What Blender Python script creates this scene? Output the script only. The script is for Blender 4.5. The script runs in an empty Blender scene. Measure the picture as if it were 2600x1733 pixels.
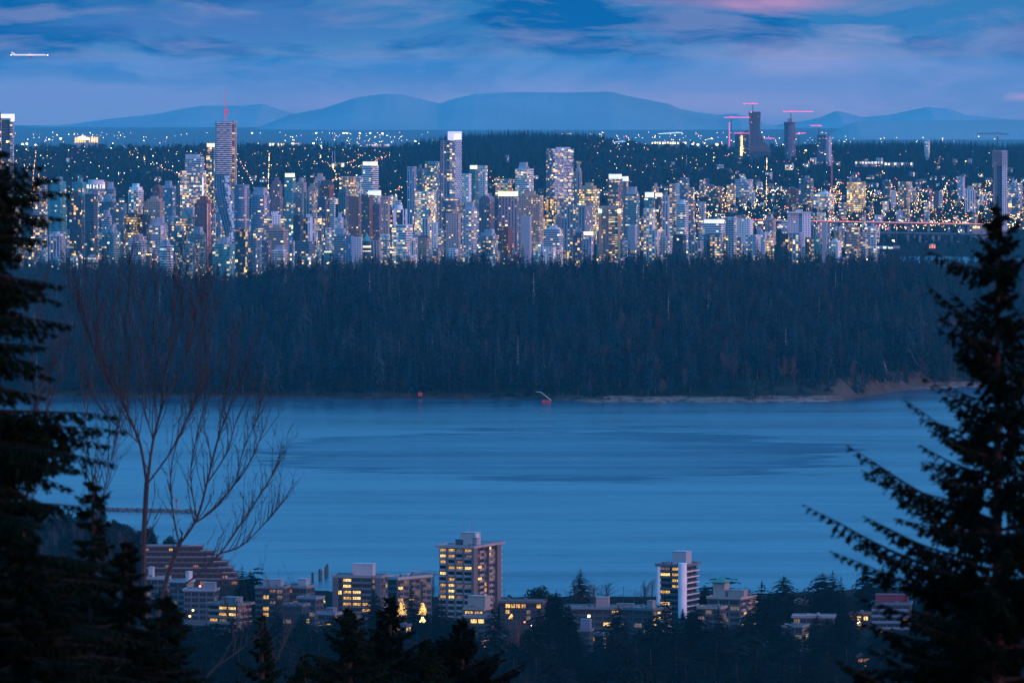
import bpy, bmesh, math, random
from mathutils import Vector, Matrix, noise
R0 = random.Random(7)
scene = bpy.context.scene
COL = scene.collection
F, CX, V0, H = 17688.0, 1300.0, 166.0, 276.0     # photo pixels (2600 wide) -> angles
ER = 7.4e6                                       # earth radius incl. refraction

def W(u, v, y): return Vector(((u-CX)*y/F, y, H-(v-V0)*y/F))
def drop(x, y): return (x*x+y*y)/(2*ER)
def U(x, y): return CX+F*x/max(y, 1.0)
def interp(t, x):
    if x <= t[0][0]: return t[0][1]
    for (a, b), (c, d) in zip(t, t[1:]):
        if x <= c: return b+(d-b)*(x-a)/(c-a)
    return t[-1][1]
def sm(a, b, x):
    t = min(1, max(0, (x-a)/(b-a))); return t*t*(3-2*t)

# ---------------------------------------------------------------- objects
def link(o, parent=None):
    COL.objects.link(o)
    if parent is not None: o.parent = parent
    return o
def tag(o, label=None, cat=None, group=None, kind=None):
    if label: o['label'] = label
    if cat: o['category'] = cat
    if group: o['group'] = group
    if kind: o['kind'] = kind
    return o
def empty(name, loc, label, cat, rz=0.0, group=None):
    o = bpy.data.objects.new(name, None); o.location = loc; o.rotation_euler = (0, 0, rz)
    o.empty_display_size = 1.0
    return tag(link(o), label, cat, group)

class MB:
    """collects shapes into one mesh; optional uv in metres"""
    def __init__(s): s.v = []; s.f = []; s.uv = []; s.mi = []; s.sm = []
    def poly(s, pts, uvs=None, mi=0, smooth=False):
        n = len(s.v); s.v.extend([tuple(p) for p in pts]); s.f.append(tuple(range(n, n+len(pts))))
        s.uv.append(uvs or [(0, 0)]*len(pts)); s.mi.append(mi); s.sm.append(smooth)
    def box(s, x0, x1, y0, y1, z0, z1, mi=0, top=True, bot=False):
        a = [(x0, y0), (x1, y0), (x1, y1), (x0, y1)]
        s.prism(a, z0, z1, mi, top, bot)
    def prism(s, a, z0, z1, mi=0, top=True, bot=False, a2=None, smooth=False, du0=0.0):
        a2 = a2 or a; d = du0
        for i in range(len(a)):
            j = (i+1) % len(a)
            L = math.hypot(a[j][0]-a[i][0], a[j][1]-a[i][1])
            s.poly([(a[i][0], a[i][1], z0), (a[j][0], a[j][1], z0), (a2[j][0], a2[j][1], z1), (a2[i][0], a2[i][1], z1)],
                   [(d, z0), (d+L, z0), (d+L, z1), (d, z1)], mi, smooth)
            d += L
        if top: s.poly([(p[0], p[1], z1) for p in a2], mi=mi)
        if bot: s.poly([(p[0], p[1], z0) for p in reversed(a)], mi=mi)
    def tube(s, p, q, r0, r1=None, n=6, mi=0, caps=True):
        p = Vector(p); q = Vector(q); r1 = r0 if r1 is None else r1
        d = (q-p)
        if d.length < 1e-6: return
        d.normalize(); a = d.orthogonal().normalized(); b = d.cross(a)
        A = [p+(a*math.cos(2*math.pi*i/n)+b*math.sin(2*math.pi*i/n))*r0 for i in range(n)]
        B = [q+(a*math.cos(2*math.pi*i/n)+b*math.sin(2*math.pi*i/n))*r1 for i in range(n)]
        L = (q-p).length
        for i in range(n):
            j = (i+1) % n
            s.poly([A[i], A[j], B[j], B[i]], [(i*r0, 0), (i*r0+r0, 0), (i*r0+r0, L), (i*r0, L)], mi, True)
        if caps:
            s.poly(list(reversed(A)), mi=mi); s.poly(B, mi=mi)
    def bar(s, p, q, w, h=None, mi=0):
        p = Vector(p); q = Vector(q); h = h or w
        d = (q-p).normalized()
        side = d.cross(Vector((0, 0, 1)))
        if side.length < 1e-3: side = Vector((1, 0, 0))
        side.normalize(); up = side.cross(d)
        c = [side*w/2+up*h/2, -side*w/2+up*h/2, -side*w/2-up*h/2, side*w/2-up*h/2]
        A = [p+k for k in c]; B = [q+k for k in c]
        for i in range(4):
            j = (i+1) % 4; s.poly([A[i], A[j], B[j], B[i]], mi=mi)
        s.poly(list(reversed(A)), mi=mi); s.poly(B, mi=mi)
    def mesh(s, name, mats):
        m = bpy.data.meshes.new(name); m.from_pydata(s.v, [], s.f)
        l = m.uv_layers.new(name='uv'); flat = []
        for u in s.uv:
            for a in u: flat.extend(a)
        l.data.foreach_set('uv', flat)
        m.polygons.foreach_set('material_index', s.mi); m.polygons.foreach_set('use_smooth', s.sm)
        for k in (mats if isinstance(mats, (list, tuple)) else [mats]): m.materials.append(k)
        m.update(); return m
    def build(s, name, mats, parent=None, loc=None, rz=None, color=None):
        o = bpy.data.objects.new(name, s.mesh(name, mats))
        if loc is not None: o.location = loc
        if rz is not None: o.rotation_euler = (0, 0, rz)
        if color is not None: o.color = color
        return link(o, parent)

# ---------------------------------------------------------------- materials
class NT:
    def __init__(s, tree): s.t = tree
    def n(s, typ, **kw):
        nd = s.t.nodes.new(typ)
        for k, v in kw.items():
            if k.startswith('i_'):
                key = k[2:]; key = int(key) if key.isdigit() else key.replace('_', ' ')
                s.put(nd.inputs[key], v)
            else: setattr(nd, k, v)
        return nd
    def put(s, sock, v):
        if isinstance(v, bpy.types.NodeSocket): s.t.links.new(v, sock)
        elif v is not None: sock.default_value = v
    def m(s, op, a, b=None, c=None, clamp=False):
        nd = s.t.nodes.new('ShaderNodeMath'); nd.operation = op; nd.use_clamp = clamp
        s.put(nd.inputs[0], a)
        if b is not None: s.put(nd.inputs[1], b)
        if c is not None: s.put(nd.inputs[2], c)
        return nd.outputs[0]
    def mix(s, f, a, b, blend='MIX'):
        nd = s.t.nodes.new('ShaderNodeMix'); nd.data_type = 'RGBA'; nd.blend_type = blend
        s.put(nd.inputs[0], f)
        s.put(nd.inputs[6], a if isinstance(a, bpy.types.NodeSocket) else (*a[:3], 1))
        s.put(nd.inputs[7], b if isinstance(b, bpy.types.NodeSocket) else (*b[:3], 1))
        return nd.outputs[2]
    def ramp(s, f, pts, interp='LINEAR'):
        nd = s.t.nodes.new('ShaderNodeValToRGB'); r = nd.color_ramp; r.interpolation = interp
        while len(r.elements) < len(pts): r.elements.new(0.5)
        for e, (p, c) in zip(r.elements, pts):
            e.position = p; e.color = (*c[:3], 1) if isinstance(c, (tuple, list)) else (c, c, c, 1)
        s.put(nd.inputs[0], f); return nd.outputs[0]
    def noise(s, vec, scale, detail=3, rough=0.55, **kw):
        nd = s.t.nodes.new('ShaderNodeTexNoise')
        for k, v in kw.items(): setattr(nd, k, v)
        if vec is not None: s.put(nd.inputs['Vector'], vec)
        nd.inputs['Scale'].default_value = scale; nd.inputs['Detail'].default_value = detail
        nd.inputs['Roughness'].default_value = rough
        return nd.outputs[0]
    def mapping(s, vec, scale=(1, 1, 1), loc=(0, 0, 0), rot=(0, 0, 0)):
        nd = s.t.nodes.new('ShaderNodeMapping'); s.put(nd.inputs[0], vec)
        nd.inputs['Scale'].default_value = scale; nd.inputs['Location'].default_value = loc
        nd.inputs['Rotation'].default_value = rot
        return nd.outputs[0]

def new_mat(name):
    m = bpy.data.materials.new(name); m.use_nodes = True; t = m.node_tree
    p = t.nodes['Principled BSDF']; m.cycles.emission_sampling = 'NONE'
    return m, NT(t), p
_mc = {}
def mat(name, col, rough=0.8, var=0.15, nscale=0.4, metal=0.0, em=None, es=0.0, coords='Object', stretch=(1, 1, 1)):
    if name in _mc: return _mc[name]
    m, n, p = new_mat(name)
    p.inputs['Roughness'].default_value = rough; p.inputs['Metallic'].default_value = metal; p.inputs['Specular IOR Level'].default_value = 0.2
    tc = n.n('ShaderNodeTexCoord')
    v = n.mapping(tc.outputs[coords], stretch)
    nz = n.noise(v, nscale, 4)
    c = n.mix(nz, [k*(1-var*2) for k in col], [min(1, k*(1+var*2)) for k in col])
    n.put(p.inputs['Base Color'], c)
    if em: 
        p.inputs['Emission Color'].default_value = (*em, 1); p.inputs['Emission Strength'].default_value = es
    _mc[name] = m; return m
def leaf_mat(name, cols, rough=0.75, scale=0.15):
    if name in _mc: return _mc[name]
    m, n, p = new_mat(name)
    p.inputs['Roughness'].default_value = rough; p.inputs['Specular IOR Level'].default_value = 0.0
    tc = n.n('ShaderNodeTexCoord'); oi = n.n('ShaderNodeObjectInfo')
    nz = n.noise(tc.outputs['Object'], scale, 3)
    c = n.ramp(nz, [(0.3, cols[0]), (0.7, cols[1])])
    c2 = n.ramp(oi.outputs['Random'], [(0.0, [k*0.35 for k in cols[0]]), (0.4, cols[0]), (0.7, [k*1.3 for k in cols[1]]), (1.0, cols[2])])
    n.put(p.inputs['Base Color'], n.mix(0.6, c, c2))
    _mc[name] = m; return m

# ---------------------------------------------------------------- camera
cam_d = bpy.data.cameras.new('camera'); cam = bpy.data.objects.new('camera', cam_d); COL.objects.link(cam)
cam.location = (0, 0, H); cam.rotation_euler = (math.pi/2, 0, 0)
cam_d.sensor_width = 36; cam_d.lens = 36*F/2600; cam_d.shift_y = -(866.5-V0)/2600
cam_d.clip_start = 1; cam_d.clip_end = 300000
cam_d.dof.use_dof = True; cam_d.dof.focus_distance = 4200; cam_d.dof.aperture_fstop = 5.0
scene.camera = cam
scene.view_settings.view_transform = 'Standard'; scene.view_settings.look = 'None'
scene.view_settings.exposure = 0; scene.view_settings.gamma = 1
cy = scene.cycles
cy.max_bounces = 5; cy.diffuse_bounces = 2; cy.glossy_bounces = 2; cy.transmission_bounces = 2
cy.transparent_max_bounces = 6; cy.volume_bounces = 0; cy.use_denoising = True
cy.sample_clamp_indirect = 3.0; cy.sample_clamp_direct = 0

# ---------------------------------------------------------------- sky (world)
wd = bpy.data.worlds.new('World'); scene.world = wd; wd.use_nodes = True
n = NT(wd.node_tree); bg = wd.node_tree.nodes['Background']
tc = n.n('ShaderNodeTexCoord'); sep = n.n('ShaderNodeSeparateXYZ', i_0=tc.outputs['Generated'])
X, Y, Z = sep.outputs
hyp = n.m('SQRT', n.m('ADD', n.m('MULTIPLY', X, X), n.m('MULTIPLY', Y, Y)))
elev = n.m('DIVIDE', Z, n.m('MAXIMUM', hyp, 0.02))           # tan of the elevation
az = n.m('ARCTAN2', X, Y)
nish = n.n('ShaderNodeTexSky'); nish.sky_type = 'NISHITA'; nish.sun_disc = False
nish.sun_elevation = math.radians(1.0); nish.sun_rotation = math.radians(105); nish.air_density = 1.6; nish.ozone_density = 4.0
# cloud coordinates: clouds lie in long low banks near the horizon
cv = n.n('ShaderNodeCombineXYZ', i_0=n.m('MULTIPLY', az, 27.0), i_1=n.m('MULTIPLY', elev, 88.0), i_2=0.0).outputs[0]
cvT = n.mapping(cv, (1, 1, 1), (0.0, 0, 0), (0, 0, 0.10))
warp = n.noise(cvT, 0.9, 3, 0.5)
cvT = n.n('ShaderNodeVectorMath', operation='ADD', i_0=cvT, i_1=n.n('ShaderNodeCombineXYZ', i_0=n.m('MULTIPLY', warp, 0.4), i_1=n.m('MULTIPLY', warp, 0.8), i_2=0.0).outputs[0]).outputs[0]
c1 = n.noise(n.mapping(cvT, (1, 1, 1), (3.1, 5.3, 2.0)), 1.25, 6, 0.55, noise_dimensions='3D')
c2 = n.noise(n.mapping(cvT, (0.9, 1.5, 1), (9.7, 1.9, 7.0)), 1.9, 7, 0.58)
low = n.ramp(n.m('MULTIPLY', n.m('ADD', elev, 0.0085), 55.0), [(0.0, (0.20, 0.30, 0.58)), (0.30, (0.22, 0.31, 0.60)), (0.52, (0.10, 0.26, 0.55)), (0.8, (0.03, 0.21, 0.52)), (1.0, (0.035, 0.21, 0.50))])
hor = n.ramp(n.m('MULTIPLY', n.m('ADD', elev, 0.0085), 55.0), [(0.30, 0.35), (0.62, 1.0)])
deep = n.mix(n.m('MULTIPLY', n.ramp(c1, [(0.44, 0.0), (0.53, 1.0)]), hor), low, (0.001, 0.135, 0.42))
pal = n.mix(n.m('MULTIPLY', n.ramp(c2, [(0.47, 0.0), (0.62, 1.0)]), 0.6), deep, (0.21, 0.28, 0.56))
# pink cloud streaks, right of the view
def blob(a0, e0, sa, se, col, base, k):
    da = n.m('DIVIDE', n.m('SUBTRACT', az, a0), sa); de = n.m('DIVIDE', n.m('SUBTRACT', elev, e0), se)
    d = n.m('SQRT', n.m('ADD', n.m('MULTIPLY', da, da), n.m('MULTIPLY', de, de)))
    d = n.m('ADD', d, n.m('MULTIPLY', n.m('SUBTRACT', c2, 0.5), 3.2))
    f = n.m('MULTIPLY', n.m('SUBTRACT', 1.0, n.m('MINIMUM', n.m('MAXIMUM', d, 0.0), 1.0)), k)
    return n.mix(f, base, col)
def bl(u, v, su, sv, col, base, k): return blob((u-CX)/F, (V0-v)/F, su/F, sv/F, col, base, k)
sky = pal
sky = bl(1960, 8, 330, 30, (0.50, 0.29, 0.54), sky, 0.85)
sky = bl(2060, 165, 420, 75, (0.36, 0.36, 0.62), sky, 0.95)
sky = bl(2450, 180, 260, 40, (0.33, 0.36, 0.62), sky, 0.7)
sky = bl(2590, 245, 90, 22, (0.70, 0.40, 0.56), sky, 1.0)
sky = bl(1830, 262, 900, 60, (0.36, 0.34, 0.60), sky, 0.7)
sky = bl(860, 262, 420, 40, (0.27, 0.30, 0.58), sky, 0.8)
sky = bl(560, 55, 520, 60, (0.07, 0.19, 0.52), sky, 0.8)
sky = bl(2480, 200, 500, 60, (0.005, 0.18, 0.50), sky, 0.0)
# upper sky: dusk blue, paler overhead, pink afterglow in the west (right)
up = n.ramp(n.m('MULTIPLY', Z, 1.0), [(0.0, (0.04, 0.25, 0.58)), (0.10, (0.05, 0.30, 0.68)), (0.40, (0.12, 0.64, 1.42)), (1.0, (0.26, 1.02, 2.3))])
cu = n.noise(n.mapping(tc.outputs['Generated'], (2, 2, 7)), 2.0, 5, 0.55)
up = n.mix(n.m('MULTIPLY', n.ramp(cu, [(0.45, 0.0), (0.7, 1.0)]), 0.5), up, (0.20, 0.60, 1.15))
glow = n.m('MULTIPLY', n.m('POWER', n.m('MAXIMUM', n.m('MULTIPLY', X, n.m('SUBTRACT', 1.0, n.m('MAXIMUM', Z, 0.0))), 0.0), 3.0), 0.7)
up = n.mix(glow, up, (0.95, 0.55, 0.75))
lift = n.ramp(n.m('MULTIPLY', n.m('ADD', elev, 0.0085), 55.0), [(0.0, 1.0), (0.47, 0.8), (0.60, 0.0)])
sky = n.mix(lift, sky, n.mix(1.0, sky, (1.05, 0.92, 0.86), 'MULTIPLY'))
f_up = n.ramp(n.m('MULTIPLY', elev, 12.0), [(0.13, 0.0), (0.5, 1.0)])
tot = n.mix(f_up, sky, up)
tot = n.mix(0.04, tot, nish.outputs[0])                        # a trace of the physical sky
tot = n.mix(n.ramp(n.m('MULTIPLY', elev, -1.0), [(0.02, 0.0), (0.10, 1.0)]), tot, (0.01, 0.03, 0.07))
n.put(bg.inputs[0], tot); bg.inputs[1].default_value = 1.0
wd.cycles.sampling_method = 'MANUAL'; wd.cycles.sample_map_resolution = 512

sun_d = bpy.data.lights.new('sun', 'SUN'); sun = bpy.data.objects.new('sun', sun_d); COL.objects.link(sun)
sun_d.energy = 2.2; sun_d.angle = math.radians(18); sun_d.color = (1.0, 0.46, 0.50)
sd = Vector((math.sin(math.radians(122))*math.cos(math.radians(9)), math.cos(math.radians(122))*math.cos(math.radians(9)), math.sin(math.radians(9))))
sun.rotation_euler = sd.to_track_quat('Z', 'Y').to_euler()

# ---------------------------------------------------------------- haze: one box of air
hz, n, p = new_mat('air')
hz.node_tree.nodes.remove(p)
pv = n.n('ShaderNodeVolumePrincipled'); pv.inputs['Color'].default_value = (0.12, 0.74, 1.0, 1); pv.inputs['Density'].default_value = 1.05e-5
pv.inputs['Anisotropy'].default_value = 0.0
hz.node_tree.links.new(pv.outputs[0], hz.node_tree.nodes['Material Output'].inputs['Volume'])
b = MB(); b.box(-12000, 12000, -500, 56000, -400, 312, bot=True)
tag(b.build('haze', hz), 'thin blue evening haze lying over water and city', kind='stuff')

# ---------------------------------------------------------------- terrain
NEAR = [(-600, 4330), (120, 4260), (260, 4190), (330, 4060), (420, 3960), (560, 3800), (700, 3690), (1100, 3620), (1800, 3630), (2300, 3700), (3200, 3760)]
FARV = [(-600, 1008), (650, 1009), (900, 1012), (1350, 1013), (1480, 1020), (1900, 1021), (2100, 1019), (2180, 1010), (2260, 994), (2350, 985), (2600, 978), (3200, 975)]
def near_y(u): return interp(NEAR, u) + 18*noise.noise(Vector((u*0.012, 3.0, 0)))
def far_y(u): return H*F/(interp(FARV, u)-V0)*1.0075 + 22*noise.noise(Vector((u*0.02, 0.0, 0)))
HILL = [(-400, 300), (0, 274), (60, 261), (150, 240), (400, 205), (1000, 150), (2000, 62), (2500, 30), (2900, 14), (3200, 9), (3500, 5), (3600, 3)]
def park_top(u): return interp([(-600, 19), (330, 21), (420, 23), (640, 27), (720, 43), (1100, 46), (1700, 46), (2300, 43), (2600, 39)], u)
def g(u, y):
    """ground height above sea level"""
    if y < 4700:
        ny = near_y(u); h = interp(HILL, y)
        if y > 3600: h = 3
        e = (ny-y)
        return h if e > 60 else (-3+(h+3)*sm(-14, 34, e))
    if y < 8450 or (u < 420 and y < 9200) :
        fy = far_y(u); d = y-fy
        if d < -12: return -5
        bl = interp([(1350, .45), (1700, .8), (2300, 1.1)], u)
        h = -4+5.5*sm(-12, 8, d)+14*bl*sm(14, 60, d)+(park_top(u)-15)*sm(60, 700, d)
        end = 8250 if u > 460 else interp([(330, 9050), (460, 8250)], u)
        back = 5 if u < 2230 else -5
        k = sm(end-900, end, y)
        return h+(back-h)*k
    if u > 2200:
        ky = interp([(2200, 8300), (2290, 10320), (2400, 10330), (2700, 10080)], u)
        if y < ky+60: return -5+(7*sm(ky, ky+60, y))
    base = interp([(8450, 6), (10600, 8), (11300, 6), (12300, 20), (13500, 42), (15000, 66), (16500, 86), (17500, 88), (19000, 55), (22000, 6), (26000, 2), (70000, 2)], y)
    base += interp([(1000, 0), (1180, 1), (1500, 1), (1640, 0)], u)*24*sm(13800, 16200, y)*(1-sm(16800, 19500, y))
    base += 8*noise.noise(Vector((u*0.004, y*0.0006, 2.0)))*sm(11500, 15000, y)*(1-sm(18000, 20000, y))
    return base
def tz(x, y): return g(U(x, y), y)-drop(x, y)

def ground_mesh():
    ys = []
    y = -300
    while y < 66000:
        ys.append(y)
        y += 60 if y < 3300 else 14 if y < 4500 else 100 if y < 5600 else 14 if y < 6300 else 60 if y < 9900 else 20 if y < 10600 else 150 if y < 20000 else 1500
    N = 150; vs = []; fs = []
    for y in ys:
        w = 420+0.105*max(y, 0)
        for i in range(N+1):
            x = w*(2*i/N-1)
            vs.append((x, y, (tz(x, max(y, 40)) if y > 0 else 276-0.1*y) if y > 40 or y < 0 else tz(x, 40)))
    for j in range(len(ys)-1):
        for i in range(N):
            a = j*(N+1)+i; fs.append((a, a+1, a+N+2, a+N+1))
    m = bpy.data.meshes.new('ground'); m.from_pydata(vs, [], fs)
    m.polygons.foreach_set('use_smooth', [True]*len(fs)); return m
gm, n, p = new_mat('earth'); tc = n.n('ShaderNodeNewGeometry')
sp = n.n('ShaderNodeSeparateXYZ', i_0=tc.outputs['Position'])
slope = n.n('ShaderNodeSeparateXYZ', i_0=tc.outputs['Normal']).outputs[2]
n1 = n.noise(tc.outputs['Position'], 0.02, 6); n2 = n.noise(tc.outputs['Position'], 0.12, 5)
cg = n.ramp(n1, [(0.35, (0.006, 0.009, 0.008)), (0.65, (0.017, 0.017, 0.016))])
rock = n.ramp(n2, [(0.3, (0.012, 0.010, 0.010)), (0.7, (0.07, 0.048, 0.045))])
rock = n.mix(n.m('MULTIPLY', n.ramp(n.m('MULTIPLY', sp.outputs[0], 0.002), [(0.06, 0.0), (0.16, 1.0)]), n.ramp(n2, [(0.35, 0.2), (0.6, 1.0)])), rock, (0.20, 0.13, 0.11))
shore = n.m('MULTIPLY', n.ramp(n.m('MULTIPLY', n.m('ADD', sp.outputs[2], 4.0), 0.1), [(0.52, 1.0), (0.62, 0.0)]), n.ramp(n.m('MULTIPLY', sp.outputs[1], 0.0001), [(0.66, 1.0), (0.68, 0.0)]))
cg = n.mix(n.ramp(n.m('MULTIPLY', sp.outputs[1], 0.00001), [(0.19, 0.0), (0.24, 1.0)]), cg, (0.10, 0.12, 0.13))  # far ground paler, with distance haze put into its colour
cc = n.mix(shore, cg, rock)
cc = n.mix(n.ramp(slope, [(0.88, 1.0), (0.97, 0.0)]), cc, n.mix(n2, (0.02, 0.018, 0.016), (0.12, 0.08, 0.065)))
n.put(p.inputs['Base Color'], cc); p.inputs['Roughness'].default_value = 1.0; p.inputs['Specular IOR Level'].default_value = 0.0
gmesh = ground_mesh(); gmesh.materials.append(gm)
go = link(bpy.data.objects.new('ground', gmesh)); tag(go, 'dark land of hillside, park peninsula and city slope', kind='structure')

# water
def water_mesh():
    ys = list(range(3300, 12200, 100)); N = 60; vs = []; fs = []
    for y in ys:
        for i in range(N+1):
            x = 2200*(2*i/N-1); vs.append((x, y, -drop(x, y)))
    for j in range(len(ys)-1):
        for i in range(N):
            a = j*(N+1)+i; fs.append((a, a+1, a+N+2, a+N+1))
    m = bpy.data.meshes.new('water'); m.from_pydata(vs, [], fs); m.polygons.foreach_set('use_smooth', [True]*len(fs)); return m
wm, n, p = new_mat('sea'); tc = n.n('ShaderNodeNewGeometry'); P = tc.outputs['Position']
p.inputs['Base Color'].default_value = (0.004, 0.045, 0.085, 1); p.inputs['IOR'].default_value = 1.33
w1 = n.noise(n.mapping(P, (0.05, 0.16, 0.1)), 1.0, 6, 0.62)
w2 = n.noise(n.mapping(P, (0.35, 0.9, 0.2)), 1.0, 3, 0.6)
big = n.noise(n.mapping(P, (0.0016, 0.0075, 0.1), (4.0, 0, 0)), 1.0, 5, 0.55)
rn = n.noise(n.mapping(P, (0.0022, 0.011, 0.1), (1.0, 7, 0)), 1.0, 6, 0.65)
w3 = n.noise(n.mapping(P, (0.02, 0.11, 0.1)), 1.0, 6, 0.6)
ps = n.n('ShaderNodeSeparateXYZ', i_0=P)
wv = n.m('MULTIPLY', n.m('SUBTRACT', n.noise(n.mapping(P, (0.005, 0.016, 0)), 1.0, 6, 0.65), 0.5), 1.7)
ex = n.m('DIVIDE', n.m('SUBTRACT', ps.outputs[0], 30.0), 215.0); ey = n.m('DIVIDE', n.m('SUBTRACT', ps.outputs[1], 4990.0), 345.0)
dd = n.m('ADD', n.m('SQRT', n.m('ADD', n.m('MULTIPLY', ex, ex), n.m('MULTIPLY', ey, ey))), wv)
lens = n.ramp(dd, [(0.0, 0.25), (0.60, 0.45), (0.80, 0.55), (0.90, 1.0), (1.0, 0.0)])
streak = n.ramp(rn, [(0.46, 0.0), (0.62, 1.0)])
strk2 = n.ramp(w3, [(0.48, 0.0), (0.72, 1.0)])
rough = n.m('MINIMUM', n.m('ADD', n.m('ADD', n.m('MULTIPLY', lens, 1.0), n.m('MULTIPLY', streak, 0.45)), n.m('MULTIPLY', strk2, 0.30)), 1.0)
hgt = n.m('ADD', n.m('MULTIPLY', w1, 1.0), n.m('MULTIPLY', w2, 0.7))
bmp = n.n('ShaderNodeBump', i_Strength=n.m('ADD', 0.16, n.m('MULTIPLY', rough, 1.2)), i_Distance=1.0, i_Height=hgt)
n.put(p.inputs['Normal'], bmp.outputs[0])
n.put(p.inputs['Roughness'], n.ramp(big, [(0.35, 0.12), (0.5, 0.17), (0.65, 0.23)]))
n.put(p.inputs['Specular IOR Level'], n.m('SUBTRACT', 0.56, n.m('MULTIPLY', rough, 0.50)))
wmesh = water_mesh(); wmesh.materials.append(wm)
tag(link(bpy.data.objects.new('water', wmesh)), 'calm blue inlet with long ripple streaks', kind='structure')

# ---------------------------------------------------------------- mountains
S = 2600/2352
def ridge(name, pts, y, base_v, label, m, depth=3500, jag=0.6):
    rows = []; us = []
    u = pts[0][0]
    while u <= pts[-1][0]: us.append(u); u += 5
    prof = [0.0, 0.18, 0.4, 0.62, 0.82, 0.94, 1.0, 0.8, 0.0]
    yy = [-1, -0.78, -0.55, -0.36, -0.2, -0.08, 0, 0.4, 1]
    vs = []; fs = []
    for k, (pf, yo) in enumerate(zip(prof, yy)):
        for u in us:
            v = interp(pts, u)-jag*abs(noise.fractal(Vector((u*0.05, 1, 1)), 1, 2, 4))*2
            yk = y+yo*depth
            top = H-(v*S-V0)*y/F; bot = H-(base_v*S-V0)*y/F-60
            z = bot+(top-bot)*max(0, pf+(0.05*noise.fractal(Vector((u*0.006, k*0.35, 1)), 1, 2, 3) if 0 < pf < 1 else 0))
            vs.append(((u*S-CX)*y/F, yk, z))
    n_ = len(us)
    for k in range(len(prof)-1):
        for i in range(n_-1):
            a = k*n_+i; fs.append((a, a+1, a+n_+1, a+n_))
    me = bpy.data.meshes.new(name); me.from_pydata(vs, [], fs); me.polygons.foreach_set('use_smooth', [True]*len(fs))
    me.materials.append(m)
    tag(link(bpy.data.objects.new(name, me)), label, kind='structure')
mm = mat('hazed mountain', (0.18, 0.21, 0.22), 0.95, 0.22, 0.0006)  # pale base colour carries part of the distance haze
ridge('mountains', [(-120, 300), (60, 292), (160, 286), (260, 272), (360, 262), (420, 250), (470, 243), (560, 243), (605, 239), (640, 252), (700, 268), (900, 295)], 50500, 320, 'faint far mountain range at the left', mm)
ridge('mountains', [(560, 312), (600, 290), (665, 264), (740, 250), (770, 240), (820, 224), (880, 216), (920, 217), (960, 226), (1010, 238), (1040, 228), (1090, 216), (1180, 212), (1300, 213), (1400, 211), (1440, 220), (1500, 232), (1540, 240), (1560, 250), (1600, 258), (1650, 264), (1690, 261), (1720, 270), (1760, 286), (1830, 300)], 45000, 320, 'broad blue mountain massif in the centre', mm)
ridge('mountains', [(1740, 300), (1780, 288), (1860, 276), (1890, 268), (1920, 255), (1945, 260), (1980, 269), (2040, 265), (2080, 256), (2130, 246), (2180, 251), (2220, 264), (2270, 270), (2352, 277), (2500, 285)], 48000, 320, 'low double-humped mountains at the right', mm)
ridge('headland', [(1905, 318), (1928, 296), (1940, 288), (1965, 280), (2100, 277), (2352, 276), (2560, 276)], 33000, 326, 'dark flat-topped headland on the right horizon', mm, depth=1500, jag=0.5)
# ---------------------------------------------------------------- trees
BARK = mat('bark', (0.06, 0.045, 0.04), 0.9, 0.3, 3.0)
PALEBARK = mat('pale dead wood', (0.30, 0.26, 0.25), 0.9, 0.2, 3.0)
FIR = leaf_mat('fir needles', [(0.001, 0.015, 0.024), (0.003, 0.030, 0.044), (0.040, 0.044, 0.056)])  # bluish base colour takes over some of the haze before the park
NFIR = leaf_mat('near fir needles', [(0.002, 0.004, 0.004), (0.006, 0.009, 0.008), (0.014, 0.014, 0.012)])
CEDAR = leaf_mat('cedar foliage', [(0.008, 0.022, 0.028), (0.020, 0.040, 0.048), (0.055, 0.050, 0.055)])  # lightened bluish tone stands in for haze over park and slope
TWIG = leaf_mat('bare twigs', [(0.045, 0.027, 0.032), (0.08, 0.046, 0.05), (0.11, 0.062, 0.064)])

def trunk_mesh(h, r, m, n=6, lean=0.02, rnd=R0):
    b = MB(); p = Vector((0, 0, -0.02*h)); k = 5
    for i in range(k):
        q = Vector((lean*h*rnd.uniform(-.3, .3), lean*h*rnd.uniform(-.3, .3), h*(i+1)/k))
        b.tube(p, q, r*(1-i/k)+0.02, r*(1-(i+1)/k)+0.015, n, caps=False); p = q
    return b
def conifer_crown(h, rad, rnd, whorls=16, per=8, base=0.12, droop=0.35, shape=1.0, fat=0.42, sub=3, irr=0.25):
    """branch sprays built of small leaf faces, open gaps between"""
    b = MB()
    for i in range(whorls):
        t = (i+rnd.random()*0.8)/whorls
        z = h*(base+(1-base)*t); rr = rad*((1-t)**shape)*(1-0.35*max(0, 0.25-t)/0.25)+0.02*h*0.3
        for k in range(per):
            if rnd.random() < 0.12: continue
            a = rnd.random()*2*math.pi; L = rr*rnd.uniform(1-irr*2, 1+irr)
            if L <= 0: continue
            d = Vector((math.cos(a), math.sin(a), 0)); s = Vector((-d.y, d.x, 0))
            for j in range(sub):
                f0 = (j+0.1)/sub; f1 = (j+1.25)/sub
                w = L*fat*(1.15-f1*0.55)*rnd.uniform(0.6, 1.2)
                zz = -droop*L*f0*f0*1.0; z1 = -droop*L*f1*f1+rnd.uniform(-.05, .05)*L
                off = s*rnd.uniform(-.25, .25)*L*f0
                p0 = d*L*f0+off+Vector((0, 0, z+zz)); p1 = d*L*min(1.05, f1)+off*1.3+Vector((0, 0, z+z1))
                mid = (p0+p1)/2
                b.poly([p0, mid+s*w/2+Vector((0, 0, -w*rnd.uniform(.1, .5))), p1, mid-s*w/2+Vector((0, 0, -w*rnd.uniform(.1, .5)))])
    b.tube((0, 0, h*0.93), (0, 0, h*1.03), 0.012*h*0.5, 0.002*h, 3)
    return b
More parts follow.
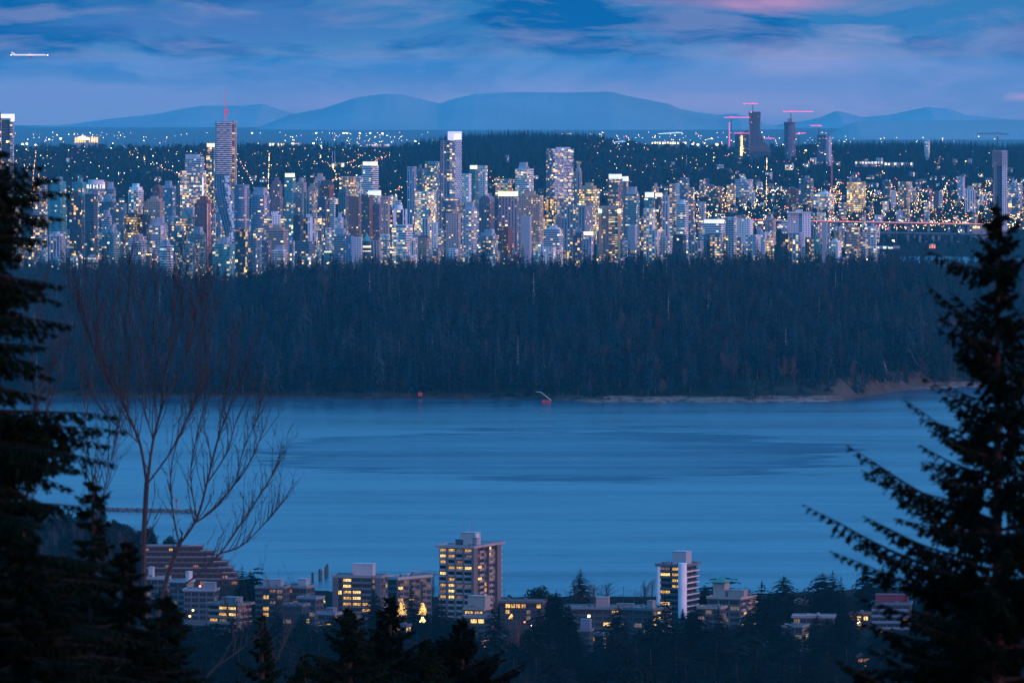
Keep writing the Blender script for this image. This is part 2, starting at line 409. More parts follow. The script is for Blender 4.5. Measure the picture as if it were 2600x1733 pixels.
def bare_crown(h, rad, rnd, n1=16, base=0.3, up=0.6, tw=9, thick=0.004):
    """many thin limbs and twigs, see-through"""
    b = MB()
    for i in range(n1):
        t = rnd.uniform(0, 1); z = h*(base+(0.9-base)*t); a = rnd.random()*6.283
        L = rad*(1-0.45*t)*rnd.uniform(.7, 1.1)*(1.0 if t > 0.12 else 0.8)
        d = Vector((math.cos(a), math.sin(a), up*rnd.uniform(.6, 1.6))).normalized()
        p = Vector((0, 0, z)); q = p+d*L
        b.tube(p, q, thick*h, thick*h*0.4, 3, caps=False)
        for j in range(tw):
            f = rnd.uniform(.25, 1); s = p.lerp(q, f)
            dd = (d+Vector((rnd.uniform(-1, 1), rnd.uniform(-1, 1), rnd.uniform(-.2, 1.1)))*0.8).normalized()
            e = s+dd*L*rnd.uniform(.25, .5)
            b.tube(s, e, thick*h*0.35, thick*h*0.12, 3, caps=False)
            for k in range(2):
                s2 = s.lerp(e, rnd.uniform(.3, 1)); e2 = s2+(dd+Vector((rnd.uniform(-1, 1), rnd.uniform(-1, 1), rnd.uniform(-.2, 1))))*L*0.13
                w = Vector((rnd.uniform(-1, 1), rnd.uniform(-1, 1), 0))*thick*h*0.4
                b.poly([s2, e2+w, e2-w])
    return b
def twig_crown(h, rad, rnd, n1=9, thick=.010, z0=.18, spread=.75):
    """leafless crown grown by recursive forking"""
    b = MB()
    def grow(p, d, L, r_, lev):
        q = p; k = 3
        for i in range(k):
            d = (d+Vector((rnd.uniform(-.22, .22), rnd.uniform(-.22, .22), .07))).normalized(); e = q+d*L/k
            b.tube(q, e, r_*(1-.18*i), r_*(1-.18*(i+1)), 3, caps=False)
            if lev < 3:
                for _ in range(2 if lev else 2):
                    if rnd.random() < .85:
                        s = Vector((rnd.gauss(0, 1), rnd.gauss(0, 1), rnd.gauss(.3, .6))).normalized(); grow(e, (d+s*spread).normalized(), L*rnd.uniform(.42, .66), r_*.55, lev+1)
            q = e
    for i in range(n1):
        t = (i+rnd.random())/n1; a = rnd.random()*6.283
        grow(Vector((0, 0, h*(z0+.5*t))), Vector((math.cos(a)*(1.1-t), math.sin(a)*(1.1-t), .7+t)).normalized(), rad*rnd.uniform(.6, .85)*(1.15-.3*t), thick*h*.35, 1)
    return b
def bush_crown(h, rad, rnd, n=420, z0=0.25, leaf=0.09, lob=5):
    b = MB(); L = [(Vector((rnd.uniform(-.45, .45)*rad, rnd.uniform(-.45, .45)*rad, h*rnd.uniform(z0+.15, .8))), rad*rnd.uniform(.4, .7)) for _ in range(lob)]
    for i in range(n):
        c, r = rnd.choice(L)
        d = Vector((rnd.gauss(0, 1), rnd.gauss(0, 1), rnd.gauss(0, 1))).normalized()
        p = c+d*r*rnd.uniform(.65, 1.05); p.z = min(p.z, h)
        a = d.orthogonal().normalized(); c2 = d.cross(a); th = rnd.random()*6.28; s = leaf*h*rnd.uniform(.5, 1.2)
        e1 = (a*math.cos(th)+c2*math.sin(th)+d*rnd.uniform(-.6, .6))*s; e2 = (c2*math.cos(th)-a*math.sin(th)+d*rnd.uniform(-.6, .6))*s
        b.poly([p-e1, p-e2*0.7, p+e1, p+e2*0.6])
    return b

# prototypes: (trunk mesh, crown mesh) of unit kinds, height in metres
rp = random.Random(11)
PROTO = {}
def proto(key, h, tb, cb, bark, leafm, cat):
    PROTO[key] = (h, tb.mesh('trunk', bark), cb.mesh('crown', leafm), cat)
for i in range(5):
    h = 36; PROTO_R = rp.uniform(5.4, 8.2)
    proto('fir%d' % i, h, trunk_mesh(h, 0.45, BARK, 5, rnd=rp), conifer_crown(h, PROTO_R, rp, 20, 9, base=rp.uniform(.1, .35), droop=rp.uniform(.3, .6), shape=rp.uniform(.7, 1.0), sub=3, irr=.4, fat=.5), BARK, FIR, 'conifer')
for i in range(2):
    h = 34; proto('cedar%d' % i, h, trunk_mesh(h, 0.5, BARK, 5, rnd=rp), conifer_crown(h, 6.4, rp, 22, 10, base=.06, droop=.9, shape=.6, sub=3, irr=.35), BARK, CEDAR, 'conifer')
for i in range(2):
    h = 26; proto('alder%d' % i, h, trunk_mesh(h*.8, 0.3, TWIG, 5, rnd=rp), twig_crown(h, 9.0, rp, 13, thick=.02), TWIG, TWIG, 'bare tree')
h = 34; proto('snag', h, trunk_mesh(h, 0.55, PALEBARK, 5, rnd=rp), bare_crown(h, 2.0, rp, 12, base=.3, up=.2, tw=2, thick=.006), PALEBARK, PALEBARK, 'dead tree')
proto('leafy0', 12, trunk_mesh(6, .3, BARK, 5, rnd=rp), bush_crown(12, 5.5, rp, 420), BARK, CEDAR, 'tree')
proto('hedge0', 10, trunk_mesh(6, .3, BARK, 5, rnd=rp), conifer_crown(10, 3.6, rp, 12, 9, base=.05, droop=.4, shape=.8), BARK, FIR, 'conifer')

def tree(key, x, y, h, label, group, z=None, rz=None, name=None, sxy=1.0):
    ph, tm, cm, cat = PROTO[key]
    nm = name or {'conifer': 'conifer_tree', 'bare tree': 'bare_tree', 'dead tree': 'dead_tree', 'tree': 'leafy_tree'}[cat]
    r = empty(nm, (x, y, tz(x, y) if z is None else z), label, cat, rz if rz is not None else R0.random()*6.28, group)
    s = h/ph; r.scale = (s*sxy, s*sxy, s)
    for nm2, me in (('trunk', tm), ('crown', cm)):
        o = bpy.data.objects.new(nm2, me); link(o, r)
    return r

def scatter(name, pts, keys, label):
    """one mass: joined tree meshes instanced on points"""
    pc = bpy.data.collections.new(name+'_kinds')
    for i, k in enumerate(keys):
        ph, tm, cm, cat = PROTO[k]
        me = bpy.data.meshes.new('tree'); bm = bmesh.new(); bm.from_mesh(tm); nt = len(bm.faces)
        bm.from_mesh(cm)
        bm.faces.ensure_lookup_table()
        for f in bm.faces[nt:]: f.material_index = 1
        bm.to_mesh(me); bm.free(); me.materials.append(tm.materials[0]); me.materials.append(cm.materials[0])
        o = bpy.data.objects.new('%02d_tree' % i, me); pc.objects.link(o)
    m = bpy.data.meshes.new(name); m.from_pydata([p[:3] for p in pts], [], [])
    for an, tp, ix in (('sc', 'FLOAT', 3), ('rz', 'FLOAT', 4), ('idx', 'INT', 5)):
        a = m.attributes.new(an, tp, 'POINT'); a.data.foreach_set('value', [p[ix] for p in pts])
    o = link(bpy.data.objects.new(name, m))
    t = bpy.data.node_groups.new(name, 'GeometryNodeTree')
    t.interface.new_socket('Geometry', in_out='INPUT', socket_type='NodeSocketGeometry')
    t.interface.new_socket('Geometry', in_out='OUTPUT', socket_type='NodeSocketGeometry')
    gi = t.nodes.new('NodeGroupInput'); gq = t.nodes.new('NodeGroupOutput'); ip = t.nodes.new('GeometryNodeInstanceOnPoints')
    ci = t.nodes.new('GeometryNodeCollectionInfo'); ci.inputs[0].default_value = pc; ci.inputs[1].default_value = True; ci.inputs[2].default_value = True
    def na(nm, ty):
        x = t.nodes.new('GeometryNodeInputNamedAttribute'); x.data_type = ty; x.inputs[0].default_value = nm; return x.outputs[0]
    cx = t.nodes.new('ShaderNodeCombineXYZ'); L = t.links.new
    L(na('rz', 'FLOAT'), cx.inputs[2]); L(gi.outputs[0], ip.inputs['Points']); L(ci.outputs[0], ip.inputs['Instance'])
    ip.inputs['Pick Instance'].default_value = True
    L(na('idx', 'INT'), ip.inputs['Instance Index']); L(cx.outputs[0], ip.inputs['Rotation']); L(na('sc', 'FLOAT'), ip.inputs['Scale'])
    L(ip.outputs[0], gq.inputs[0])
    md = o.modifiers.new('scatter', 'NODES'); md.node_group = t
    return tag(o, label, kind='stuff')

# ---- park forest
rf = random.Random(21)
KEYS = ['fir0', 'fir1', 'fir2', 'fir3', 'fir4', 'cedar0', 'cedar1', 'alder0', 'alder1', 'snag']
def pick(u, y, rnd):
    k = noise.noise(Vector((u*0.006, y*0.004, 5)))
    right = sm(1400, 1750, u)
    if rnd.random() < 0.009: return 9
    if rnd.random() < 0.07+0.65*(.25+.75*right)*max(0, k+0.05)+0.10*right: return rnd.choice((7, 8))
    return rnd.choice((0, 1, 2, 3, 4, 0, 1, 2, 5, 6))
LBL = {'fir': ('dark fir tree in the front row of the park shore', 'dark firs along the park shore'),
       'ced': ('broad drooping cedar in the front row of the park shore', 'cedars along the park shore'),
       'ald': ('leafless reddish tree at the foot of the park forest', 'bare trees along the park shore'),
       'sna': ('pale dead trunk standing in the park shore trees', 'dead trunks along the park shore')}
front = []
u = -110.0
while u < 2710:
    fy = far_y(u); y = fy+(rf.uniform(14, 32) if u < 1480 or rf.random() < .45 else rf.uniform(26, 50))
    x = (u-CX)*y/F
    k = KEYS[pick(u, y, rf)]
    lab, grp = LBL[k[:3]]
    h = rf.uniform(20, 36)*(0.7 if k[:3] == 'ald' else 1)
    tree(k, x, y, h, lab, grp); front.append(u)
    u += rf.uniform(13, 23)
pts = []
y = 5860.0
while y < 9150:
    step = 11.5 if y < 6500 else 14
    w = y*(1500/F)
    x = -w
    while x < w:
        px = x+rf.uniform(-.5, .5)*step; py = y+rf.uniform(-.5, .5)*step
        x += step*rf.uniform(.75, 1.3)
        u = U(px, py); fy = far_y(u); d = py-fy
        if d < (12 if u < 1480 else 26): continue
        end = 8250 if u > 460 else interp([(330, 9080), (460, 8250)], u)
        if py > end-60: continue
        if 2 < 1 or (d < 110 and 1980 < u < 2040 and rf.random() < .7): continue
        i = pick(u, py, rf)
        hh = (36+8*noise.noise(Vector((px*.006, py*.006, 0))))*rf.uniform(.55, 1.22)
        if rf.random() < .07: hh *= 1.25
        if i in (7, 8): hh *= .72
        if py > 7800: hh *= .82
        pts.append((px, py, tz(px, py)-.4, hh/PROTO[KEYS[i]][0], rf.random()*6.28, i))
    y += step*.9
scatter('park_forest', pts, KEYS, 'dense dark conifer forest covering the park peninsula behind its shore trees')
NPARK = len(pts)

# ---- tree cover on the city slope and beyond
pts = []
K2 = ['fir0', 'fir2', 'cedar0', 'leafy0', 'hedge0', 'alder0']
y = 10450.0
while y < 19500:
    step = 20 if y < 14500 else 24 if y < 17500 else 40
    w = y*(1420/F); x = -w
    while x < w:
        px = x+rf.uniform(-.5, .5)*step; py = y+rf.uniform(-.5, .5)*step; x += step*rf.uniform(.7, 1.4)
        u = U(px, py)
        if g(u, py) < 2: continue
        if py < 11900 and not (u > 2230 and py < 10900 and rf.random() < .5): 
            if rf.random() > .18: continue
        dn = noise.noise(Vector((px*.0022, py*.0016, 9)))
        hill = interp([(960, 0), (1120, 1), (1440, 1), (1560, 0)], u)*sm(14300, 15200, py)
        pr = .34+1.1*dn+hill+.5*sm(2000, 2200, u)*sm(14200, 14800, py)
        if rf.random() > pr: continue
        i = rf.choice((0, 0, 1, 1, 4, 2)) if hill > .5 or (u > 2100 and py > 14000) else rf.choice((0, 1, 2, 3, 3, 3, 4, 5, 5))
        hh = {0: 22, 1: 20, 2: 20, 3: 13, 4: 12, 5: 14}[i]*rf.uniform(.7, 1.3)
        pts.append((px, py, tz(px, py)-.3, hh/PROTO[K2[i]][0], rf.random()*6.28, i))
    y += step
scatter('slope_trees', pts, K2, 'dark mixed trees filling the streets and parks of the far city slope')
print('park', NPARK, 'slope', len(pts))
# ---------------------------------------------------------------- facades
def facade(name, fh=3.0, bw=3.2, ww=0.8, wh=0.6, glass=(0.03, 0.07, 0.10), rowlit=0.0, grough=0.18, colv=0.35, warm=0.5, groups=3, es=1.0):
    m, n, p = new_mat(name)
    uv = n.n('ShaderNodeUVMap', uv_map='uv'); s = n.n('ShaderNodeSeparateXYZ', i_0=uv.outputs[0]); oi = n.n('ShaderNodeObjectInfo')
    cu = n.m('DIVIDE', s.outputs[0], bw); cv = n.m('DIVIDE', s.outputs[1], fh)
    iu = n.m('FLOOR', cu); iv = n.m('FLOOR', cv); fu = n.m('FRACT', cu); fv = n.m('FRACT', cv)
    r = n.m('MULTIPLY', oi.outputs['Random'], 913.0)
    def wn(a, b, c):
        k = n.n('ShaderNodeTexWhiteNoise', noise_dimensions='3D'); n.put(k.inputs[0], n.n('ShaderNodeCombineXYZ', i_0=a, i_1=b, i_2=c).outputs[0]); return k
    k1 = wn(iu, iv, r); k2 = wn(iu, iv, n.m('ADD', r, 7.3)); kr = wn(iv, 3.0, r)
    gc = n.m('FLOOR', n.m('DIVIDE', iu, float(groups))); kc = wn(gc, 1.0, r)
    wide = n.m('MULTIPLY', n.m('GREATER_THAN', kc.outputs[0], 0.5), colv)
    wwv = n.m('ADD', ww*0.5, n.m('MULTIPLY', wide, 0.25)); whv = n.m('SUBTRACT', wh*0.5, n.m('MULTIPLY', wide, 0.18*wh))
    mu = n.m('LESS_THAN', n.m('ABSOLUTE', n.m('SUBTRACT', fu, 0.5)), wwv)
    mv = n.m('LESS_THAN', n.m('ABSOLUTE', n.m('SUBTRACT', fv, 0.5)), whv)
    w = n.m('MULTIPLY', mu, mv)
    wall = n.mix(n.m('MULTIPLY', wide, 0.8), oi.outputs['Color'], n.mix(0.45, oi.outputs['Color'], glass))
    nz = n.noise(n.mapping(uv.outputs[0], (0.05, 0.02, 1)), 1.0, 4)
    wall = n.mix(n.ramp(nz, [(0.3, 0.0), (0.75, 0.35)]), wall, n.mix(0.5, wall, (0.02, 0.02, 0.02)))
    gcol = n.mix(n.m('MULTIPLY', k2.outputs[0], 0.6), glass, [k*3.0+0.02 for k in glass])
    n.put(p.inputs['Base Color'], n.mix(w, wall, gcol))
    n.put(p.inputs['Roughness'], n.m('SUBTRACT', 0.8, n.m('MULTIPLY', w, 0.8-grough)))
    n.put(p.inputs['Specular IOR Level'], n.m('ADD', 0.2, n.m('MULTIPLY', w, 0.6)))
    prob = oi.outputs['Alpha']
    if rowlit: prob = n.m('ADD', prob, n.m('MULTIPLY', n.m('LESS_THAN', kr.outputs[0], rowlit), 0.6))
    prob = n.m('MULTIPLY', prob, n.m('ADD', 0.22, n.m('MULTIPLY', kc.outputs[0], 0.85)))
    cl = n.noise(n.n('ShaderNodeVectorMath', operation='ADD', i_0=n.mapping(uv.outputs[0], (0.05, 0.07, 1)), i_1=n.n('ShaderNodeCombineXYZ', i_0=r, i_1=r, i_2=0.0).outputs[0]).outputs[0], 1.0, 2)
    prob = n.m('MULTIPLY', prob, n.ramp(cl, [(0.35, 0.35), (0.65, 1.0)])); prob = n.m('MULTIPLY', prob, 2.1)
    lit = n.m('LESS_THAN', k1.outputs[0], prob)
    hot = n.ramp(k2.outputs[0], [(0.0, 0.10), (0.45, 0.38), (0.8, 0.9), (0.93, 1.7), (1.0, 3.0)])
    k3 = wn(iv, iu, n.m('ADD', r, 2.1))
    colr = n.ramp(k3.outputs[0], [(0.0, (1.0, 0.36, 0.06)), (0.3, (1.0, 0.55, 0.13)), (0.36+0.4*warm, (1.0, 0.68, 0.22)), (0.88, (1.0, 0.80, 0.42)), (0.95, (0.85, 0.92, 1.0)), (1.0, (0.5, 0.9, 1.0))])
    n.put(p.inputs['Emission Color'], colr)
    n.put(p.inputs['Emission Strength'], n.m('MULTIPLY', n.m('MULTIPLY', w, lit), n.m('MULTIPLY', hot, 1.3*es)))
    return m
ST = {
 'glass': facade('glazed facade', 3.0, 3.4, .86, .72, (0.03, 0.09, 0.12)),
 'teal': facade('teal glass facade', 3.0, 3.8, .90, .80, (0.015, 0.12, 0.13), colv=.15),
 'navy': facade('dark glass facade', 3.2, 3.0, .94, .86, (0.008, 0.02, 0.035), colv=.1),
 'bands': facade('banded facade', 3.1, 3.4, 1.0, .50, (0.02, 0.045, 0.07), colv=.0, rowlit=.06),
 'office': facade('office facade', 3.6, 3.0, .92, .60, (0.03, 0.05, 0.06), rowlit=.35, colv=.0, warm=.9),
 'ribs': facade('ribbed facade', 3.0, 4.4, .50, .86, (0.02, 0.04, 0.06), colv=.3),
 'punch': facade('punched facade', 3.0, 3.6, .42, .44, (0.02, 0.03, 0.04), colv=.2),
 'balc': facade('balcony facade', 2.9, 4.0, .74, .62, (0.025, 0.06, 0.08), colv=.6, groups=2),
 'blank': mat('concrete wall', (0.33, 0.32, 0.36), .85, .1, .05),
}
def colmat(name, rough=.8):
    if name in _mc: return _mc[name]
    m, n, p = new_mat(name); oi = n.n('ShaderNodeObjectInfo'); tc = n.n('ShaderNodeTexCoord')
    nz = n.noise(tc.outputs['Object'], .08, 5)
    n.put(p.inputs['Base Color'], n.mix(n.ramp(nz, [(.3, 0.0), (.7, .3)]), oi.outputs['Color'], (.05, .05, .06)))
    p.inputs['Roughness'].default_value = rough; p.inputs['Specular IOR Level'].default_value = .2
    _mc[name] = m; return m
PLAIN = colmat('painted concrete')
def glow(name, col, es):
    if name in _mc: return _mc[name]
    m, n, p = new_mat(name); tc = n.n('ShaderNodeTexCoord')
    nz = n.noise(tc.outputs['Object'], .4, 3)
    p.inputs['Base Color'].default_value = (*col, 1); p.inputs['Emission Color'].default_value = (*col, 1)
    n.put(p.inputs['Emission Strength'], n.m('MULTIPLY', n.m('ADD', nz, .5), es)); _mc[name] = m; return m
GW = glow('warm crown light', (1, .80, .42), 1.7); GWH = glow('white crown light', (.92, .93, 1), 0.9)
GR = glow('red beacon light', (1, .05, .12), 5.0); GPK = glow('pink crane light', (1, .16, .34), 1.0); GG = glow('green light', (.35, 1, .5), 4)
GY = glow('yellow lamp light', (1, .62, .18), 9); GWL = glow('white lamp light', (1, .85, .55), 13); GOR = glow('orange lamp light', (1, .36, .07), 9)
GMUR = {}
C = dict(white=(.62, .62, .66), pale=(.40, .42, .47), grey=(.24, .25, .28), conc=(.30, .28, .30), pink=(.36, .27, .27), brick=(.16, .055, .05),
         brown=(.15, .095, .085), tan=(.30, .22, .18), dark=(.045, .05, .06), slate=(.10, .14, .17), teal=(.13, .26, .28), blue=(.12, .20, .30), plum=(.17, .12, .15), lav=(.40, .37, .46), gold=(.30, .24, .16))
C = {k_: tuple(min(.72, q*1.22+.01) for q in v_) for k_, v_ in C.items()}
BL = []            # all city buildings (u0,u1,vt,vb,y)
def shape(k, w, d):
    if k == 'oct':
        c = min(w, d)*.22
        return [(-w/2+c, -d/2), (w/2-c, -d/2), (w/2, -d/2+c), (w/2, d/2-c), (w/2-c, d/2), (-w/2+c, d/2), (-w/2, d/2-c), (-w/2, -d/2+c)]
    if k == 'round': return [(w/2*math.cos(a), d/2*math.sin(a)) for a in [2*math.pi*i/18 for i in range(18)]]
    if k == 'bow': return [(-w/2, -d/2+.12*d)]+[(w*(t-.5), -d/2-.10*d*math.sin(math.pi*t)) for t in (.2, .4, .6, .8)]+[(w/2, -d/2+.12*d), (w/2, d/2), (-w/2, d/2)]
    if k == 'notch':
        c = w*.14; return [(-w/2, -d/2), (-c, -d/2), (-c, -d/2+c*.8), (c, -d/2+c*.8), (c, -d/2), (w/2, -d/2), (w/2, d/2), (-w/2, d/2)]
    return [(-w/2, -d/2), (w/2, -d/2), (w/2, d/2), (-w/2, d/2)]
def bld(u0, u1, vt, vb, style, col, label, lit=.2, roof='box', shp='box', rot=None, y=None, dr=.75, name='high_rise', cat='tower', group=None, step=0, rnd=R0, zb=None, slabs=None):
    y = y or (8650+(700-vb)*10.8)
    c = C[col] if isinstance(col, str) else col
    x = ((u0+u1)/2-CX)*y/F; Wm = (u1-u0)*y/F
    rz = math.radians(rot if rot is not None else rnd.uniform(-34, -14))
    w = Wm/(abs(math.cos(rz))+dr*abs(math.sin(rz))); d = w*dr
    if shp == 'round': w = Wm; d = Wm*.9
    z0 = (tz(x, y)-1) if zb is None else zb; zt = H-(vt-V0)*y/F
    h = max(zt-z0, 6)
    ph = {'box': min(.09*h, 7), 'tall': min(.14*h, 11), 'lit': min(.08*h, 6), 'wlit': min(.09*h, 8), 'flat': 0, 'cone': .12*h, 'gable': .08*h, 'step': .1*h, 'mast': min(.07*h, 5), 'vault': .1*h}[roof]
    hb = h-ph
    r = empty(name, (x, y, z0), label, cat, rz, group)
    r.rotation_euler[2] = rz
    fm = ST[style]; a = shape(shp, w, d)
    m = MB()
    if step:
        k = hb*(1-.12*step); m.prism(a, 0, k); s = .82
        m.prism([(px*s, py*s) for px, py in a], k, hb); top = [(px*s, py*s) for px, py in a]
    else:
        m.prism(a, 0, hb); top = a
    o = m.build('wall', fm, r, color=(*c, lit))
    m = MB(); cc = [min(1, k*1.1) for k in c]
    m.prism([(px*1.02, py*1.02) for px, py in top], hb, hb+.7, top=False); m.prism([(px*.97, py*.97) for px, py in top], hb-.2, hb+.25)
    m.build('parapet', PLAIN, r, color=(*cc, 1))
    if slabs or (slabs is None and style in ('balc', 'glass') and (u1-u0) > 14 and rnd.random() < .7):
        m = MB(); z = 6.0; fh = 2.9 if style == 'balc' else 3.0
        nf = int((hb-6)/fh)
        side = rnd.random()
        for i in range(nf):
            z = fh*(i+2)
            if z > hb-2: break
            if side < .5:
                m.box(-w*.5, w*.5, -d/2-1.3, -d/2-.02, z-.15, z+.25, bot=True); m.box(-w*.5, w*.5, -d/2-1.32, -d/2-1.2, z+.25, z+1.0) if i % 1 == 0 and w < 1 else None
            else:
                for q in (-.5, .12): m.box(w*q, w*(q+.38), -d/2-1.4, -d/2-.02, z-.15, z+.3, bot=True)
            m.box(w/2+.02, w/2+1.3, -d*.42, d*.3, z-.15, z+.28, bot=True)
        m.build('balconies', PLAIN, r, color=(*[min(.75, k*1.5+.05) for k in c], 1))
    if ph > 0:
        m = MB(); pw, pd = w*(rnd.uniform(.45, .62) if roof == 'tall' else rnd.uniform(.22, .5)), d*rnd.uniform(.3, .6); ox = rnd.uniform(-.12, .12)*w
        if roof in ('box', 'tall', 'mast'):
            m.box(ox-pw/2, ox+pw/2, -pd/2, pd/2, hb, h); m.box(ox-pw*.7, ox-pw*.5, -pd*.3, pd*.3, hb, hb+ph*.5)
            m.box(ox+pw*.55, ox+pw*.72, -pd*.1, pd*.4, hb, hb+ph*.35)
            m.build('penthouse', PLAIN, r, color=(*([.40, .40, .45] if roof == 'tall' else [.3, .3, .34] if rnd.random() < .3 else cc), 1))
            if roof == 'mast':
                q = MB(); q.tube((ox, 0, h), (ox, 0, h+12), .5, .2, 5); q.build('antenna', PLAIN, r, color=(.1, .1, .12, 1))
        elif roof in ('lit', 'wlit'):
            m.prism([(px*.86, py*.86) for px, py in top], hb+.3, h); m.build('lit_crown', GW if roof == 'lit' else GWH, r)
            q = MB(); q.prism([(px*.9, py*.9) for px, py in top], h, h+.6, bot=True); q.build('roof', PLAIN, r, color=(*c, 1))
        elif roof == 'cone':
            n_ = len(top); q = [(0, 0)]
            for i in range(n_):
                A, B = top[i], top[(i+1) % n_]; m.poly([(A[0], A[1], hb+.7), (B[0], B[1], hb+.7), (0, 0, h)])
            m.build('roof', PLAIN, r, color=(.05, .25, .22, 1))
        elif roof == 'gable':
            m.poly([(-w/2, -d/2, hb+.7), (w/2, -d/2, hb+.7), (w/2, 0, h), (-w/2, 0, h)]); m.poly([(w/2, d/2, hb+.7), (-w/2, d/2, hb+.7), (-w/2, 0, h), (w/2, 0, h)])
            m.poly([(w/2, -d/2, hb+.7), (w/2, d/2, hb+.7), (w/2, 0, h)]); m.poly([(-w/2, d/2, hb+.7), (-w/2, -d/2, hb+.7), (-w/2, 0, h)])
            m.build('roof', PLAIN, r, color=(.09, .06, .06, 1))
        elif roof == 'vault':
            k = 8; P_ = [(w/2*math.cos(math.pi*i/k), hb+.5+ph*math.sin(math.pi*i/k)) for i in range(k+1)]
            for (xa, za), (xb, zb_) in zip(P_, P_[1:]):
                m.poly([(xa, -d/2, za), (xa, d/2, za), (xb, d/2, zb_), (xb, -d/2, zb_)], smooth=True)
            m.poly([(xx, -d/2, zz) for xx, zz in reversed(P_)]); m.poly([(xx, d/2, zz) for xx, zz in P_])
            m.build('roof', PLAIN, r, color=(*c, 1))
        elif roof == 'step':
            m.box(-w*.36, w*.36, -d*.36, d*.36, hb, hb+ph*.5); m.box(-w*.2, w*.2, -d*.2, d*.2, hb+ph*.5, h)
            m.build('penthouse', PLAIN, r, color=(*cc, 1))
    BL.append((u0, u1, vt, vb, y)); r['_w'] = w; del r['_w']
    return r, w, d, hb, h

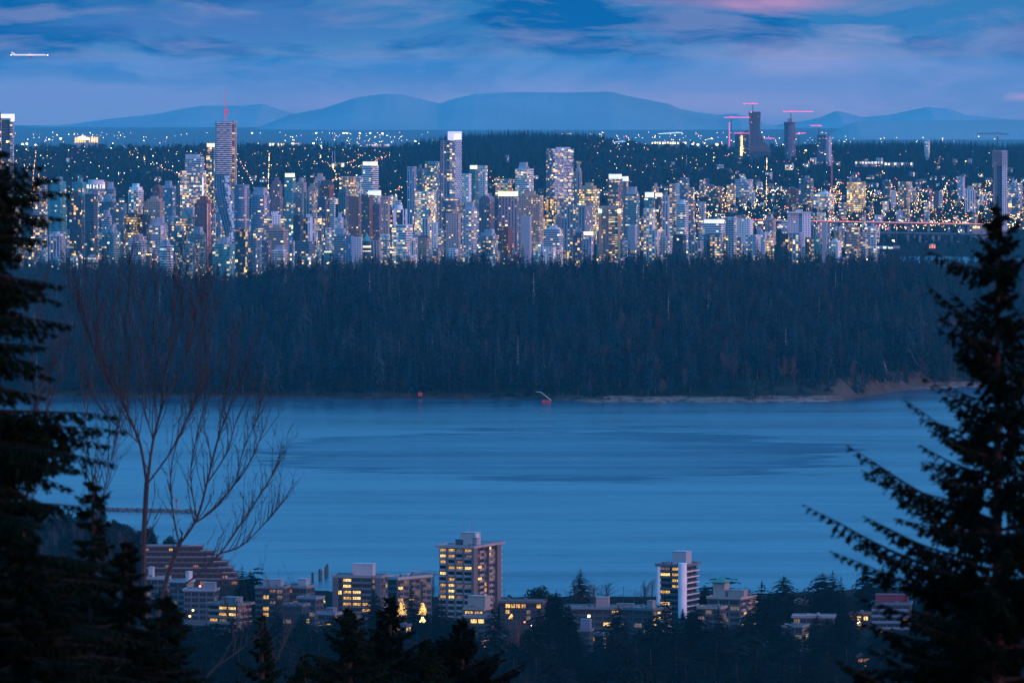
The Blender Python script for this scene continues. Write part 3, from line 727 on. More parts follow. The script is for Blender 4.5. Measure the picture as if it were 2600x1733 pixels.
LM = '''
128 168 449 640 teal teal .10 box box|teal glass tower half hidden behind the upper branches of the left fir
183 220 452 520 teal teal .12 box box|teal glass block joined left of the white drum-topped hall
265 294 462 505 office blue .18 tall box|glass office slab with white roof box, right of the drum-topped hall
85 120 470 600 office grey .45 flat box|office slab with rows of lit floors seen through the left fir branches
120 147 500 590 teal teal .08 flat box|narrow teal glass slab with bright vertical fins at the far left
177 214 486 640 navy dark .13 box box|wide navy glass tower left of the tower with the pale double roof
216 247 493 655 navy slate .05 flat box|dark blue glass tower with thin vertical mullions at the left
252 300 494 545 ribs slate .12 tall box|dark gridded office tower with a white roof box
284 322 517 600 glass slate .16 flat box|dark gridded tower with a flat roof left of the lit-square office
258 285 533 570 balc lav .35 tall box|small lavender tower with square lit top windows
252 305 570 665 balc teal .28 tall box|teal balcony tower with a pale double roof above the forest edge
120 166 588 655 ribs pale .06 step box|pale grey stepped block at the left forest edge
322 368 466 548 ribs white .30 step oct|pale ribbed tower with a stepped top, left of the brown stepped tower
366 418 498 548 punch tan .32 step box|tan stepped tower with two big glowing round windows near its top
387 413 470 500 ribs brick .25 vault box|brick tower with a dark green arched roof
413 447 459 520 glass blue .16 tall box|pale blue glass tower with a white square top, right of the arched brick tower
448 470 466 540 punch plum .07 flat box|plain dark slab between the pale blue tower and the stepped glass tower
524 546 364 500 navy gold .42 lit box|dark slender tower with a glowing white cap beside the twisting tower
493 541 497 645 ribs brick .10 step oct|dark red stepped tower with two gold windows under its crown
320 352 543 600 office dark .55 flat box|black office block with large lit squares at its left half
352 382 545 600 navy dark .12 flat box|black glass block right of the large lit squares
373 424 552 650 balc pale .26 tall oct|pale balcony tower with a row of roof lights
437 508 553 578 office teal .95 flat box|low glass office with two floors blazing yellow-green
462 502 530 556 blank lav 0 flat box|blank grey machine block above the blazing yellow-green floors
434 476 572 620 glass slate .22 tall box|dark glass block with a small white roof box below the blazing floors
478 527 576 660 balc teal .20 tall oct|stepped glass tower with a white flat roof block, left of the teal sloped-roof tower
320 368 597 665 glass pale .18 tall box|pale-topped low glass tower at the forest edge, left
402 444 608 690 bands white .10 tall oct|white banded tower with a small penthouse in front of the left forest gap
446 506 618 700 balc teal .30 flat bow|wide teal balcony block with gold lights at its foot
540 596 602 700 teal teal .09 tall box|teal glass tower with a white sloped roof block below the twisting tower
598 630 583 690 navy dark .36 flat box|dark tower with bright gold window columns, right of the teal sloped-roof tower
630 655 590 695 glass slate .26 flat box|slate glass tower at the forest edge, right of the gold-column tower
594 634 470 585 bands blue .05 flat round|round blue tower ringed by thin white balcony bands
636 686 476 600 bands blue .13 tall round|curved blue glass tower with a white crown and white rings
687 717 450 555 punch plum .16 step box|plum grey tower with a bare concrete lower shaft
722 750 440 540 teal teal .25 lit box|teal glass tower with a glowing dome cap and orange lit flanks
750 778 452 495 punch pink .30 box box|pink tower right of the glowing dome cap
778 808 466 498 bands tan .60 step box|stepped tower with orange lit bands
795 830 440 482 ribs pink .34 step oct|pink tower with a lit stepped crown on the downtown skyline
812 848 457 522 punch brick .22 gable box|red brick tower with a steep gabled roof
771 800 488 550 ribs pink .30 flat box|pink ribbed tower with white vertical piers
745 771 490 560 glass slate .14 flat box|slate tower left of the pink ribbed tower
806 832 500 552 navy blue .12 flat box|dark blue glass slab right of the pink ribbed tower
856 892 474 515 ribs slate .10 step oct|slate green tower with vertical mullions and sloped top
862 905 449 480 office tan .30 flat box|pale office block with one lit roof band
905 918 448 512 balc white .22 flat box|thin white gridded slab left of the bright-capped banded tower
916 964 411 492 bands white .26 lit oct|broad white banded tower capped by a glowing strip
932 970 484 515 bands pale .26 wlit box|low tower with a glowing white flared canopy on top
838 852 503 565 balc white .12 flat box|thin white slab with lit gaps in the middle distance
676 732 570 665 bands tan .12 step box|wide brownish banded block topped by a white stepped penthouse
744 770 548 625 navy dark .07 flat box|black tower with pale vertical pipes, left of the white fin tower
748 800 614 660 bands slate .10 flat box|low dark terrace block at the foot of the white fin tower
850 872 540 640 punch pale .26 box box|grey slab with a column of gold windows
885 916 500 598 punch brown .07 flat box|brown slab tower with a lit slot, left of two alike
917 948 496 605 punch brown .12 flat box|broad brown concrete slab with a gold window column at its middle
948 970 506 605 punch plum .16 box box|dark plum tower right of the broad brown slab
848 888 580 645 bands grey .08 tall box|grey banded block with a roof box, before the dark tree gap
878 898 600 655 punch blue .10 flat box|small blue grey block with a slot window row near the turret
898 920 603 660 punch pale .08 flat box|pale block with a punched right edge beside the green turret
941 968 612 660 ribs pink .12 flat box|low pinkish ribbed block right of the green turret
640 664 595 675 balc blue .22 flat box|blue balcony tower at the forest edge, left of the low white balcony block
690 728 622 672 balc white .26 tall box|low white balcony block before the brown banded block
665 690 612 672 punch plum .20 flat box|small plum block between two balcony blocks at the forest edge
967 990 499 590 punch pink .16 flat box|pink concrete slab with a bright window slit, left of the white pipe tower
995 1048 572 650 bands white .55 flat box|white office block with fully lit bands
1009 1031 592 650 navy dark .08 box box|small black glass block set before the white lit bands
1029 1060 596 650 ribs white .12 box box|white stepped block with black vertical slots
1034 1058 424 505 ribs lav .26 flat box|lavender tower with ribs, left of the pale gridded tower
1056 1078 418 500 glass slate .22 box box|slate glass tower behind the lavender ribs
1079 1116 411 512 glass teal .30 flat box|pale gridded glass tower left of the white-crowned tower
1173 1197 442 505 punch white .24 flat box|small white gridded tower right of the white-crowned tower
1192 1213 420 500 teal slate .06 lit box|green glass tower with a gold crown
1213 1238 422 500 balc white .30 flat box|white balcony tower right of the gold crown
1054 1108 488 548 glass white .62 flat box|broad white glass slab full of lit rooms
1121 1170 505 552 bands slate .10 flat round|round dark glass drum below the white-crowned tower
1171 1214 512 625 balc pale .42 tall oct|tall pale apartment tower with one yellow-lit edge
1132 1170 543 640 punch pink .20 flat box|pink grey slab with small even windows
1072 1092 555 592 ribs white .08 flat box|low white block with black slots in the centre
1095 1112 566 592 punch white .14 flat box|small white block with a few black windows in the centre
1060 1090 598 640 punch tan .05 gable box|beige block with a gabled roof at the forest edge
1216 1258 497 575 ribs plum .10 vault box|plum tower with a barrel-vaulted top
1220 1264 582 655 balc grey .30 tall box|grey balcony tower with yellow rooms at the forest edge
1137 1163 633 665 punch white .00 flat box|small white block with square black windows in the forest edge
1262 1302 578 620 punch brick .16 flat box|low red brick block at the forest edge
1258 1300 455 488 office pink .45 flat box|low pale row full of lit windows behind the mural-crowned tower
1308 1355 412 490 bands white .42 tall box|white banded slab with a white roof box, left of the honeycomb tower
1317 1380 485 575 punch tan .30 box box|broad tan concrete slab with a lit window column
1383 1412 503 570 navy dark .34 flat box|navy tower with gold window pairs
1459 1478 417 475 ribs pink .05 step box|narrow pink ribbed stub right of the honeycomb tower
1470 1522 464 505 office gold .85 step box|terraced office blazing with yellow light
1543 1581 442 486 office plum .25 wlit box|purple office block with gold slots
1578 1597 448 480 ribs pink .05 wlit box|pink block with a glowing white top
1588 1624 474 565 bands teal .20 tall box|white and teal banded tower with a large white roof box
1322 1350 550 640 blank lav 0 flat box|blank lavender concrete shaft at the centre front
1480 1508 588 665 ribs lav .22 lit box|lavender white tower with black slots and a lit roof box
1455 1481 578 660 navy blue .20 box box|blue glass tower with orange dots beside the lavender white tower
1380 1430 572 620 bands pale .22 step box|stepped pale block with a white roof box in the centre
1425 1505 524 600 ribs grey .24 flat box|wide grey ribbed block under a flat roof line
1594 1618 573 610 blank white 0 flat box|blank white windowless slab
1366 1412 628 668 punch white .35 flat box|low white block with gold windows in the forest edge
1655 1672 465 500 bands pink .40 box box|small pink banded tower with a lit foot
1636 1662 488 550 teal slate .10 wlit box|teal slate tower with a glowing sign band on its roof
1663 1682 490 550 navy brown .36 lit box|dark tower with red and gold windows under a lit band
1682 1700 486 545 ribs pale .10 box box|pale ribbed slab right of the dark red and gold tower
1700 1718 467 520 balc pink .42 flat box|pink tower with bright balconies at the right of downtown
1716 1732 466 497 punch white .22 flat box|small white tower before the blue glass one
1726 1750 452 505 glass blue .16 flat box|blue glass tower rising right of the small white one
1748 1763 477 507 balc pink .40 flat box|pinkish tower lit gold at its right edge
1717 1748 507 560 bands white .06 box box|white banded tower with a dark left flank
1634 1664 530 575 ribs white .55 flat box|white ribbed block with glaring lit bays
1708 1743 597 660 navy dark .03 flat box|blank navy glass block at the forest edge
1748 1786 612 655 ribs grey .20 flat box|grey block topped by white vertical fins
1783 1842 557 600 bands white .10 wlit box|long white flat-roofed block with a glowing centre
1786 1844 596 665 glass slate .34 flat box|dark mullioned block with gold floors at the forest edge
1870 1912 557 605 punch white .05 flat box|white block with rows of small black windows
1842 1872 552 665 balc pale .26 flat box|tall pale balcony tower with gold lights at the right front
1893 1932 597 665 punch pale .30 flat box|broad pale punched block at the right forest edge
1640 1678 586 655 ribs white .40 flat box|white block with gold windows left of the navy block
1676 1694 587 655 glass pale .16 tall box|narrow pale slab with a white top left of the navy block
1866 1912 450 490 bands pale .22 box box|wide blue-white banded block on the city slope
1845 1868 470 500 office tan .60 flat box|tan block of lit rooms on the city slope
1800 1836 474 508 balc brick .40 flat box|brick block with gold balconies on the city slope
1983 2004 594 655 navy dark .32 flat box|black tower with bright window pairs left of the great white slab
2004 2038 592 655 ribs lav .20 flat box|lavender ribbed wing in front of the great white slab
2044 2060 604 655 navy slate .16 flat box|narrow navy slab at the foot of the great white slab
2060 2086 606 655 teal teal .22 flat box|low teal glass block between the slate slab and the concrete slab
2087 2101 563 655 blank plum 0 flat box|windowless plum concrete slab left of the bridge truss
2104 2136 606 655 punch white .06 step box|white stepped block right of the plum slab
2149 2185 577 660 bands tan .40 flat box|tan banded tower with lit floors at the right front
2185 2203 592 660 bands lav .34 flat box|lavender banded tower between tan and white ones
2203 2226 577 660 balc white .36 flat box|white glass tower at the right end of the front row
1946 1966 604 655 office pink .80 flat box|narrow pink block with a glowing gold column
1925 1948 590 655 punch pale .24 flat box|pale punched block left of the glowing gold column
2150 2198 462 515 office gold .92 flat box|square office tower ablaze with yellow windows and a red beacon mast
2066 2118 487 515 office white .90 step box|terraced white office ablaze with light
2028 2066 446 505 balc slate .30 box box|grey balcony tower with lit top floors on the right slope
1998 2028 478 512 punch brick .34 vault box|brick block with an arched top on the right slope
1996 2026 398 420 office white .60 flat box|white hospital block with lit floors on the ridge
1940 1990 402 420 office pale .60 step box|long pale hospital wing with lit floors on the ridge
2450 2477 472 535 ribs white .18 tall box|white ribbed tower among low blocks at the right
2430 2450 450 478 punch lav .18 flat box|small lavender tower on the far right slope
2559 2596 458 505 bands pale .26 box box|pale banded block at the far right edge
2347 2361 356 386 balc white .35 flat box|slim white tower on the right ridge
2280 2311 462 505 balc tan .42 flat box|tan balcony tower among lights on the right slope
2304 2316 462 500 bands pale .26 flat box|thin pale slab on the right slope
2262 2276 485 505 punch white .20 flat box|small white tower above the bridge
2383 2394 482 505 bands white .05 box box|narrow white tower beside a slate one on the right slope
2370 2384 486 508 navy slate .05 flat box|narrow slate tower on the right slope
2240 2262 455 490 navy blue .16 mast box|blue tower with a roof mast on the right slope
'''
for ln in LM.strip().splitlines():
    a, lab = ln.split('|'); q = a.split()
    u0, u1, vt, vb = map(float, q[:4]); vb2 = vb
    y = None
    if vt < 430 and vb <= 420: y = 15800
    elif (u0 > 1780 and vb <= 515) : y = 12300+(515-vb)*22
    elif u0 > 2240 and vb <= 535: y = 12200+(535-vb)*22
    bld(u0, u1, vt, vb, q[4], q[5], lab, float(q[6]), q[7], q[8], y=y)
# ---------------------------------------------------------------- landmark towers
def site(u0, u1, vt, y, label, name='high_rise', cat='tower', rz=-20, vb=650, reg=True):
    x = ((u0+u1)/2-CX)*y/F; z0 = tz(x, y)-1; k = y/F
    r = empty(name, (x, y, z0), label, cat, math.radians(rz))
    if reg: BL.append((u0, u1, vt, vb, y))
    return r, k, (u1-u0)*k, H-(vt-V0)*k-z0, lambda v: H-(v-V0)*k-z0
WHT = (.60, .60, .64)
# twisting tower: leaning wedge below, banded slab above, red luffing crane on the roof
r, k, w, h, zv = site(547, 603, 307, 10050, 'tall twisting tower ringed by white bands with a red crane on its roof', rz=0, vb=610)
cx0 = (575-CX)*10050/F
def xl(u): return (u-CX)*10050/F-r.location.x
tw = [(615, 574, 601), (585, 569, 603), (560, 563, 602), (530, 554, 598), (500, 547, 594), (470, 543.5, 590.5), (440, 545, 589)]
m = MB(); fins = MB()
for (va, a0, a1), (vb_, b0, b1) in zip(tw, tw[1:]):
    d = 17
    m.prism([(xl(a0), -d*.3), (xl(a1)-3, -d), (xl(a1), d*.6), (xl(a0)+2, d)], zv(va), zv(vb_), a2=[(xl(b0), -d*.3), (xl(b1)-3, -d), (xl(b1), d*.6), (xl(b0)+2, d)], top=False)
m.prism([(xl(574), -5), (xl(598), -17), (xl(601), 10), (xl(576), 17)], 0, zv(615), top=False)
m.build('tower_base', ST['ribs'], r, color=(.36, .38, .48, .03))
q = MB(); rr = random.Random(5); nz = 60
for s, off in ((0, -10.0), (1, -5.0)):
    for i in range(nz):
        v0 = 446+(612-446)*i/nz; v1 = 446+(612-446)*(i+1)/nz
        uR = lambda v: interp([(440, 589), (470, 590.5), (500, 594), (530, 598), (560, 602), (585, 603), (615, 601)], v)
        if rr.random() < (.12 if s else .4) : continue
        o0 = off+1.2*math.sin(i*.55+s)+.8*math.sin(i*.21)
        yy = -14.6+.3*(off+10)*-.8
        x0 = xl(uR(v0))+o0*.6-2.5; x1 = xl(uR(v1))+o0*.6-2.5
        q.poly([(x0-1.9, yy-1.6, zv(v0)), (x0+1.6, yy-1.9, zv(v0)), (x1+1.6, yy-1.9, zv(v1)), (x1-1.9, yy-1.6, zv(v1))])
q.build('white_screen', PLAIN, r, color=(.88, .88, .92, 1))
m = MB(); m.box(xl(547), xl(589), -11, 14, zv(440), zv(309)); m.build('tower_shaft', ST['navy'], r, color=(.10, .12, .17, .015))
m = MB()
for i in range(27):
    z = zv(440)+(zv(311)-zv(440))*i/26; bow = 1.0+1.5*abs(math.sin(i*.8))
    a = [(xl(547)-.6, -11)]+[(xl(547)+(xl(589)-xl(547))*t, -11-bow*(.6+abs(math.sin(t*9+i)))) for t in (.1, .3, .5, .7, .9)]+[(xl(589)+.4, -11), (xl(589)+.4, 14.5), (xl(547)-.6, 14.5)]
    m.prism(a, z-.5, z+.6, bot=True)
m.build('balconies', PLAIN, r, color=(.80, .80, .86, 1))
m = MB(); m.box(xl(589)+.5, xl(600), -6, 16, zv(478), zv(308)); m.build('side_wing', ST['balc'], r, color=(.50, .24, .20, .30))
m = MB()
for i in range(50):
    z = zv(476)+(zv(310)-zv(476))*i/49; m.box(xl(600)-3, xl(601.5), -8.6, -6.02, z-.3, z+.4, bot=True)
m.build('side_balconies', PLAIN, r, color=(.85, .66, .62, 1))  # pale pink puts the light on these balconies into their colour
cr = empty('tower_crane', (r.location.x+xl(572), 10055, r.location.z+zv(308)), 'red luffing crane standing upright on the twisting tower', 'crane')
CRD = mat('glowing red paint', (.42, .03, .06), .5, .1, .3, em=(1, .05, .14), es=.45)  # red paint with a weak glow of its own added
m = MB(); hh = zv(227)-zv(308)
for s in (-1, 1): m.tube((s*1.0, -.8, 0), (s*.7, -.8, hh*.36), .45, .4, 4)
for i in range(9): m.tube((-1, -.8, hh*.04*i), (1, -.8, hh*.04*(i+1)), .2, n=3)
m.build('mast', CRD, cr)
m = MB(); m.tube((0.2, 0, hh*.3), (-1.5, -2, hh), .7, .25, 4); m.tube((1.2, 0, hh*.3), (-1.2, -2, hh*.8), .3, .2, 3); m.build('jib', CRD, cr)
m = MB(); m.box(-1, 4.4, -1.5, 1.5, hh*.24, hh*.33, bot=True); m.build('counterweight', CRD, cr)

# leftmost tower, cut by the frame
r, k, w, h, zv = site(-34, 35, 290, 9600, 'tall glass tower with a glowing white crown at the left edge', rz=0, vb=700)
def xq(u, uc=.5): return (u-uc)*k
m = MB(); m.box(xq(-34), xq(6), -16, 14, 0, zv(300)); m.build('side_wall', ST['ribs'], r, color=(.34, .32, .38, .32))
m = MB(); m.box(xq(6)+.05, xq(27), -12, 12, 0, zv(303)); m.build('glass_wall', ST['navy'], r, color=(.16, .22, .26, .05))
m = MB(); m.box(xq(27)+.05, xq(34.5), -14, 10, 0, zv(309)); m.build('balcony_wall', ST['bands'], r, color=(.34, .36, .44, .22))
m = MB(); m.box(xq(5), xq(35), -17.5, 12.5, zv(299), zv(290), bot=True); m.box(xq(30), xq(35), -17.5, 12.5, zv(308), zv(299), bot=True); m.build('lit_crown', glow('crown panels', (1, .93, .97), 1.15), r)
m = MB(); m.box(xq(-10), xq(4), -5, 8, zv(300), zv(284)); m.build('penthouse', PLAIN, r, color=(.2, .2, .24, 1))
# pale stepped glass tower
r, k, w, h, zv = site(465, 521, 392, 10350, 'tall pale stepped glass tower with a broad pale head left of the twisting tower', rz=-12, vb=530)
m = MB(); m.box(xq(462, 493), xq(519, 493), -13, 13, 0, zv(433)); m.build('lower_shaft', ST['glass'], r, color=(.42, .38, .44, .42))
m = MB(); m.box(xq(474, 493), xq(515, 493), -11, 11, zv(433), zv(404)); m.build('upper_shaft', ST['glass'], r, color=(.42, .45, .52, .14))
m = MB(); m.box(xq(474, 493), xq(505, 493), -9, 9, zv(404), zv(392)); m.box(xq(498, 493), xq(515, 493), -9.5, 9.5, zv(404), zv(398)); m.build('penthouse', PLAIN, r, color=(.42, .46, .52, 1))
m = MB(); m.box(xq(520.6, 493), xq(522.6, 493), -14.5, -12, zv(500), zv(450), bot=True); m.build('light_fin', GWH, r)
# white drum-topped hall
r, k, w, h, zv = site(220, 267, 457, 10700, 'white hall with a smooth drum top on lit columns at the left skyline', rz=0, vb=500, name='hall', cat='hall')
m = MB(); m.prism(shape('round', w*.86, w*.8), zv(468), zv(457)); m.build('drum', PLAIN, r, color=(.66, .64, .70, 1))
m = MB(); m.prism(shape('round', w*.72, w*.66), 0, zv(468)); m.build('core', ST['glass'], r, color=(.2, .24, .3, .2))
m = MB(); m.prism(shape('round', w, w*.9), zv(479.5), zv(478), bot=True); m.prism(shape('round', w, w*.9), zv(468.5), zv(466.5), bot=True); m.build('roof_ring', PLAIN, r, color=(.6, .58, .66, 1))
for i in range(8):
    a = -math.pi*(.06+i*.126); m = MB(); m.tube((w*.47*math.cos(a), w*.42*math.sin(a), zv(478)), (w*.47*math.cos(a), w*.42*math.sin(a), zv(468.5)), .9, n=6)
    m.build('column', GWH, r)
m = MB(); m.prism(shape('round', w*.96, w*.86), 0, zv(479.5)); m.build('wall', ST['glass'], r, color=(.34, .32, .42, .25))
# white-crowned tower
r, k, w, h, zv = site(1118, 1173, 334, 10300, 'tallest downtown tower with a white crown and brick-like white window grid', rz=0, vb=510)
X_ = lambda u: xq(u, 1145.5)
m = MB(); m.box(X_(1119), X_(1142), -11, 12, 0, zv(357)); m.build('west_shaft', ST['ribs'], r, color=(.30, .32, .40, .20))
m = MB(); m.box(X_(1127), X_(1141), -8, 10, zv(357)+.01, zv(347)); m.build('west_top', PLAIN, r, color=(.06, .08, .12, 1))
m = MB(); m.box(X_(1142)+.05, X_(1155), -15, 12, 0, zv(356)); m.build('middle_shaft', ST['glass'], r, color=(.42, .42, .50, .32))
m = MB(); m.box(X_(1155)+.05, X_(1172.5), -13, 12, 0, zv(355)); m.build('east_shaft', ST['navy'], r, color=(.05, .06, .09, .10))
m = MB(); x0, x1 = X_(1155.5), X_(1172.5); nr = 32; z0 = zv(520); dz = (zv(355)-z0)/nr; wd_ = (x1-x0)
for i in range(nr+1):
    z = z0+dz*i; m.box(x0, x1, -14.2, -13.02, z-.7, z+.6, bot=True)
    if i < nr:
        for j in range(4):
            xx = x0+wd_*((j+(.5 if i % 2 else 0))/4); m.box(xx, min(xx+1.2, x1), -14.2, -13.02, z+.6, z+dz-.7)
m.build('white_grid', PLAIN, r, color=(.74, .74, .80, 1))
m = MB(); zt, zb_ = zv(334), zv(356)
m.box(X_(1137), X_(1172.5), -13.5, 12, zt-3.5, zt, bot=True); m.box(X_(1137), X_(1153), -13.5, 12, zb_+.2, zt-3.5); m.box(X_(1170), X_(1172.5), -13.5, 12, zb_+.2, zt-3.5); m.box(X_(1153), X_(1170), 2, 12, zb_+.2, zt-3.5)
m.build('crown', glow('white panel glow', (.92, .90, 1), .32), r)  # faint emission stands in for the light on the white panels
m = MB(); m.box(X_(1155), X_(1168), -9, 1.9, zb_+.2, zb_+5); m.build('roof_room', GW, r)
# honeycomb tower of projecting boxes
r, k, w, h, zv = site(1385, 1459, 376, 10600, 'broad tower of stacked white boxed windows with flared top right of centre', rz=0, vb=500)
X_ = lambda u: xq(u, 1422)
a = [(X_(1387), 0), (X_(1404), -14), (X_(1457), -12), (X_(1457), 16), (X_(1387), 16)]
m = MB(); m.prism(a, 0, zv(378)); m.build('wall', ST['glass'], r, color=(.22, .18, .24, .30))
rows = 15; zt, zb_ = zv(378), zv(505); rr = random.Random(4)
PANES = [ST['navy'], glow('dim room light', (1, .66, .34), .55), glow('room light', (1, .74, .36), 1.7)]
for i in range(rows):
    za = zt-(zt-zb_)*(i+1)/rows; zc = zt-(zt-zb_)*i/rows
    for j in range(4):
        f0 = (j+(.28 if i % 2 else 0))/4.28; f1 = f0+.84/4.28
        x0 = X_(1405)+(X_(1457)-X_(1405))*f0; x1 = X_(1405)+(X_(1457)-X_(1405))*f1; y0 = -14+2*f0; t = .8
        bx = MB(); zz0 = za+(zc-za)*.16; zz1 = zc-(zc-za)*.10
        bx.box(x0, x1, y0-2, y0, zz1-t, zz1, bot=True); bx.box(x0, x1, y0-2, y0, zz0, zz0+t, bot=True)
        bx.box(x0, x0+t, y0-2, y0, zz0+t, zz1-t, top=False); bx.box(x1-t, x1, y0-2, y0, zz0+t, zz1-t, top=False)
        bx.poly([(x0+t, y0-.5, zz0+t), (x1-t, y0-.5, zz0+t), (x1-t, y0-.5, zz1-t), (x0+t, y0-.5, zz1-t)], mi=1)
        bx.build('boxed_window', [PLAIN, PANES[rr.choice((0, 0, 0, 1, 1, 2))]], r, color=(.76, .74, .80, 1))
m = MB()
for i in range(16):
    z = zt-(zt-zb_)*(i+.5)/16
    for j in range(3):
        f = (j+(.5 if i % 2 else .1))/3.4; x0 = X_(1387)+(X_(1404)-X_(1387))*f; y0 = -14*f
        m.box(x0, x0+3.6, y0-2.2, y0+1, z-2.2, z+1.6, bot=True)
m.build('side_boxes', PLAIN, r, color=(.30, .26, .34, 1))
m = MB(); m.box(X_(1412), X_(1448), -6, 12, zv(378)+.01, zv(374)); m.build('roof_slab', PLAIN, r, color=(.6, .6, .66, 1))
# green-capped dark turret
r, k, w, h, zv = site(921, 942, 591, 9050, 'round turret with a green cone roof and gold lit band at the forest edge', rz=0, vb=660, name='turret', cat='turret')
m = MB(); m.prism(shape('round', w*.95, w*.95), 0, zv(611)); m.build('wall', ST['navy'], r, color=(.08, .12, .15, .06))
a = shape('round', w*1.02, w*1.02); m = MB()
for i in range(18): A, B = a[i], a[(i+1) % 18]; m.poly([(A[0], A[1], zv(611)), (B[0], B[1], zv(611)), (0, 0, zv(591))])
m.prism(a, zv(612.5), zv(611), bot=True); m.build('cone_roof', PLAIN, r, color=(.06, .30, .30, 1))
m = MB(); m.prism(shape('round', w*.99, w*.99), zv(628), zv(624), top=False); m.prism(shape('round', w*.99, w*.99), zv(638), zv(636.5), top=False); m.build('lit_band', GW, r)
# mural-crowned tower
r, k, w, h, zv = site(1263, 1318, 480, 9900, 'ribbed tower with a blazing yellow band under a red and green painted crown', rz=0, vb=565)
X_ = lambda u: xq(u, 1290.5)
m = MB(); m.box(X_(1266), X_(1314), -12, 12, 0, zv(497)); m.build('wall', ST['ribs'], r, color=(.26, .23, .28, .22))
m = MB(); m.box(X_(1255), X_(1265.9), -8, 12, 0, zv(496)); m.build('west_wing', ST['ribs'], r, color=(.20, .16, .22, .04))
m = MB(); m.box(X_(1265), X_(1315), -13, 12.5, zv(497), zv(486.5), bot=True); m.build('lit_band', glow('band light', (1, .88, .32), 3.0), r)
for (a0, a1, cc, nm) in ((1277, 1285.9, (.04, .25, .12), 'crown_panel'), (1286, 1294.9, (.40, .22, .06), 'crown_panel'), (1295, 1301, (.45, .07, .10), 'crown_panel')):
    m = MB(); m.box(X_(a0), X_(a1), -10, 8, zv(486.4), zv(479)); o = m.build(nm, PLAIN, r, color=(*cc, 1))
# twin-lamp gold tower
r, k, w, h, zv = site(1514, 1578, 528, 9150, 'gold-lit apartment tower with floodlit corner pillars, the left one capped by a green lamp', rz=0, vb=645)
X_ = lambda u: xq(u, 1546)
m = MB(); m.box(X_(1530), X_(1568), -11, 12, 0, zv(530)); m.build('wall', ST['balc'], r, color=(.20, .14, .13, .5))
m = MB(); m.box(X_(1524), X_(1566), -6, 10, zv(530)+.01, zv(523)); m.build('penthouse', PLAIN, r, color=(.25, .2, .2, 1))
for nm, a0, a1, cc in (('corner_pillar', 1520, 1527, (.34, .22, .14)), ('corner_pillar', 1569, 1575, (.5, .34, .18))):  # warm colours paint the floodlight onto the pillars
    m = MB(); m.box(X_(a0), X_(a1), -13, -6, 0, zv(540)); m.build(nm, PLAIN, r, color=(*cc, 1))
for uu, gm_ in ((1523.5, GG), (1572, glow('pillar lamp', (1, .85, .35), 5))):
    m = MB(); p = Vector((X_(uu), -14.5, zv(535)))
    m.prism([(p.x+2.1*math.cos(t*math.pi/4), p.y+2.1*math.sin(t*math.pi/4)) for t in range(8)], p.z-2.2, p.z+2.2, bot=True)
    m.build('pillar_lamp', gm_, r)
# white fin tower & white pipe tower
r, k, w, h, zv = site(770, 803, 545, 9350, 'black tower with a broad white fin and a comb of white slots', rz=0, vb=620)
X_ = lambda u: xq(u, 786.5)
m = MB(); m.box(X_(771), X_(803), -9, 12, 0, zv(552)); m.build('wall', ST['navy'], r, color=(.03, .04, .07, .22))
m = MB(); m.box(X_(787.5), X_(794.5), -11.5, -9.02, 0, zv(550)); m.build('white_fin', PLAIN, r, color=(.80, .80, .90, 1))
m = MB()
for i in range(18): z = zv(612)+(zv(556)-zv(612))*i/17; m.box(X_(782), X_(787.4), -10.6, -9.02, z, z+1.4, bot=True); m.box(X_(797), X_(803.4), -10.6, -9.02, z, z+1.2, bot=True)
m.build('white_balconies', PLAIN, r, color=(.7, .7, .78, 1))
m = MB(); m.box(X_(777), X_(790), -3, 9, zv(552)+.01, zv(544)); m.build('penthouse', PLAIN, r, color=(.5, .5, .6, 1))
r, k, w, h, zv = site(990, 1037, 522, 9300, 'dark tower with three white vertical pipes and a bright white roof drum', rz=0, vb=575)
X_ = lambda u: xq(u, 1013.5)
m = MB(); m.box(X_(991), X_(1034), -9, 12, 0, zv(532)); m.build('wall', ST['navy'], r, color=(.05, .07, .11, .18))
for a0, a1 in ((998.5, 1006.5), (1023, 1026), (1029, 1034.5)):
    m = MB(); m.box(X_(a0), X_(a1), -11, -9.02, 0, zv(530)); m.build('white_pier', PLAIN, r, color=(.72, .73, .84, 1))
m = MB(); m.prism([(X_(1013)+5*math.cos(t*math.pi/5), 5*math.sin(t*math.pi/5)) for t in range(10)], zv(532)+.01, zv(521)); m.build('roof_drum', PLAIN, r, color=(.8, .8, .86, 1))
# white stepped penthouse block on the brown banded block
r, k, w, h, zv = site(685, 724, 536, 9330, 'white stepped rooftop block with black square windows behind the wide brown block', rz=0, vb=570)
X_ = lambda u: xq(u, 704.5)
m = MB(); m.box(X_(691), X_(713), -8, 8, 0, zv(545)); m.box(X_(689), X_(705), -6, 6, zv(545), zv(537)); m.build('wall', ST['punch'], r, color=(.72, .72, .78, .02))
m = MB(); m.box(X_(671), X_(690.9), -6, 8, 0, zv(547)); m.box(X_(713.1), X_(723), -7, 8, 0, zv(549)); m.build('lit_wings', ST['bands'], r, color=(.2, .24, .3, .5))
# great white slab
r, k, w, h, zv = site(1998, 2060, 536, 9700, 'great white slab tower with rows of tiny windows at the right front', rz=0, vb=600)
X_ = lambda u: xq(u, 2029)
m = MB(); m.box(X_(2000), X_(2036), -8, 12, 0, zv(541)); m.build('west_wall', ST['punch'], r, color=(.50, .50, .58, .04))
m = MB(); m.box(X_(2036)+.05, X_(2058), -11, 12, 0, zv(541)); m.build('east_wall', ST['punch'], r, color=(.74, .70, .76, .02))
m = MB(); m.box(X_(1998), X_(2059), -12, 12.5, zv(541), zv(538), bot=True); m.box(X_(2022), X_(2034), -4, 6, zv(538)+.01, zv(532)); m.build('roof', PLAIN, r, color=(.55, .55, .62, 1))
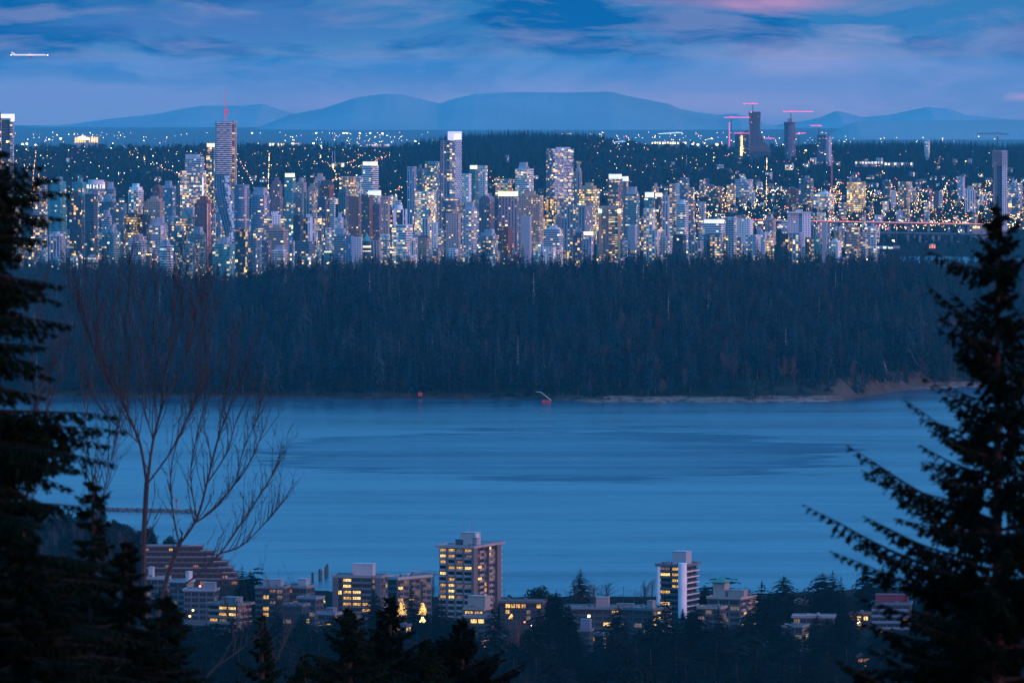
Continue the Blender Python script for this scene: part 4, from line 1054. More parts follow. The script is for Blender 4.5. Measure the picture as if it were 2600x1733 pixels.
# tall right tower under construction
r, k, w, h, zv = site(2518, 2557, 382, 11200, 'tall unfinished tower with a white clad side behind the right fir', rz=0, vb=560)
X_ = lambda u: xq(u, 2537.5)
m = MB(); m.box(X_(2522), X_(2543), -10, 10, 0, zv(385)); m.build('glass_shaft', ST['navy'], r, color=(.06, .10, .15, .01))
m = MB(); m.box(X_(2543)+.05, X_(2556), -12, 10, 0, zv(382)); m.build('white_side', ST['punch'], r, color=(.60, .60, .68, .01))
m = MB()
for i in range(14): z = zv(420)+(zv(383)-zv(420))*i/13; m.box(X_(2519), X_(2558), -13, 11, z, z+.5, bot=True)
for a0 in (2523, 2527): m.box(X_(a0), X_(a0+1.2), -12, -10.02, 0, zv(410))
m.build('floor_slabs', PLAIN, r, color=(.34, .36, .44, 1))

# ---- cranes
CSL = mat('dark crane steel', (.07, .09, .12), .6, .1, .3)
PKM = mat('pink crane mast', (.35, .08, .16), .6, .1, .3, em=(1, .15, .36), es=.22)
def crane(u, vtop, vbase, u_l, u_r, y, label, jm=GPK, mm_=CSL, tilt=0.0, ct=4):
    x = (u-CX)*y/F; k = y/F; z0 = H-(vbase-V0)*k
    r = empty('tower_crane', (x, y, z0), label, 'crane'); hh = (vbase-vtop)*k; hj = hh-ct*k
    m = MB(); s = .9
    for a in (-s, s):
        for b_ in (-s, s): m.tube((a, b_, 0), (a, b_, hj), .42 if y > 15000 else .32, n=4)
    nb = max(4, int(hj/4))
    for i in range(nb): z = hj*i/nb; zz = hj*(i+1)/nb; m.tube((-s, -s, z), (s, -s, zz), .2, n=3); m.tube((s, s, z), (-s, s, zz), .2, n=3)
    m.build('mast', mm_, r)
    m = MB(); xl_, xr_ = (u_l-u)*k, (u_r-u)*k; tl = tilt
    for (xa, nm) in ((xl_, 0), (xr_, 1)):
        q = MB(); L = abs(xa); th = .9 if L > 14 else 1.1
        fk = 1.2 if y > 15000 else 1; q.tube((0, -.7, hj), (xa, -.7, hj+xa*tl), .5*fk, .4*fk, 4); q.tube((0, .7, hj), (xa, .7, hj+xa*tl), .5*fk, .4*fk, 4); q.tube((0, 0, hj+2), (xa*.97, 0, hj+xa*tl+.6), .42*fk, .3*fk, 4)
        nb = max(3, int(L/3.5))
        for i in range(nb):
            xa0, xa1 = xa*i/nb, xa*(i+1)/nb; q.tube((xa0, -.7, hj+xa0*tl), (xa1, 0, hj+1.6+xa1*tl), .2, n=3)
        q.build('jib' if L == max(abs(xl_), abs(xr_)) else 'counter_jib', jm, r)
        q = MB(); q.tube((0, 0, hh), (xa*.6, 0, hj+1.4+xa*.6*tl), .16, n=3); q.build('tie', CSL, r)
    m.box(-1.2, 1.2, -1.6, -.9, hj-2.5, hj-.2, bot=True); m.build('cab', PLAIN, r, color=(.6, .6, .66, 1))
    m = MB(); m.tube((0, 0, hj), (0, 0, hh), .9, .3, 4); m.build('apex', jm, r)
    return r
crane(1911, 260, 374, 1887, 1924, 15400, 'tall pink crane at the flared unfinished tower')
crane(1857, 295, 380, 1838, 1905, 15350, 'pink crane with a dark mast, left of the flared unfinished tower')
crane(1852, 310, 372, 1850, 1854, 15500, 'crane mast glowing pink from top to foot left of the unfinished towers', mm_=GPK)
crane(1881, 335, 372, 1864, 1904, 15600, 'pink crane before the low building site', tilt=0)
crane(2008, 280, 318, 1988, 2066, 15400, 'pink crane above the round unfinished tower')
crane(2079, 316, 375, 2057, 2087, 15200, 'small pink crane over the dark slab on the ridge', tilt=-.02)
crane(2027, 336, 372, 2021, 2046, 15700, 'short pink crane right of the round unfinished tower', tilt=.1)
crane(1955, 348, 370, 1940, 1967, 15700, 'low pink crane jib behind the flared tower foot', tilt=.0)
crane(1718, 334, 392, 1671, 1733, 16200, 'pale green lit crane above the bright field', jm=glow('pale crane light', (.65, .85, .9), 1.0), tilt=.05)
crane(1580, 356, 384, 1556, 1588, 16200, 'small cyan and red crane on the ridge', jm=glow('cyan crane light', (.4, .75, 1.0), .8), tilt=.08)
crane(2533, 337, 384, 2480, 2561, 11210, 'grey crane on top of the tall unfinished tower', jm=CSL, tilt=-.02)
crane(2363, 478, 530, 2328, 2368, 12400, 'dark red crane among blocks on the right slope', jm=PKM, mm_=PKM)
crane(2112, 405, 492, 2110, 2118, 13000, 'leaning red crane jib above the terraced bright office', jm=PKM, mm_=PKM, tilt=0)
# flared unfinished tower
r, k, w, h, zv = site(1900, 1936, 283, 15600, 'flared unfinished tower with bare floors and a curved foot on the ridge', rz=0, vb=385, name='high_rise', reg=False)
X_ = lambda u: xq(u, 1918)
prof = [(385, 1903, 1957), (372, 1903, 1950), (360, 1903, 1940), (348, 1903, 1934), (330, 1903, 1929), (300, 1902, 1930), (284, 1901, 1931)]
m = MB()
for (va, a0, a1), (vb_, b0, b1) in zip(prof, prof[1:]):
    m.prism([(X_(a0), -12), (X_(a1), -12), (X_(a1), 12), (X_(a0), 12)], zv(va), zv(vb_), a2=[(X_(b0), -12), (X_(b1), -12), (X_(b1), 12), (X_(b0), 12)], top=vb_ == 284)
m.prism([(X_(1903), -12), (X_(1957), -12), (X_(1957), 12), (X_(1903), 12)], 0, zv(385)); m.build('wall', ST['navy'], r, color=(.10, .14, .19, .02))
m = MB()
for i in range(36):
    v = 384-(384-287)*i/35; a1 = interp([(q[0], q[2]) for q in reversed(prof)], v); m.box(X_(1900), X_(a1)+1.2, -13.5, -12.02, zv(v), zv(v)+.8, bot=True)
m.build('floor_slabs', PLAIN, r, color=(.30, .20, .26, 1))
m = MB(); m.box(X_(1913), X_(1925), -13.6, -10, zv(370), zv(284)); m.build('core', PLAIN, r, color=(.07, .10, .14, 1))
r, k, w, h, zv = site(1991, 2020, 301, 15600, 'round unfinished tower wrapped in dark floors on the ridge', rz=0, vb=385, reg=False)
m = MB(); m.prism(shape('round', w, w*.9), 0, zv(311)); m.build('wall', ST['ribs'], r, color=(.15, .15, .22, .04))
m = MB(); m.box(-w*.2, w*.2, -5, 5, zv(311)+.01, zv(301)); m.build('core', PLAIN, r, color=(.25, .25, .32, 1))
m = MB(); m.prism(shape('round', w*1.1, w), zv(314), zv(312.5), bot=True); m.prism(shape('round', w*1.1, w), zv(311), zv(310), bot=True); m.build('work_deck', PLAIN, r, color=(.12, .10, .14, 1))
r, k, w, h, zv = site(2077, 2110, 343, 15300, 'dark slab with one white side beside a small pink crane on the ridge', rz=-24, vb=392, reg=False)
m = MB(); m.box(-w*.48, w*.25, -9, 9, 0, zv(343)); m.build('wall', ST['bands'], r, color=(.10, .13, .18, .05))
m = MB(); m.box(w*.25+.05, w*.46, -8, 9, 0, zv(348)); m.build('white_side', ST['punch'], r, color=(.50, .48, .55, .03))
for (a0, a1, vt, c_, l_) in ((1866, 1876, 340, (.06, .08, .12), 'dark concrete core left of the flared unfinished tower'), (1877, 1889, 338, (.34, .20, .12), 'core of the building site lit yellow inside'), (1890, 1901, 334, (.08, .08, .12), 'unfinished dark floors right against the flared tower')):
    r, k, w, h, zv = site(a0, a1, vt, 15650, l_, rz=0, vb=385, reg=False)
    m = MB(); m.box(-w/2, w/2, -7, 7, 0, h); m.build('wall', ST['bands'], r, color=(*c_, .05))
    m = MB()
    for i in range(4): m.box(-w*.45+w*.3*i, -w*.45+w*.3*i+.8, -7, -6, h+.01, h+3.5)
    m.build('column_stubs', PLAIN, r, color=(.2, .16, .18, 1))
    if 'yellow' in l_:
        m = MB(); m.box(-w*.3, w*.15, -7.6, -7.02, h*.25, h*.92); m.build('work_light', glow('site glow', (1, .62, .2), 3.0), r)

# ---------------------------------------------------------------- bridges
def bridge(label, u0, v0, u1, v1, ya, yb, dw=2.4, truss=None, piers=(), lit=False, col=(.16, .15, .17)):
    A = W(u0, v0, ya); B = W(u1, v1, yb); r = empty('bridge', tuple(A), label, 'bridge')
    m = MB(); m.bar((0, 0, 0), B-A, 16, dw); m.build('deck', PLAIN, r, color=(*col, 1))
    m = MB()
    for s in (-8, 8): m.bar((0, s, dw/2+1.0), B-A+Vector((0, s, dw/2+1.0)), .3, .5)
    m.build('railing', PLAIN, r, color=(.3, .3, .33, 1))
    for p in piers:
        q = A.lerp(B, (p-u0)/(u1-u0)); zb_ = tz(q.x, q.y)-6
        m = MB(); m.box(q.x-A.x-2.0, q.x-A.x+2.0, q.y-A.y-6, q.y-A.y+6, zb_-A.z, q.z-A.z-dw/2); m.build('pier', PLAIN, r, color=(.26, .25, .28, 1))
    if truss:
        m = MB(); a0, a1, dep = truss; P0 = A.lerp(B, (a0-u0)/(u1-u0))-A; P1 = A.lerp(B, (a1-u0)/(u1-u0))-A; nn = 14
        for s in (-7, 7):
            o = Vector((0, s, -dw/2)); d = Vector((0, 0, -dep))
            m.bar(P0+o+d, P1+o+d, .9, .9)
            for i in range(nn):
                p, q, c = P0.lerp(P1, i/nn)+o, P0.lerp(P1, (i+1)/nn)+o, P0.lerp(P1, (i+.5)/nn)+o+d
                m.tube(p, c, .5, n=4); m.tube(c, q, .5, n=4); m.tube(p, p+d, .3, n=4)
        m.build('truss', PLAIN, r, color=(.45, .42, .42, 1))
    if lit:
        m = MB(); 
        for i in range(60):
            p, q = (B-A)*(i/60), (B-A)*((i+.9)/60)
            m.bar(p+Vector((0, -8.4, dw/2+.2)), q+Vector((0, -8.4, dw/2+.2)), .3, 1.3)
        m.build('traffic_light_strip', glow('tail lights', (1, .20, .12), 1.6), r)
    return r
bridge('high road bridge with a steel truss and a glowing red traffic line', 1905, 560, 2500, 571, 11700, 11500, truss=(1985, 2150, 13), piers=(1925, 1984, 2070, 2152, 2210, 2260, 2310, 2360, 2410, 2460), lit=True)
bridge('dark low bridge on thin pillars in front of the lit slope', 2205, 592, 2530, 597, 10950, 10900, dw=2.0, piers=tuple(range(2225, 2520, 16)), col=(.05, .07, .10))

# ---------------------------------------------------------------- filler buildings
rb = random.Random(33)
ADJ = {'glass': 'glass', 'teal': 'teal glass', 'navy': 'dark glass', 'bands': 'banded', 'office': 'office', 'ribs': 'ribbed', 'punch': 'small-windowed', 'balc': 'balcony'}
KEYL = [(0, 'left frame edge'), (245, 'white drum-topped hall'), (345, 'pale ribbed tower'), (431, 'pale blue square-topped tower'), (493, 'pale stepped glass tower'), (575, 'twisting tower'), (661, 'white-ringed glass tower'), (736, 'dome-capped teal tower'),
        (830, 'gabled brick tower'), (940, 'bright-capped banded tower'), (1013, 'white pipe tower'), (1097, 'pale gridded tower'), (1146, 'white-crowned tower'), (1203, 'gold-crowned green tower'), (1290, 'mural-crowned tower'), (1422, 'boxed-window tower'),
        (1546, 'gold twin-lamp tower'), (1606, 'white and teal banded tower'), (1732, 'white banded dark-flanked tower'), (1812, 'long white block'), (1890, 'white black-windowed block'), (2029, 'great white slab'), (2092, 'plum slab'), (2174, 'yellow-lit office tower'), (2282, 'tan balcony tower'), (2463, 'white ribbed right tower'), (2540, 'tall unfinished tower')]
def clear(u0, u1, vt, y):
    for (a, b_, t, vb, yy) in BL:
        ov = min(u1, b_)-max(u0, a)
        if ov <= 0: continue
        if abs(yy-y) < 45: return False
        if yy > y and vt < vb-10 and ov > 4: return False
    return True
used = {}
ORD = ['', 'second ', 'third ', 'fourth ', 'fifth ', 'sixth ', 'seventh ', 'eighth ', 'ninth ', 'tenth ']
def autolabel(u, vt, style, col, tall, extra=''):
    j = min(range(len(KEYL)), key=lambda i: abs(KEYL[i][0]-u)); ku, kn = KEYL[j]
    side = 'left of' if u < ku-8 else 'right of' if u > ku+8 else 'in line with'
    cn = {'lav': 'lavender', 'conc': 'concrete grey', 'pink': 'pinkish', 'slate': 'slate', 'blue': 'bluish'}.get(col, col)
    base = '%s %s %s %s' % (cn, ADJ[style], tall, extra)
    key = (base, side, kn); used[key] = used.get(key, 0)+1; n_ = used[key]
    o = ORD[n_-1] if n_ <= 10 else 'another '
    return ' '.join((o+base+' '+side+' the '+kn).split()[:16])
cols = ['white', 'pale', 'grey', 'conc', 'pink', 'brick', 'brown', 'tan', 'dark', 'slate', 'teal', 'blue', 'plum', 'lav']
wts = [7, 10, 9, 8, 8, 3, 5, 6, 5, 6, 5, 6, 6, 8]
styles = ['glass', 'bands', 'ribs', 'punch', 'balc', 'balc', 'office', 'navy', 'teal']
cand = []
for y in (8480, 8560, 8650, 8750, 8860, 8980, 9120, 9260, 9420, 9600, 9780, 9960, 10140, 10320, 10500, 10700, 10900, 11100):
    u = -30+rb.uniform(0, 20)
    while u < 2240:
        wpx = rb.uniform(16, 34)*(9000/y); cand.append((u, u+wpx, y)); u += wpx*rb.uniform(1.0, 1.5)
for y in (8510, 8600, 8710, 8820, 9050, 9200, 9350, 9500, 9700, 9880, 10060, 10230, 10420, 10600):
    u = -30+rb.uniform(0, 20)
    while u < 2240:
        wpx = rb.uniform(12, 24)*(9000/y); cand.append((u, u+wpx, y)); u += wpx*rb.uniform(1.0, 1.6)
rb.shuffle(cand); NF = 0
skyl = [(0, 480), (120, 470), (400, 470), (700, 470), (1000, 460), (1200, 440), (1500, 470), (1700, 480), (1800, 500), (1900, 540), (2240, 575)]
for (u0, u1, y) in cand:
    if NF >= 250: break
    uc = (u0+u1)/2
    vg = V0+(H-tz((uc-CX)*y/F, y))*F/y
    lo = interp(skyl, uc)
    for tr in range(6):
        vt = max(lo, 470+(11100-y)*.055); vt = vt+(min(655, vg-40)-vt)*rb.random()**(.7 if NF > 110 else 1)
        if vt < 655 and clear(u0, u1, vt, y): break
    else: continue
    st = rb.choice(styles); cl = rb.choices(cols, wts)[0]
    if uc < 700 and rb.random() < .45: st, cl = rb.choice(('glass', 'teal', 'balc', 'navy')), rb.choice(('teal', 'slate', 'blue', 'pale'))
    hgt = (vg-vt)*y/F; tall = 'high-rise' if hgt > 55 else 'mid-rise' if hgt > 30 else 'block'
    ext = 'at the forest edge' if y < 8900 else ''
    lb = autolabel(uc, vt, st, cl, tall, ext)
    bld(u0, u1, vt, vt+60, st, cl, lb, rb.uniform(.16, .5), rb.choice(('box', 'box', 'flat', 'tall', 'step', 'flat', 'mast', 'lit') if rb.random() < .5 else ('box', 'flat')), rb.choice(('box', 'box', 'box', 'oct', 'notch', 'bow')), y=y, rnd=rb, name='mid_rise' if hgt < 55 else 'high_rise', cat='tower' if hgt >= 45 else 'apartment block', group='towers of the downtown skyline')
    NF += 1
# low apartment blocks on the slope, right and centre
NS = 0; tries = 0
while NS < 150 and tries < 4000:
    tries += 1
    y = rb.choice((rb.uniform(11500, 13200), rb.uniform(11500, 13200), rb.uniform(13200, 15600)))
    uc = rb.choice((rb.uniform(1750, 2600), rb.uniform(1750, 2600), rb.uniform(150, 2600)))
    if uc > 2170 and y < 11000: continue
    wp = rb.uniform(9, 24); x = (uc-CX)*y/F; hh = rb.choice((9, 10, 12, 14, 20, 28, 34)) if y < 13300 else rb.choice((8, 9, 11, 14))
    vt = V0+(H-tz(x, y)-hh)*F/y
    if not clear(uc-wp/2, uc+wp/2, vt, y): continue
    st = rb.choice(('bands', 'punch', 'balc', 'office', 'ribs')); cl = rb.choice(('white', 'pale', 'grey', 'tan', 'pink', 'brown', 'brick', 'slate', 'lav'))
    lb = autolabel(uc, vt, st, cl, 'block', 'on the far slope')
    bld(uc-wp/2, uc+wp/2, vt, vt+40, st, cl, lb, rb.uniform(.25, .65), rb.choice(('flat', 'box', 'flat')), 'box', y=y, rnd=rb, name='apartment_block', cat='apartment block', group='low blocks on the far slope', slabs=False, dr=.5)
    NS += 1
print('fill', NF, 'slope', NS, 'all', len(BL))
# ---- houses on the far slope: small, shared meshes
def house_kit(i, rnd):
    w, d, h = rnd.uniform(9, 15), rnd.uniform(9, 12), rnd.uniform(5, 7.5); a = MB(); a.box(-w/2, w/2, -d/2, d/2, 0, h, top=False); b_ = MB(); rh = rnd.uniform(2, 3.6)
    b_.poly([(-w/2-.5, -d/2-.5, h), (w/2+.5, -d/2-.5, h), (w/2+.5, 0, h+rh), (-w/2-.5, 0, h+rh)]); b_.poly([(w/2+.5, d/2+.5, h), (-w/2-.5, d/2+.5, h), (-w/2-.5, 0, h+rh), (w/2+.5, 0, h+rh)])
    a.poly([(w/2, -d/2, h), (w/2, d/2, h), (w/2, 0, h+rh*.93)]); a.poly([(-w/2, d/2, h), (-w/2, -d/2, h), (-w/2, 0, h+rh*.93)])
    c = MB()
    for q in (-.3, .05, .3):
        if rnd.random() < .8:
            for zz in (1.2, 4.0):
                if zz+1.6 < h and rnd.random() < .75: c.poly([(w*q-.9, -d/2-.06, zz), (w*q+.9, -d/2-.06, zz), (w*q+.9, -d/2-.06, zz+1.5), (w*q-.9, -d/2-.06, zz+1.5)])
    c.poly([(w*.5+.06, -1, 1.2), (w*.5+.06, 1, 1.2), (w*.5+.06, 1, 2.6), (w*.5+.06, -1, 2.6)])
    return a.mesh('wall', PLAIN), b_.mesh('roof', PLAIN), c.mesh('lit_windows', glow('house window %d' % (i % 3), [(1, .62, .25), (1, .78, .45), (1, .50, .18)][i % 3], 3.2))
kits = [house_kit(i, rb) for i in range(6)]
hc = [(.35, .34, .36), (.2, .18, .18), (.30, .22, .18), (.12, .15, .2), (.45, .45, .5)]
hn = 0; t = 0
while hn < 260 and t < 6000:
    t += 1
    y = rb.uniform(11450, 14600); u = rb.uniform(-20, 2620) if rb.random() < .4 else rb.uniform(1650, 2620)
    if u > 2170 and y < 11000: continue
    x = (u-CX)*y/F; z = tz(x, y)-.3; k = y/F
    r = empty('house', (x, y, z), 'small pitched-roof house with lit windows among the trees of the far slope' if hn % 2 else 'small dark house with glowing windows among slope trees', 'house', rb.uniform(-.8, .2), 'houses on the far slope')
    i = hn % 6; c_ = rb.choice(hc)
    for nm, me, cc in (('wall', kits[i][0], (*c_, 1)), ('roof', kits[i][1], (.09, .09, .11, 1)), ('window', kits[i][2], (1, 1, 1, 1))):
        o = bpy.data.objects.new(nm, me); o.color = cc; link(o, r)
    hn += 1

# ---------------------------------------------------------------- lamps
def lamp_mesh(h, rad, gm_, nm='street_lamp'):
    a = MB(); a.tube((0, 0, 0), (0, 0, h), .22, .14, 4); a.tube((0, 0, h), (.8, -.6, h+.3), .12, n=3)
    b_ = MB(); b_.prism([(.8+rad*math.cos(q*math.pi/3), -.6+rad*math.sin(q*math.pi/3)) for q in range(6)], h-.1-rad, h+.2+rad*.6, bot=True)
    return a.mesh('post', PLAIN), b_.mesh('lamp_head', gm_)
LK = [lamp_mesh(9, .62, GY), lamp_mesh(9, .62, GOR), lamp_mesh(10, .7, GWL), lamp_mesh(8, .5, GY), lamp_mesh(9, .5, GWL)]
def lampat(i, x, y, label, group, z=None):
    r = empty('street_lamp', (x, y, tz(x, y) if z is None else z), label, 'street lamp', rb.uniform(-.4, .4), group)
    for nm, me in zip(('post', 'lamp_head'), LK[i]): link(bpy.data.objects.new(nm, me), r)
nl = 0; t = 0
LL = ['warm street lamp glowing through trees on the far slope', 'orange street lamp glowing on the far slope', 'white street lamp on the far slope', 'small warm lamp among slope houses', 'small white lamp among slope houses']
STREETS = [(rb.uniform(0, 2600), rb.uniform(-.25, .25)) for _ in range(16)]
def lamp_pos():
    if rb.random() < .45:
        y = rb.uniform(11450, 13400); u = rb.uniform(1700, 2620)
    elif rb.random() < .45:
        s = rb.choice(STREETS); y = rb.uniform(12500, 16200); u = s[0]+(y-14000)*s[1]*.3
    else: y = rb.uniform(11500, 16800); u = rb.uniform(-20, 2620)
    return u, y
while nl < 290 and t < 3000:
    t += 1; u, y = lamp_pos()
    if not -20 < u < 2620 or (1000 < u < 1500 and y > 14300) or (u > 2100 and y > 14000 and rb.random() < .8): continue
    i = rb.choice((0, 0, 0, 1, 1, 2, 3, 4)); lampat(i, (u-CX)*y/F, y, LL[i], 'street lamps of the far slope'); nl += 1
# the many smaller lights beyond counting: one mass
mm_ = MB()
def dot(m, x, y, z, r_, mi):
    m.prism([(x+r_*math.cos(q*math.pi/2+.4), y+r_*math.sin(q*math.pi/2+.4)) for q in range(4)], z-r_*.8, z+r_*.8, mi, bot=True)
for i in range(4200):
    u, y = lamp_pos()
    if (1020 < u < 1480 and y > 14300) or (u > 2100 and y > 14000 and rb.random() < .85): continue
    x = (u-CX)*y/F; dot(mm_, x, y, tz(x, y)+rb.uniform(4, 14), rb.uniform(.25, .62), rb.choice((0, 0, 0, 1, 1, 1, 2, 3) if i % 4 else (0, 2)))
for i in range(500):      # harbour-side streets between the downtown blocks
    y = rb.uniform(8500, 11200); u = rb.uniform(-20, 2220); x = (u-CX)*y/F; dot(mm_, x, y, tz(x, y)+rb.uniform(5, 12), rb.uniform(.3, .5), rb.choice((0, 1, 2)))
# flat delta beyond the ridge
for i in range(620):
    y = rb.uniform(20000, 36000); u = rb.choice((rb.gauss(230, 90), rb.uniform(-20, 2620), rb.gauss(900, 90), rb.gauss(1720, 120), rb.gauss(2150, 150), rb.gauss(1450, 120))); x = (u-CX)*y/F
    dot(mm_, x, y, tz(x, y)+16, rb.uniform(.6, 1.5), rb.choice((0, 0, 2, 2, 1)))
tag(mm_.build('street_lights', [GY, GOR, GWL, glow('red lights', (1, .08, .12), 8)]), 'countless tiny street and window lights over the far slope and delta', kind='stuff')

# bright far halls and fields on the delta
def hall(u0, u1, v0, v1, y, label, gm_, name='hall', cat='hall', dots=0):
    x = ((u0+u1)/2-CX)*y/F; k = y/F; z1 = H-(v0-V0)*k; zb_ = H-(v1-V0)*k; w = (u1-u0)*k; z0 = min(zb_, tz(x, y))-1
    r = empty(name, (x, y, z0), label, cat); m = MB(); m.box(-w/2, w/2, 0, w*.3+10, 0, z1-z0); m.build('wall', PLAIN, r, color=(.3, .3, .34, 1))
    m = MB(); nb = max(3, int(w/7)); 
    for i in range(nb):
        if rb.random() < .84: m.box(-w/2+w*i/nb, -w/2+w*(i+rb.uniform(.4, .8))/nb, -1, -.02, zb_-z0+(z1-zb_)*.1, z1-z0-(z1-zb_)*rb.uniform(.05, .3), bot=True)
    m.build('lit_front', gm_, r)
YF = glow('yellow hall light', (1, .80, .38), 2.2)
hall(684, 727, 363, 371, 19500, 'long yellow-lit hall on the delta left of centre', YF)
hall(740, 768, 362, 371, 19500, 'shorter white-lit hall beside the long yellow one', glow('hall light', (1, .88, .6), 1.8))
hall(930, 990, 366, 371, 19700, 'faint long lit shed beyond the ridge', glow('shed light', (1, .75, .6), .7))
hall(842, 876, 413, 424, 15200, 'glowing cream bowl-shaped hall among the slope trees', glow('cream hall light', (1, .84, .42), 1.7))
hall(1655, 1745, 360, 366, 19900, 'blazing yellow floodlit field strip on the delta', glow('field light', (1, .86, .40), 3.4), 'sports_field', 'field')
hall(1205, 1224, 371, 376, 16800, 'small lit lodge on the treed hill', glow('lodge light', (1, .75, .35), 2.5), 'lodge', 'lodge')
hall(2172, 2245, 410, 416, 15300, 'long low campus block with a lit row at the right ridge', glow('campus light', (1, .88, .62), 1.3))
hall(2246, 2320, 413, 420, 15200, 'blazing row of white lit rooms on the right ridge', glow('campus bright light', (1, .90, .66), 2.4))
hall(2470, 2530, 574, 580, 11250, 'long amber-lit shed beside the right fir', glow('amber shed light', (1, .55, .12), 2.2), 'shed', 'shed')
hall(2548, 2586, 515, 527, 12250, 'market hall glowing orange at the right edge', glow('orange market light', (1, .45, .14), 3.0), 'market_hall', 'hall')
hall(2226, 2285, 625, 632, 10480, 'waterfront pavilion with rows of white lights', glow('pavilion light', (.9, .95, .8), 1.0), 'pavilion', 'pavilion')
hall(2360, 2376, 619, 634, 10500, 'small building glowing red orange near the water', glow('red orange light', (1, .25, .12), 1.2), 'hut', 'hut')
hall(190, 250, 345, 364, 22500, 'yellow blazing industrial site on the left horizon', glow('site blaze', (1, .55, .16), 1.6), 'factory', 'factory')
def pole_light(u, v, y, rad, gm_, label, group=None, hgt=None):
    p = W(u, v, y); x, zz = p.x, p.z; z0 = tz(x, y); r = empty('light_mast', (x, y, z0), label, 'light mast', group=group)
    m = MB(); m.tube((0, 0, 0), (0, 0, zz-z0), .5 if y > 17000 else .25, n=4); m.build('post', PLAIN, r, color=(.2, .2, .22, 1))
    m = MB(); m.prism([(rad*math.cos(q*math.pi/4), rad*math.sin(q*math.pi/4)) for q in range(8)], zz-z0-rad*.7, zz-z0+rad*.7, bot=True); m.build('lamp_head', gm_, r)
for (u, v, s) in ((803, 338, 1), (872, 338, 1), (880, 338, 1), (914, 338, 1), (940, 338, 1), (971, 339, .9), (2110, 365, 1.2), (1344, 352, 1), (1390, 351, 1), (1055, 359, 1.4), (1506, 364, 1.7), (1530, 347, 1.5), (1820, 367, 2.0), (1758, 366, 1.5), (1772, 367, 1.3), (1664, 365, 2.0), (1988, 368, 1.2), (57, 366, 1.4), (68, 365, 1.3), (90, 368, 1), (154, 352, 1.3), (125, 354, .9), (178, 376, 1.8), (212, 350, 3.4), (222, 352, 2.4), (202, 351, 1.8), (236, 356, 1.5), (640, 338, 1), (813, 371, 1.6), (796, 364, 1.2)):
    pole_light(u, v, 20500, 1.9*s, GWL if s < 2 else GY, 'bright mast light on the far delta horizon', 'mast lights on the far delta')
for (u, v, y, rad, g_, lab) in ((2533, 561, 10700, 2.2, GWL, 'large white lamp glowing at the trunk of the right fir'), (2269, 611, 10700, 2.0, GWL, 'brightest waterfront lamp near the pavilion'), (83, 606, 9000, 2.6, glow('greenish floodlight', (.95, 1, .55), 5), 'greenish white floodlight behind the left fir branches'),
                     (1826, 420, 15300, 2.6, GWL, 'bright yellow-white lamp on the centre right ridge'), (833, 534, 9600, 1.6, GW, 'round warm lamp beside the gabled tower street'), (2046, 382, 15300, 1.8, GY, 'warm lamp between the unfinished towers'), (2027, 483, 12900, 1.7, GY, 'round yellow lamp under the grey balcony tower')):
    pole_light(u, v, y, rad, g_, lab)
r = empty('beacon_mast', tuple(W(2180, 462, 13466)), 'red beacon mast on top of the yellow office tower', 'mast')
m = MB(); m.tube((0, 0, -2), (0, 0, 15), .6, .3, 4); m.box(-3, 4, -3, 3, -2, 5); m.build('mast', PLAIN, r, color=(.3, .2, .24, 1)); m = MB(); m.box(-1, 1, -1, 1, 15, 17.5, bot=True); m.build('beacon', GR, r)
# chimneys / masts over the slope
for (u, v, vb_, y) in ((1743, 395, 428, 15400), (844, 384, 410, 15200), (850, 383, 410, 15200)):
    p = W(u, vb_, y); r = empty('mast', tuple(p), 'slender pale mast standing alone on the wooded slope right of centre' if u > 1000 else ('left' if u < 847 else 'right')+' one of two thin masts above the glowing bowl-shaped hall', 'mast'); m = MB(); m.tube((0, 0, -15), (0, 0, (vb_-v)*y/F), 1.0 if u > 1000 else .5, .5, 5); m.build('shaft', PLAIN, r, color=(.6, .55, .5, 1))
# ---------------------------------------------------------------- near shore buildings, real windows and balconies
def lit_glass(name, col, es, dark=.25):
    m, n, p = new_mat(name); tc = n.n('ShaderNodeTexCoord'); oi = n.n('ShaderNodeObjectInfo')
    v = n.n('ShaderNodeVectorMath', operation='ADD', i_0=tc.outputs['Object'], i_1=n.n('ShaderNodeCombineXYZ', i_0=n.m('MULTIPLY', oi.outputs['Random'], 40.0), i_1=0.0, i_2=0.0).outputs[0])
    nz = n.noise(n.mapping(v.outputs[0], (1.6, 1, 1.1)), 1.0, 4)
    st_ = n.noise(n.mapping(v.outputs[0], (2.4, 1, .02)), 1.0, 1)
    w = n.m('MULTIPLY', n.ramp(nz, [(.36, dark), (.60, 1.0), (.72, 1.9)]), n.ramp(st_, [(.42, .25), (.47, 1.0), (.56, 1.0), (.60, .55)]))
    p.inputs['Base Color'].default_value = (.04, .05, .06, 1); p.inputs['Roughness'].default_value = .15
    n.put(p.inputs['Emission Color'], n.mix(n.ramp(nz, [(.4, 0.0), (.65, 1.0)]), [col[0], col[1]*.62, col[2]*.4], col)); n.put(p.inputs['Emission Strength'], n.m('MULTIPLY', w, es))
    return m
GD = mat('dark window glass', (.025, .035, .045), .08, .3, .3)
GL = [lit_glass('warm lit window', (1, .60, .11), 1.6, .12), lit_glass('bright lit window', (1, .72, .22), 2.6, .35), lit_glass('dim lit window', (1, .42, .10), .55, .15), lit_glass('pale curtain window', (1, .75, .5), .25, .4)]
_wm = {}
